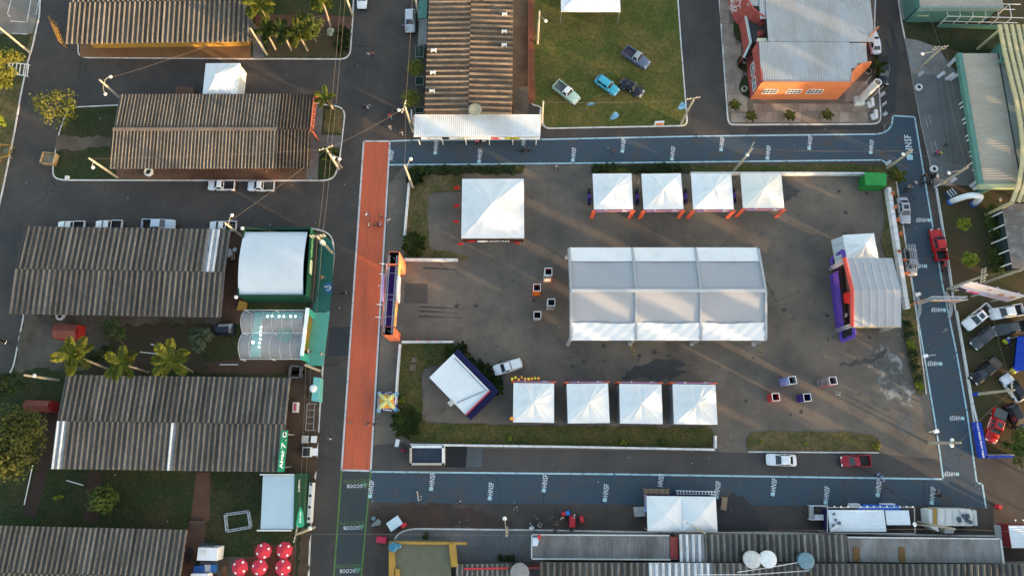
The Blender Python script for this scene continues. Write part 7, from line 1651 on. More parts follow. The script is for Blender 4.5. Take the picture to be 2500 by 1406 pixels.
for i, x in enumerate([1022, 1045, 1085, 1120, 1152, 1185, 1215, 1250]): bush(x, 417 + (i % 2) * 3, 1.0, .9, lf_d if i else lf_g, '%s shrub from the left of the row above the square tent' % q_l[i], group='shrubs above the square tent')
for i, (x, y, r_) in enumerate([(2415, 520, 1.1), (2418, 545, 1.2), (2424, 568, 1.1), (2428, 628, 1.2), (2434, 652, 1.2)]): bush(x, y, r_ * 1.3, 1.4, lf_g, '%s clump from the top of the hedge by the grey brown kiosk' % q_l[i], n=14, z0=.12, group='hedge clumps by the kiosk')
bush(810, 84, .75, 1.2, M('leaf_white_flower', (.62, .62, .55), (.12, .16, .06), r=.8, sc=6, lo=.45, hi=.55), 'bush with white blossom beside the tall palm trunk', z0=.12)
bush(1240, 1068, .5, .7, lf_l, 'bright green sapling on the lower verge, leftmost', 4, 30); bush(1522, 1078, .5, .6, lf_l, 'bright yellow green sapling on the lower verge under the second tent', 4, 30); bush(1619, 1079, .5, .6, lf_g, 'green sapling on the lower verge under the third tent', 4, 30); bush(983, 975, .55, .8, lf_l, 'yellow green sapling beside the inflatable tent', 5, 30)
bush(1040, 1305, .6, .7, lf_d, 'small dark plant on the pavement above the yellow court', 5, 40, z0=.12); bush(1858, 1079, .35, .4, lf_l, 'left yellow tuft on the lower right island', 3, 25); bush(1968, 1083, .35, .4, lf_l, 'middle yellow tuft on the lower right island', 3, 25); bush(2138, 1090, .7, .6, lf_y, 'dry bush at the right end of the lower right island', 5, 40)
for i, x in enumerate([1225, 1238, 1251]): bush(x, 1362, .7, .8, lf_d, '%s dark shrub from the left above the pale shed roof' % q_l[i], 5, 40, z0=.12)
bush(2470, 940, .01, .01, lf_d, 'tiny weed by the parked white car', 1, 2, z0=.12) if 0 else None
# palms
def frond_mesh(L, droop, wid, g, m, n=34, lw=.11):
    q = MB(); pts = []
    for k in range(n + 1):
        f = k / n; pts.append(Vector((L * (f - .12 * f * f), 0, L * (.42 * f - droop * f * f))))
    q.tube(pts[::3], [.05 - .04 * k / (len(pts[::3])) for k in range(len(pts[::3]))], 4)
    for k in range(2, n + 1):
        f = k / n; l = wid * math.sin(math.pi * (.12 + .80 * f)) ** .7; p = pts[k]
        for s in (-1, 1):
            for rr in range(2):
                tip = p + Vector((l * .55 * g.uniform(.7, 1.3), s * l * g.uniform(.75, 1.05), -l * g.uniform(.1, .55) + rr * .14))
                d = (tip - p).normalized(); w = Vector((lw, 0, lw * .3)) * g.uniform(.7, 1.2)
                mid = p.lerp(tip, .5) + Vector((0, 0, .06)); q.add([p, mid - w, tip, mid + w], [[0, 1, 2, 3]])
    return q.mesh('frond', m)
FR = {}
def palm(base, top, h, label, nf=11, L=2.9, wid=.75, m=None, z0=.12, tr=.16, droop=.55, tilt=None, name='palm_tree', rz=0):
    m = m or lf_p; b = P(*base, z0); c = P(*top, h); t = thing(name, label, 'palm', b)
    key = (L, wid, m.name, droop)
    if key not in FR: g = random.Random(3); FR[key] = [frond_mesh(L * s, droop * d, wid, g, m) for s, d in ((1, 1), (.9, 1.35), (1.05, .7))]
    if h > .8: MB().tube([b, b.lerp(c, .5) + Vector((.05, .05, 0)), c + Vector((0, 0, -.1))], [tr * 1.25, tr, tr * .8], 8).build('trunk', barkp, t); MB().tube([c + Vector((0, 0, -.15)), c + Vector((0, 0, .5))], [tr * .8, tr * .3], 7).build('crown_shaft', lf_g, t)
    g = random.Random(label)
    for k in range(nf):
        a = 2 * math.pi * (k + g.uniform(-.25, .25)) / nf + rz; ti = g.uniform(-.25, .35) if k % 3 else g.uniform(-.8, -.4)
        mt = Matrix.Translation(c + Vector((0, 0, .2))) @ Matrix.Rotation(a, 4, 'Z') @ Matrix.Rotation(ti, 4, 'Y')
        inst('frond', FR[key][k % 3], mt, t)
    return t
palm((276, 907), (183, 868), 8.2, 'leftmost of three tall yellow palms above the fourth shed', 11, 3.1, .85)
palm((362, 910), (300, 889), 7.4, 'middle of three tall yellow palms above the fourth shed', 8, 2.8, .8)
palm((470, 908), (418, 880), 8.0, 'rightmost of three tall yellow palms above the fourth shed', 8, 3.3, .85)
palm((677, 93), (634, 16), 8.5, 'tall palm over the right end of the top shed', 12, 2.9, .8)
palm((673, 123), (650, 80), 5.2, 'left of three short palms at the top verge', 10, 2.1, .6, lf_g)
palm((711, 123), (688, 80), 5.2, 'middle of three short palms at the top verge', 10, 2.4, .65, lf_g)
palm((751, 125), (727, 84), 5.0, 'right of three short palms at the top verge', 11, 2.6, .7, lf_y)
palm((808, 70), (784, -6), 8.4, 'tall palm with bare pale trunk beside the white blossom bush', 11, 2.8, .8)
palm((813, 267), (796, 242), 4.0, 'small palm on the verge at the open end of the second shed', 7, 2.2, .5)
palm((835, 410), (806, 379), 2.4, 'low palm behind the two-lamp pole', 8, 1.6, .5, lf_g)
palm((700, -40), (690, -30), 6.0, 'palm at the top picture edge behind the red path', 9, 2.4, .7)
for i, (x, y, L, n, m, lab) in enumerate([(1012, 598, 2.3, 20, lf_g, 'big low palm clump at the upper gate barrier'), (993, 1032, 2.7, 26, lf_g, 'big round palm bush at the lower left corner of the car park'), (1014, 434, 1.7, 14, lf_d, 'low palm clump at the upper left corner of the car park'), (838, 82, 1.3, 9, lf_d, 'upper dark cycad on the top verge corner'), (835, 113, 1.6, 11, lf_d, 'lower dark cycad on the top verge corner')]):
    palm((x, y), (x, y), .5, lab, n, L, .45, m, name='palm_bush', droop=.5)
for i, (x, y) in enumerate([(1100, 858), (1127, 852), (1143, 880), (1166, 893), (1166, 912), (1188, 905), (1190, 930), (1212, 930), (1215, 948)]): palm((x, y), (x, y), .45, 'potted areca plant along the navy cabin, %s from the top' % q_l[i], 9, 1.25, .3, lf_d if i % 2 else lf_g, name='potted_plant', z0=.01)
palm((2185, 437), (2188, 430), 1.6, 'small yellow palm beside the green cabin', 9, 1.6, .4, lf_y, z0=.1)
palm((2135, 178), (2140, 165), 1.8, 'palm between orange building and black car', 9, 1.7, .4, lf_g, z0=.12)
for i, (x, y, lab) in enumerate([(1789, 263, 'leftmost round potted palm on the plaza corner'), (1829, 290, 'potted palm at the lower left kerb of the plaza'), (1923, 289, 'potted palm below the orange wall, middle of the plaza'), (2014, 287, 'potted palm below the orange wall, right of the plaza'), (2118, 176, 'round planter beside the curved orange wall')]):
    p = P(x, y, .12); t = thing('potted_palm', lab, 'potted palm', p); MB().lathe([(.5, .12), (.58, .5), (.5, .52), (.48, .4)], (p.x, p.y, 0), 14).build('pot', flat('pot_pale', (.42, .36, .3)), t); MB().lathe([(.47, .3), (.47, .42)], (p.x, p.y, 0), 12).build('soil', flat('soil', (.05, .035, .025)), t)
    key = 'pot'
    if key not in FR: g = random.Random(9); FR[key] = [frond_mesh(1.2, .5, .3, g, lf_y, 14), frond_mesh(1.0, .8, .3, g, lf_y, 14)]
    if i < 4:
        for k in range(8): inst('frond', FR[key][k % 2], Matrix.Translation((p.x, p.y, .9)) @ Matrix.Rotation(k * .8 + i, 4, 'Z') @ Matrix.Rotation(-.3, 4, 'Y'), t)
        MB().tube([(p.x, p.y, .4), (p.x, p.y, 1.0)], .07, 6).build('trunk', barkp, t)
# ------------------------------------------------------------------ trees and houses beyond the picture that throw the long evening shade
sdir = Vector((math.cos(SUN_AZ), math.sin(SUN_AZ), 0)); sper = Vector((-sdir.y, sdir.x, 0))
far_mesh = []
for v in range(3):
    g = random.Random(60 + v); q = MB(); cen = []
    for k in range(34):
        a = g.uniform(0, 6.28); u = g.uniform(-.8, 1); r_ = math.sqrt(max(0, 1 - u * u)) * g.uniform(.4, 1)
        cen.append((Vector((4.2 * r_ * math.cos(a), 4.2 * r_ * math.sin(a), 9 + 5.0 * u)), g.uniform(.8, 1.3)))
    leaf_cloud(q, cen, 110, 1.9, .62, g); far_mesh.append(q.mesh('crown', lf_g))
ftr = MB().tube([(0, 0, 0), (.1, 0, 4), (0, .1, 8.5)], [.4, .3, .2], 7).mesh('trunk', bark)
def far_tree(s, t_, sc, sz, i):
    p = sper * s + sdir * t_; t = thing('tree', 'tall tree beyond the right picture edge in the row that shades the car park', 'tree', (p.x, p.y, 0), i * 1.3, 'trees beyond the right edge')
    for nm_, me in (('crown', far_mesh[i % 3]), ('trunk', ftr)):
        o = bpy.data.objects.new(nm_, me); COL.objects.link(o); o.parent = t; o.scale = (sc, sc, sz)
FAR = [(s_, 112 + 6 * (k % 2), 1.5, 1.9) for k, s_ in enumerate(range(-64, 2, 8))] + [(s_, 130, 1.6, 2.1) for s_ in range(-60, -4, 15)] + [
    (5, 104, 1.1, 1.7), (11.5, 102, .7, 1.6), (18, 101, .3, 1.5), (22.4, 103, .45, 1.5), (27.3, 101, .3, 1.5), (32.5, 103, .5, 1.45), (38, 101, .35, 1.5), (43.5, 104, .55, 1.5), (50.5, 102, .4, 1.45), (57, 105, .7, 1.55), (66, 104, .8, 1.5), (74.5, 106, .45, 1.5), (81, 104, .7, 1.55), (90, 116, 1.0, 1.7), (100, 118, 1.0, 1.7), (110, 122, 1.1, 1.7), (120, 122, 1.2, 1.7), (130, 126, 1.2, 1.7)]
for i, (s, t_, sc, sz) in enumerate(FAR): far_tree(s, t_, sc, sz, i)
# ------------------------------------------------------------------ vehicles
tyre = flat('tyre_black', (.02, .02, .02)); rimm = M('rim', (.40, .40, .41), None, r=.35, metal=.6); rimw = M('rim_white', (.6, .6, .58), None, r=.4)
glassc = M('car_glass', (.020, .026, .030), (.035, .042, .046), r=.08, sc=2, spec=.6, fine=.02)
light_w = M('headlight', (.6, .62, .62), None, r=.2); light_r = M('tail_light', (.35, .01, .01), None, r=.25); chrome = M('chrome', (.55, .55, .54), None, r=.2, metal=.8); liner = flat('bed_liner', (.018, .018, .018)); plas = flat('trim_black', (.022, .022, .023))
SPEC = {  # length, width, height, hood height, windscreen base, roof start, roof end, rear glass base, bed start (or None), wheel radius
    'sedan': (4.5, 1.76, 1.45, .92, 1.25, 2.05, 3.25, 3.95, None, .32), 'hatch': (3.9, 1.7, 1.5, .95, 1.0, 1.75, 3.25, 3.75, None, .31), 'suv': (4.4, 1.82, 1.68, 1.05, 1.25, 1.95, 3.85, 4.25, None, .36),
    'utility': (4.4, 1.7, 1.5, .95, 1.1, 1.75, 2.45, 2.65, 2.72, .31), 'pickup': (5.3, 1.86, 1.8, 1.12, 1.4, 2.1, 3.45, 3.65, 3.75, .39), 'pickup_cap': (4.5, 1.72, 1.52, .95, 1.1, 1.75, 2.5, 2.7, None, .31),
    'old_pickup': (4.9, 1.85, 1.75, 1.1, 1.65, 1.95, 2.75, 2.95, 3.0, .38), 'old_wagon': (4.4, 1.68, 1.5, .95, 1.35, 1.8, 3.85, 4.2, None, .32), 'old_round': (4.3, 1.65, 1.52, 1.0, 1.5, 1.85, 2.85, 3.45, None, .34)}
def car(front, rear, kind, pm, label, roofm=None, z0=.004, sun_roof=False, cover=None, rim=None, group=None, length=None):
    L, W, H, hh, wb, rs, re, rb, bed, wr = SPEC[kind]
    a, b = P(*front, .8), P(*rear, .8); c = (a + b) / 2; d = (a - b); ang = math.atan2(d.y, d.x)
    k = 1.0
    t = thing('pickup' if 'pickup' in kind or kind == 'utility' else 'car', label, 'pickup' if 'pickup' in kind or kind == 'utility' else 'car', (c.x, c.y, z0), ang, group)
    X = lambda s: L / 2 - s
    w = W / 2; rnd_ = kind == 'old_round'
    st = [(0, .72, .62, .34), (.06, .84, .70 * hh, .26), (.28, .95, .86 * hh, .22), (.7, 1, .93 * hh, .2), (wb, 1, hh, .2), ((rs + re) / 2, 1, hh * 1.02, .2)]
    end = bed if bed else L
    if bed: st += [(bed, 1, hh * 1.02, .2)]
    else: st += [(rb, 1, hh * 1.02, .2), (rb + (L - rb) * .5, .98, hh * .98, .22), (L - .12, .90, hh * .90, .26), (L, .80, hh * .75, .34)]
    if rnd_: st = [(s, f * (.80 if s < 1.2 or s > 3.6 else 1), z_, lo) for s, f, z_, lo in st]
    q = MB(); vs = []
    for (s, f, zt, zl) in st:
        y = w * f
        vs += [(X(s), -y * .92, zl), (X(s), -y, zl + .2), (X(s), -y, zt * .72), (X(s), -y * .93, zt * .93), (X(s), -y * .8, zt), (X(s), 0, zt * 1.03), (X(s), y * .8, zt), (X(s), y * .93, zt * .93), (X(s), y, zt * .72), (X(s), y, zl + .2), (X(s), y * .92, zl)]
    n = 11
    q.add(vs, [[i * n + j, i * n + (j + 1) % n, (i + 1) * n + (j + 1) % n, (i + 1) * n + j] for i in range(len(st) - 1) for j in range(n)] + [list(range(n))[::-1], [(len(st) - 1) * n + j for j in range(n)]])
    body = q.build('body', pm, t, world=False, smooth=True)
    # cabin
    zb = hh * .97; y0, y1 = w * .9, w * .70
    B = [(X(wb), -y0, zb), (X(rb), -y0, zb), (X(rb), y0, zb), (X(wb), y0, zb)]; T = [(X(rs), -y1, H - .03), (X(re), -y1, H - .03), (X(re), y1, H - .03), (X(rs), y1, H - .03)]
    B = [Vector(p) for p in B]; T = [Vector(p) for p in T]
    q = MB(); cr = [p.lerp(sum(T, Vector()) / 4, .18) + Vector((0, 0, .05)) for p in T]
    q.add(B + T + cr, [[0, 1, 5, 4], [1, 2, 6, 5], [2, 3, 7, 6], [3, 0, 4, 7], [4, 5, 9, 8], [5, 6, 10, 9], [6, 7, 11, 10], [7, 4, 8, 11], [8, 9, 10, 11]]); q.build('cabin', roofm or pm, t, world=False)
    def glass(name, p0, p1, p2, p3, u0, u1, v0, v1):
        nrm = -(p1 - p0).cross(p3 - p0).normalized()
        f = lambda u, v: p0.lerp(p1, u).lerp(p3.lerp(p2, u), v) + nrm * .012
        q = MB(); q.add([f(u0, v0), f(u1, v0), f(u1, v1), f(u0, v1)], [[0, 1, 2, 3]]); return q.build(name, glassc, t, world=False)
    glass('windshield', B[3], B[0], T[0], T[3], .06, .94, .06, .92)
    if kind != 'pickup_cap': glass('rear_window', B[1], B[2], T[2], T[1], .10, .90, .15, .88)
    long_ = (re - rs) > 1.0
    for (p0, p1, p2, p3) in ((B[0], B[1], T[1], T[0]), (B[2], B[3], T[3], T[2])):
        if long_: glass('side_window', p0, p1, p2, p3, .10, .48, .12, .86); glass('side_window', p0, p1, p2, p3, .54, .90, .12, .86)
        else: glass('side_window', p0, p1, p2, p3, .18, .84, .12, .86)
    if sun_roof: q = MB(); q.box((X((rs + re) / 2 - .1), 0, H + .03), (.7, .8, .02)); q.build('sunroof', glassc, t, world=False)
    if bed:
        q = MB(); Lb = L - bed - .04; xm = X((bed + L) / 2 + .0)
        q.box((xm, 0, .42), (Lb, W * .94, .3)); zt = hh * 1.0
        for s in (-1, 1): q.box((xm, s * (w - .05), (.5 + zt) / 2 + .02), (Lb, .1, zt - .5))
        q.box((X(L - .05), 0, (.5 + zt) / 2 + .02), (.08, W - .21, zt - .5)); q.build('cargo_bed', pm, t, world=False)
        q = MB(); q.box((xm + .03, 0, .60), (Lb - .16, W - .22, .05)); q.build('bed_floor', cover[0] if (cover and cover[1] < .7) else liner, t, world=False)
        q = MB(); q.box((X(bed + .06), 0, zt * .5 + .3), (.03, W - .22, zt - .5)); q.build('headboard', liner, t, world=False)
        if cover and cover[1] >= .7: q = MB(); q.box((xm, 0, zt + .05), (Lb - .05, W - .06, .05)); q.build('bed_cover', cover[0], t, world=False)
    if kind == 'pickup_cap':
        q = MB(); q.hexa([(X(2.72), -w * .9, hh), (X(L - .1), -w * .9, hh), (X(L - .1), w * .9, hh), (X(2.72), w * .9, hh)][::-1], [(X(2.8), -w * .78, hh + .42), (X(L - .25), -w * .78, hh + .42), (X(L - .25), w * .78, hh + .42), (X(2.8), w * .78, hh + .42)][::-1]); q.build('bed_cap', pm, t, world=False)
    for s in (-1, 1):
        for xw in (.82, L - .85 if kind != 'pickup' else L - 1.05):
            q = MB(); q.lathe([(wr * .55, -.11), (wr * .95, -.11), (wr, -.06), (wr, .06), (wr * .95, .11), (wr * .55, .11)], (X(xw), s * (w - .10), wr), 14, axis='y'); wo = q.build('wheel', tyre, t, world=False)
            q = MB(); q.lathe([(wr * .56, -.02), (wr * .5, .0), (wr * .15, .03)], (X(xw), s * (w - .005), wr), 10, axis='y'); q.build('rim', rim or rimm, wo, world=False)
        q = MB(); q.box((X(.14), s * w * .62, hh * .70), (.22, .36, .16)); q.build('headlight', light_w, t, world=False)
        q = MB(); q.box((X(L - .06), s * w * .72, hh * .74), (.14, .22, .22)); q.build('tail_light', light_r, t, world=False)
        q = MB(); q.box((X(wb + .35), s * (w + .12), hh * 1.02), (.14, .2, .14)); q.build('mirror', plas if kind[:3] != 'old' else chrome, t, world=False)
    old = kind[:3] == 'old'
    q = MB(); q.box((X(-.02), 0, .42), (.16, W * .86, .2)); q.build('bumper', chrome if old else plas, t, world=False); q = MB(); q.box((X(L - .0), 0, .44), (.14, W * .86, .2)); q.build('bumper', chrome if old else plas, t, world=False)
    if rnd_:
        for s in (-1, 1):
            for xw in (.85, L - .9): q = MB(); q.blob((X(xw), s * (w - .2), .5), (.62, .27, .32), 10, 6); q.build('fender', pm, t, world=False, smooth=True)
    return t, L, W, H, X, hh
pwh = paint('white', (.72, .73, .74), .25); pbk = paint('black', (.010, .010, .013), .2); pgr = paint('graphite', (.045, .052, .058), .25); psi = paint('silver', (.36, .38, .40), .3); prd = paint('red', (.42, .012, .014), .25); pdr = paint('crimson', (.30, .012, .022), .25); pbl = paint('sky_blue', (.05, .36, .50), .35); pmi = paint('mint', (.42, .56, .46), .4); psl = paint('slate_blue', (.10, .13, .21), .4); pnb = paint('black_blue', (.010, .011, .022), .2)
car((507, 452), (573, 452), 'utility', pwh, 'white utility pickup with dark bed parked left of the pair below the second shed', cover=None)
car((604, 454), (670, 454), 'utility', pwh, 'white utility pickup with brown bed parked right of the pair below the second shed', cover=(flat('bed_brown', (.10, .08, .06)), .5))
car((140, 552), (206, 552), 'utility', pwh, 'leftmost white pickup half hidden behind the third shed roof')
car((232, 550), (298, 550), 'utility', pwh, 'second white pickup half hidden behind the third shed roof')
car((422, 549), (352, 549), 'pickup', paint('pale_blue', (.5, .58, .66)), 'pale blue pickup half hidden behind the middle of the third shed roof')
car((511, 552), (577, 552), 'utility', pwh, 'rightmost white pickup beside the pole behind the third shed roof')
car((882, 27), (886, -42), 'sedan', pwh, 'white car at the top edge beside the verge pole')
car((1001, 78), (1001, 24), 'suv', paint('white_silver', (.55, .58, .61)), 'silver white minivan parked beside the lean-to at the top')
car((2131, 80), (2140, 128), 'sedan', pwh, 'white sedan parked behind the orange building')
car((2158, 206), (2152, 140), 'pickup', pbk, 'black pickup parked beside the white column', cover=(plas, .9))
car((2213, 546), (2203, 480), 'sedan', psi, 'silver sedan parked on the painted road below the green cabin', sun_roof=True)
car((2284, 567), (2298, 628), 'pickup', prd, 'bright red pickup parked at the kerb of the right lawn')
r_ = car((2229, 672), (2219, 608), 'utility', paint('grey_van', (.26, .28, .29)), 'grey utility pickup carrying ladders on the painted road')
t = r_[0]; X = r_[4]
for s in (-.32, .32):
    for e in (-.18, .18): MB().beam((X(.9), s + e, 1.75), (X(4.9), s + e, 1.72), .05).build('ladder_rail', alu, t, world=False)
    for k in range(11): MB().beam((X(1.0 + k * .37), s - .18, 1.74), (X(1.0 + k * .37), s + .18, 1.74), .045).build('ladder_rung', alu, t, world=False)
for xx in (1.9, 3.9): q = MB(); q.box((X(xx), 0, 1.66), (.08, 1.5, .06)); [q.beam((X(xx), s * .72, .95), (X(xx), s * .72, 1.66), .06) for s in (-1, 1)]; q.build('rack', steel, t, world=False)
car((2358, 797), (2414, 752), 'pickup', pwh, 'white double cab pickup with sunroof, nearest the truss gate', sun_roof=True, z0=.12)
car((2424, 767), (2487, 757), 'pickup', pwh, 'white pickup with black bed parked below the billboard', z0=.12)
car((2374, 847), (2424, 803), 'suv', pgr, 'dark grey estate car parked between the white pickups and black pickup', z0=.12)
car((2430, 808), (2500, 795), 'pickup', pgr, 'dark green grey pickup at the right edge above the blue tent', z0=.12)
car((2376, 930), (2434, 880), 'pickup', pbk, 'black pickup with covered bed parked in the middle of the right lawn', z0=.12, cover=(flat('cover_black', (.03, .036, .04)), .9))
car((2452, 918), (2494, 975), 'suv', pwh, 'white estate car with black roof at the right edge', roofm=pbk, z0=.12)
t = car((2416, 1078), (2442, 1000), 'pickup', prd, 'red pickup with grey bed cover and white side lettering inside the blue fence', sun_roof=True, z0=.12, cover=(flat('cover_grey', (.07, .085, .09)), .9))
lettering('mupan', flat('sign_white'), wm(t[0]) @ frame((.0, -.96, .72), (1, 0, 0), (0, 0, 1)), 1.9, .38, t[0])
car((2492, 1042), (2470, 1000), 'suv', pbk, 'black car at the right edge above the tree', z0=.12)
car((1207, 905), (1273, 885), 'pickup_cap', pwh, 'white pickup with closed cap beside the navy cabin')
car((1871, 1121), (1946, 1124), 'sedan', pwh, 'white sedan parked below the lower right island')
car((2053, 1126), (2126, 1124), 'utility', pdr, 'dark red pickup parked below the lower right island')
car((1582, 160), (1524, 122), 'old_pickup', psl, 'slate blue vintage pickup with pale roof on the lawn', roofm=paint('slate_pale', (.32, .34, .37)), z0=.12, cover=(flat('bed_purplish', (.09, .065, .08)), .5))
car((1411, 248), (1355, 204), 'old_pickup', pmi, 'mint green vintage pickup with white roof on the lawn', roofm=paint('roof_white', (.70, .71, .70)), z0=.12, rim=rimw, cover=(flat('bed_slats', (.12, .10, .10), (.2, .2, .19)), .5))
car((1507, 226), (1457, 190), 'old_wagon', pbl, 'sky blue vintage station wagon on the lawn', z0=.12, rim=rimw)
car((1568, 230), (1516, 198), 'old_round', pnb, 'black vintage rounded sedan on the lawn', z0=.12, rim=rimw)
t = thing('service_car', 'dark blue service car carrying a white ladder beside the clear tent', 'car', P(555, 806, .12), .03)
MB().box((0, 0, .75), (3.0, 1.7, .9)).build('body', pnb, t, world=False); q = MB(); q.hexa([(-1.3, -.75, 1.2), (1.1, -.75, 1.2), (1.1, .75, 1.2), (-1.3, .75, 1.2)], [(-1.1, -.6, 1.6), (.8, -.6, 1.6), (.8, .6, 1.6), (-1.1, .6, 1.6)]); q.build('cabin', pnb, t, world=False)
for s in (.35, .6): MB().beam((-.7, s, 1.68), (1.5, s + .05, 1.68), .05).build('ladder_rail', alu, t, world=False)
for k in range(8): MB().beam((-.6 + k * .28, .35, 1.7), (-.6 + k * .28, .62, 1.7), .05).build('ladder_rung', alu, t, world=False)
for sx in (-1, 1):
    for sy in (-.8, .8): MB().lathe([(.15, -.1), (.32, -.1), (.32, .1), (.15, .1)], (sx, sy, .33), 12, axis='y').build('wheel', tyre, t, world=False)
def moto(px, py, ang, label, m=pbk, z0=.01):
    p = P(px, py, .5); t = thing('motorcycle', label, 'motorcycle', (p.x, p.y, z0), ang)
    for x in (-.65, .65): MB().lathe([(.2, -.05), (.3, -.05), (.3, .05), (.2, .05)], (x, 0, .3), 12, axis='y').build('wheel', tyre, t, world=False)
    q = MB(); q.tube([(-.65, 0, .3), (-.3, 0, .6), (.25, 0, .65), (.55, 0, .9)], [.06, .12, .16, .05], 6); q.build('frame', m, t, world=False, smooth=True); q = MB(); q.box((-.35, 0, .78), (.6, .26, .1)); q.build('seat', plas, t, world=False); q = MB(); q.blob((.1, 0, .82), (.26, .16, .13), 8, 5); q.build('fuel_tank', m, t, world=False, smooth=True); MB().tube([(.55, -.36, .98), (.6, 0, .95), (.55, .36, .98)], .025, 5).build('handlebar', chrome, t, world=False); MB().tube([(.65, 0, .3), (.52, 0, .95)], .04, 5).build('fork', chrome, t, world=False)
    return t
moto(1283, 368, .15, 'black motorcycle ridden across the upper painted road'); moto(838, 717, .1, 'black motorcycle beside the teal carpet'); moto(2218, 462, .6, 'motorcycle lying on the painted road below the green cabin'); moto(12, 833, -.3, 'black motorcycle on the left street at the picture edge'); moto(2304, 650, 1.3, 'red motorcycle parked at the thin barrier', prd); moto(2190, 425, .4, 'black scooter by the green cabin'); moto(2262, 447, 0, 'black motorcycle at the outer line of the painted road')

# ------------------------------------------------------------------ people
skin_m = [M('skin_a', (.30, .17, .11), None, r=.6), M('skin_b', (.42, .26, .18), None, r=.6), M('skin_c', (.16, .09, .06), None, r=.6)]
hair_m = M('hair_dark', (.012, .010, .009), None, r=.6)
def person_mesh(pose):
    """one continuous skinned figure 1.72 m tall, facing +x"""
    J = {'pel': (0, 0, .93, .135), 'bel': (.01, 0, 1.08, .125), 'che': (0, 0, 1.28, .15), 'nec': (0, 0, 1.46, .06), 'hea': (.02, 0, 1.58, .092), 'top': (.02, 0, 1.66, .08)}
    stp, arm, bend = {'stand': (.05, .12, .0), 'walk': (.26, .32, .04), 'reach': (.1, .5, .12), 'sit': (0, .3, .05)}[pose]
    for s, sd_ in ((1, 'l'), (-1, 'r')):
        f = stp * s
        if pose == 'sit': J.update({'hip' + sd_: (.02, s * .1, .88, .10), 'kne' + sd_: (.42, s * .22, .80, .07), 'ank' + sd_: (.36, s * .22, .42, .05), 'toe' + sd_: (.52, s * .24, .38, .045)})
        else: J.update({'hip' + sd_: (0, s * .10, .86, .105), 'kne' + sd_: (f * .55 + .04, s * .11, .48, .07), 'ank' + sd_: (f - .02 * (s < 0), s * .11, .09, .045), 'toe' + sd_: (f + .15, s * .13, .04, .042)})
        g = -arm * s if pose == 'walk' else arm
        J.update({'sho' + sd_: (-.01, s * .19, 1.40, .075), 'elb' + sd_: (g * .35 - .02, s * .27, 1.13, .052), 'wri' + sd_: (g * .8 + .08, s * (.28 if pose != 'reach' else .18), .93 + (.22 if pose in ('reach', 'sit') else 0), .036), 'pal' + sd_: (g * .85 + .13, s * (.28 if pose != 'reach' else .17), .87 + (.24 if pose in ('reach', 'sit') else 0), .038)})
        px, py, pz, _ = J['pal' + sd_]
        for k in range(4): J['fin%d' % k + sd_] = (px + .07 - .012 * abs(k - 1.5), py + (k - 1.5) * .021, pz - .055 - .008 * (k in (1, 2)), .0095)
        J['thu' + sd_] = (px + .05, py - s * .05, pz - .005, .010)
    E = [('pel', 'bel'), ('bel', 'che'), ('che', 'nec'), ('nec', 'hea'), ('hea', 'top')]
    for s in 'lr': E += [('pel', 'hip' + s), ('hip' + s, 'kne' + s), ('kne' + s, 'ank' + s), ('ank' + s, 'toe' + s), ('che', 'sho' + s), ('sho' + s, 'elb' + s), ('elb' + s, 'wri' + s), ('wri' + s, 'pal' + s), ('pal' + s, 'thu' + s)] + [('pal' + s, 'fin%d' % k + s) for k in range(4)]
    keys = list(J); me = bpy.data.meshes.new('body')
    me.from_pydata([(J[k][0] + bend * max(0, J[k][2] - .9), J[k][1], J[k][2]) for k in keys], [(keys.index(a), keys.index(b)) for a, b in E], [])
    ob = bpy.data.objects.new('tmp_person', me); COL.objects.link(ob)
    ob.modifiers.new('s', 'SKIN'); sv = me.skin_vertices[0].data
    for i, k in enumerate(keys): sv[i].radius = (J[k][3], J[k][3])
    sv[0].use_root = True
    sub = ob.modifiers.new('u', 'SUBSURF'); sub.levels = 1; sub.render_levels = 1
    dg = bpy.context.evaluated_depsgraph_get(); out = bpy.data.meshes.new_from_object(ob.evaluated_get(dg))
    bpy.data.objects.remove(ob); out.name = 'body'; out.materials.clear()
    for k in range(3): out.materials.append(None)
    for p in out.polygons:
        z = p.center.z; y = abs(p.center.y); p.use_smooth = True
        lo = .93 if pose != 'sit' else .86
        p.material_index = 0 if (z > 1.45 or (y > .2 and z < 1.2 and z > .55 and pose != 'sit') or (pose == 'sit' and y < .3 and z > .98 and z < 1.2 and p.center.x > .15)) else (1 if z > lo else 2)
        if z < .1 and pose != 'sit': p.material_index = 2
    return out
PM = {k: person_mesh(k) for k in ('stand', 'walk', 'reach', 'sit')}
hq = MB(); hq.lathe([(.02, 1.70), (.07, 1.69), (.098, 1.64), (.102, 1.58), (.085, 1.52), (.07, 1.51)][::-1], (.0, 0, 0), 12); hq.v = [Vector((v.x * .95 - .012, v.y * .9, v.z)) for v in hq.v]; HAIR = hq.mesh('hair', hair_m, True)
fq = MB(); fq.blob((.108, .034, 1.595), .014, 6, 4); fq.blob((.108, -.034, 1.595), .014, 6, 4); FEYE = fq.mesh('eyes', dark)
nq = MB(); nq.add([(.112, -.016, 1.555), (.112, .016, 1.555), (.108, 0, 1.60), (.135, 0, 1.56)], [[0, 1, 3], [1, 2, 3], [2, 0, 3]]); nq.blob((.02, .098, 1.575), (.02, .014, .03), 6, 4); nq.blob((.02, -.098, 1.575), (.02, .014, .03), 6, 4)
mq = MB(); mq.box((.108, 0, 1.525), (.012, .05, .012)); MOUTH = mq.mesh('mouth', flat('lip', (.2, .06, .05)))
def shirt(c): return M('cloth_%02d%02d%02d' % tuple(int(x * 99) for x in c), c, tuple(x * .8 for x in c), r=.9, sc=4)
NOSE = [nq.mesh('nose_and_ears', m) for m in skin_m]
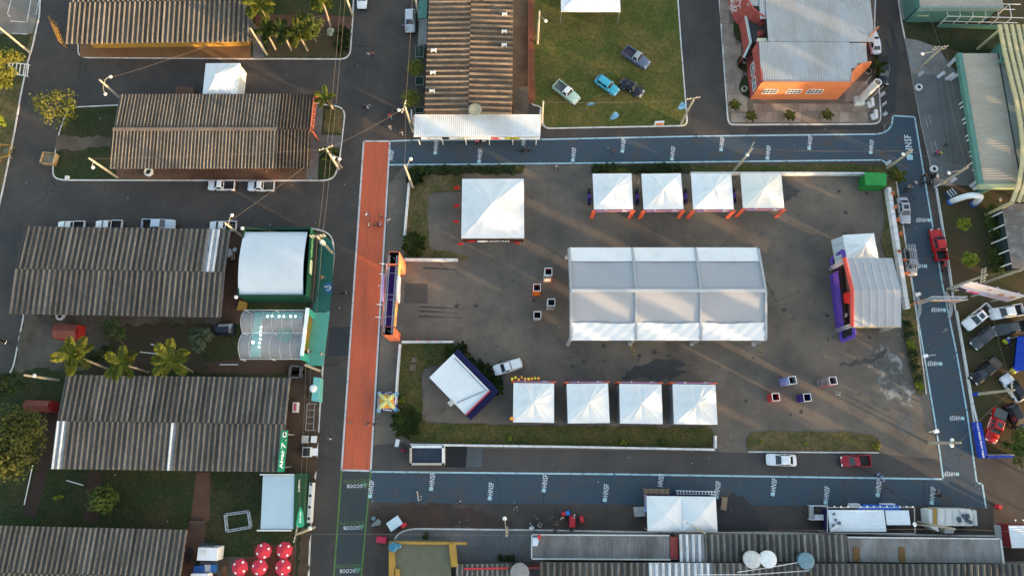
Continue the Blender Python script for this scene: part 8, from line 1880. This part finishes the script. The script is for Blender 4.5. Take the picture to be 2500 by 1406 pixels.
def person(px, py, top, low, label, pose='stand', ang=0.0, z=.012, sk=0, hat=None):
    p = P(px, py, z + .6); p.z = z; t = thing('person', label, 'person', p, ang)
    o = bpy.data.objects.new('body', PM[pose]); COL.objects.link(o); o.parent = t
    for i, m in enumerate((skin_m[sk], shirt(top), shirt(low))): o.material_slots[i].link = 'OBJECT'; o.material_slots[i].material = m
    for nm_, me in (('hair', HAIR), ('eyes', FEYE), ('nose_and_ears', NOSE[sk]), ('mouth', MOUTH)):
        h = bpy.data.objects.new(nm_, me); COL.objects.link(h); h.parent = t
        if pose == 'reach': h.location = (.12 * .68, 0, -.01)
        elif pose == 'walk': h.location = (.04 * .68, 0, 0)
        elif pose == 'sit': h.location = (.05 * .68, 0, 0)
    if hat: MB().lathe([(.14, 1.62), (.145, 1.7), (.10, 1.76), (.02, 1.78)], (.03, 0, 0), 10).build('cap', flat('cap_%d' % int(hat[0] * 99), hat), t, world=False)
W_, K_, D_, B_, N_ = (.70, .70, .70), (.015, .015, .017), (.05, .05, .06), (.06, .11, .24), (.03, .04, .09)
PEOPLE = [
 (901, 136, (.45, .40, .45), B_, 'person in pale top walking, left of the pair on the top street', 'walk', 1.2), (909, 135, (.35, .10, .12), N_, 'person in dark red top walking, right of the pair on the top street', 'walk', 1.2),
 (984, 66, (.30, .28, .36), K_, 'person in grey violet standing at the silver minivan, upper one', 'stand', .5), (991, 76, (.6, .5, .48), N_, 'person in pale top bending at the front of the silver minivan', 'reach', .8),
 (890, 264, K_, N_, 'person in black beside the one waving on the top street', 'stand', 2.0), (898, 265, W_, B_, 'person in white shirt stretching an arm on the top street', 'reach', .5),
 (953, 284, (.6, .02, .03), (.45, .45, .47), 'person in bright red shirt and pale trousers near the canopy pole', 'walk', -1.4), (963, 272, K_, D_, 'person in black next to the red shirt near the canopy pole', 'stand', -1.0), (953, 313, (.6, .5, .3), (.5, .5, .5), 'person in ochre top at the head of the red lane', 'stand', -1.5), (980, 323, K_, (.5, .5, .5), 'person in black top beside the canopy end', 'walk', -1.4),
 (896, 525, W_, B_, 'person in white shirt at the left on the red lane', 'walk', -.5), (931, 528, (.30, .25, .13), D_, 'person in khaki at the upper right of the red lane group', 'stand', 3.0), (902, 551, (.62, .55, .48), K_, 'person in cream top at the lower left of the red lane group', 'stand', 0), (915, 552, K_, K_, 'person all in black in the middle of the red lane group', 'stand', 0), (922, 549, (.10, .03, .05), K_, 'person in maroon in the red lane group', 'reach', .2), (930, 549, (.62, .55, .62), D_, 'person in pale lilac at the lower right of the red lane group', 'stand', 3.1), (950, 539, (.5, .55, .56), D_, 'person in grey white walking beside the red lane', 'walk', -1.3),
 (831, 717, K_, K_, 'person in black standing at the motorcycle by the teal carpet', 'stand', 0), (786, 677, (.35, .13, .10), (.45, .35, .3), 'person in rust red on the teal carpet', 'walk', .3), (755, 858, (.55, .5, .42), K_, 'person in cream top at the teal front panel of the clear tent', 'stand', 0), (787, 865, (.42, .42, .42), (.2, .2, .22), 'person in grey on the mint carpet', 'walk', 2.5),
 (855, 1032, (.40, .30, .18), D_, 'person in tan alone on the lower red lane', 'stand', 1.5), (896, 1036, (.12, .10, .12), N_, 'person in dark clothes at the right line of the red lane', 'walk', .4), (914, 1036, (.04, .05, .10), K_, 'person in navy just right of the red lane', 'walk', .2), (807, 1071, W_, K_, 'person in white shirt walking on the left street', 'walk', 1.0),
 (1358, 409, (.5, .38, .32), K_, 'person in beige on the asphalt above the upper tents', 'walk', -1.0), (1165, 348, (.5, .12, .16), K_, 'person in pink red under the canopy edge', 'stand', -1.5), (1173, 344, K_, K_, 'person in black under the canopy edge', 'stand', -1.5), (1182, 347, (.62, .62, .66), D_, 'person in white under the canopy edge', 'stand', -1.5), (1497, 371, (.22, .10, .11), (.15, .08, .08), 'person in brown red crossing the upper painted road', 'walk', 1.2),
 (1020, 1203, W_, K_, 'person in white on the lower painted road, upper of two', 'stand', .3), (1021, 1216, W_, K_, 'person in white on the lower painted road, lower of two', 'reach', .3), (1120, 1225, K_, (.6, .6, .6), 'person in black top with white bag on the lower painted road', 'walk', 0),
 (1258, 1241, K_, (.55, .55, .55), 'person in black left of the group at the lower kerb', 'walk', .2), (1307, 1264, K_, D_, 'person in black sitting upper left of the lower kerb group', 'stand', 1), (1294, 1279, (.3, .3, .3), K_, 'person in grey at the left of the lower kerb group', 'stand', 0), (1315, 1284, (.5, .5, .48), K_, 'person in pale grey beside the kerb of the lower group', 'reach', 1), (1345, 1262, K_, (.5, .5, .5), 'person in black top in the middle of the lower kerb group', 'stand', -1), (1357, 1281, (.40, .2, .16), K_, 'person in rust top near the kerb of the lower group', 'reach', 1.4), (1371, 1264, W_, K_, 'person in white below the blue barrel', 'stand', -1), (1402, 1259, W_, K_, 'person in white right of the red chest top', 'stand', 3), (1394, 1293, K_, K_, 'person in black below the red chest', 'stand', 1.5), (1355, 1296, K_, D_, 'person in black on the pavement of the lower group', 'sit', 1.5),
 (2047, 963, (.62, .62, .55), (.55, .5, .35), 'person in white and yellow right of the printed boxes', 'reach', 2.8), (2140, 1157, (.28, .40, .62), N_, 'person in light blue shirt, uppermost of the trio by the red pickup', 'stand', -.8), (2147, 1163, (.28, .40, .62), N_, 'person in light blue shirt, middle of the trio by the red pickup', 'stand', -.8), (2154, 1171, (.28, .40, .62), N_, 'person in light blue shirt, lowest of the trio by the red pickup', 'stand', -.8), (2287, 1198, (.2, .16, .2), K_, 'person in dark top, upper of two above the off-white trailer', 'walk', 3), (2292, 1209, K_, K_, 'person in black, lower of two above the off-white trailer', 'walk', 3),
 (2284, 375, (.55, .05, .20), K_, 'person in pink on the concrete apron', 'walk', .6), (2293, 377, (.52, .58, .10), K_, 'person in lime yellow on the concrete apron', 'walk', .6), (2309, 353, (.1, .14, .13), K_, 'person in dark green alone on the apron', 'walk', .6), (2284, 432, W_, B_, 'person in white and blue beside the black tyre', 'stand', 0), (2214, 459, (.4, .36, .28), D_, 'person in khaki stooping on the painted road', 'reach', .4), (2232, 449, (.55, .55, .55), N_, 'person in white and navy walking on the painted road', 'walk', .5), (2253, 432, K_, K_, 'person in black at the outer line near the apron', 'walk', .8),
 (2306, 806, (.25, .24, .23), (.4, .38, .34), 'person in grey walking on the painted road below the truss gate', 'walk', .3), (2460, 846, K_, (.2, .08, .06), 'person in black bending near the blue tent', 'reach', .2), (2482, 893, K_, W_, 'person in black beside the lower balloons', 'stand', 1), (2311, 618, (.1, .1, .1), K_, 'person in black beside the red pickup bed', 'stand', 2.8), (2062, 771, (.35, .35, .36), K_, 'person in grey on the stage front strip', 'stand', 3), (2436, 490, W_, K_, 'person in white cap and shirt beneath the pergola', 'stand', 0)]
for i, (x, y, a_, b_, lab_, po, an) in enumerate(PEOPLE):
    z = .14 if (x > 2270 and y < 900 and not (2290 < x < 2310 and y > 780)) or (740 < x < 800 and 640 < y < 900) or 'pavement' in lab_ else .012
    if 'stage front' in lab_: z = 1.3
    person(x, y, a_, b_, lab_, po, an, z, i % 3)
# riders
for (x, y, an, lab_) in ((1283, 368, .15, 'rider in black on the motorcycle of the upper painted road'), (12, 833, -.3, 'rider in dark clothes on the motorcycle at the left edge')):
    p = P(x, y, .5); person_z = -.02
    t = thing('person', lab_, 'person', (p.x - .25 * math.cos(an), p.y - .25 * math.sin(an), .01), an)
    o = bpy.data.objects.new('body', PM['sit']); COL.objects.link(o); o.parent = t; o.location = (0, 0, .02)
    for i, m in enumerate((skin_m[0], shirt(K_), shirt(D_))): o.material_slots[i].link = 'OBJECT'; o.material_slots[i].material = m
    MB().lathe([(.11, 1.46), (.15, 1.55), (.15, 1.66), (.08, 1.76), (.02, 1.78)], (.05, 0, 0), 12).build('helmet', flat('helmet', (.05, .05, .06)), t, world=False, smooth=True)
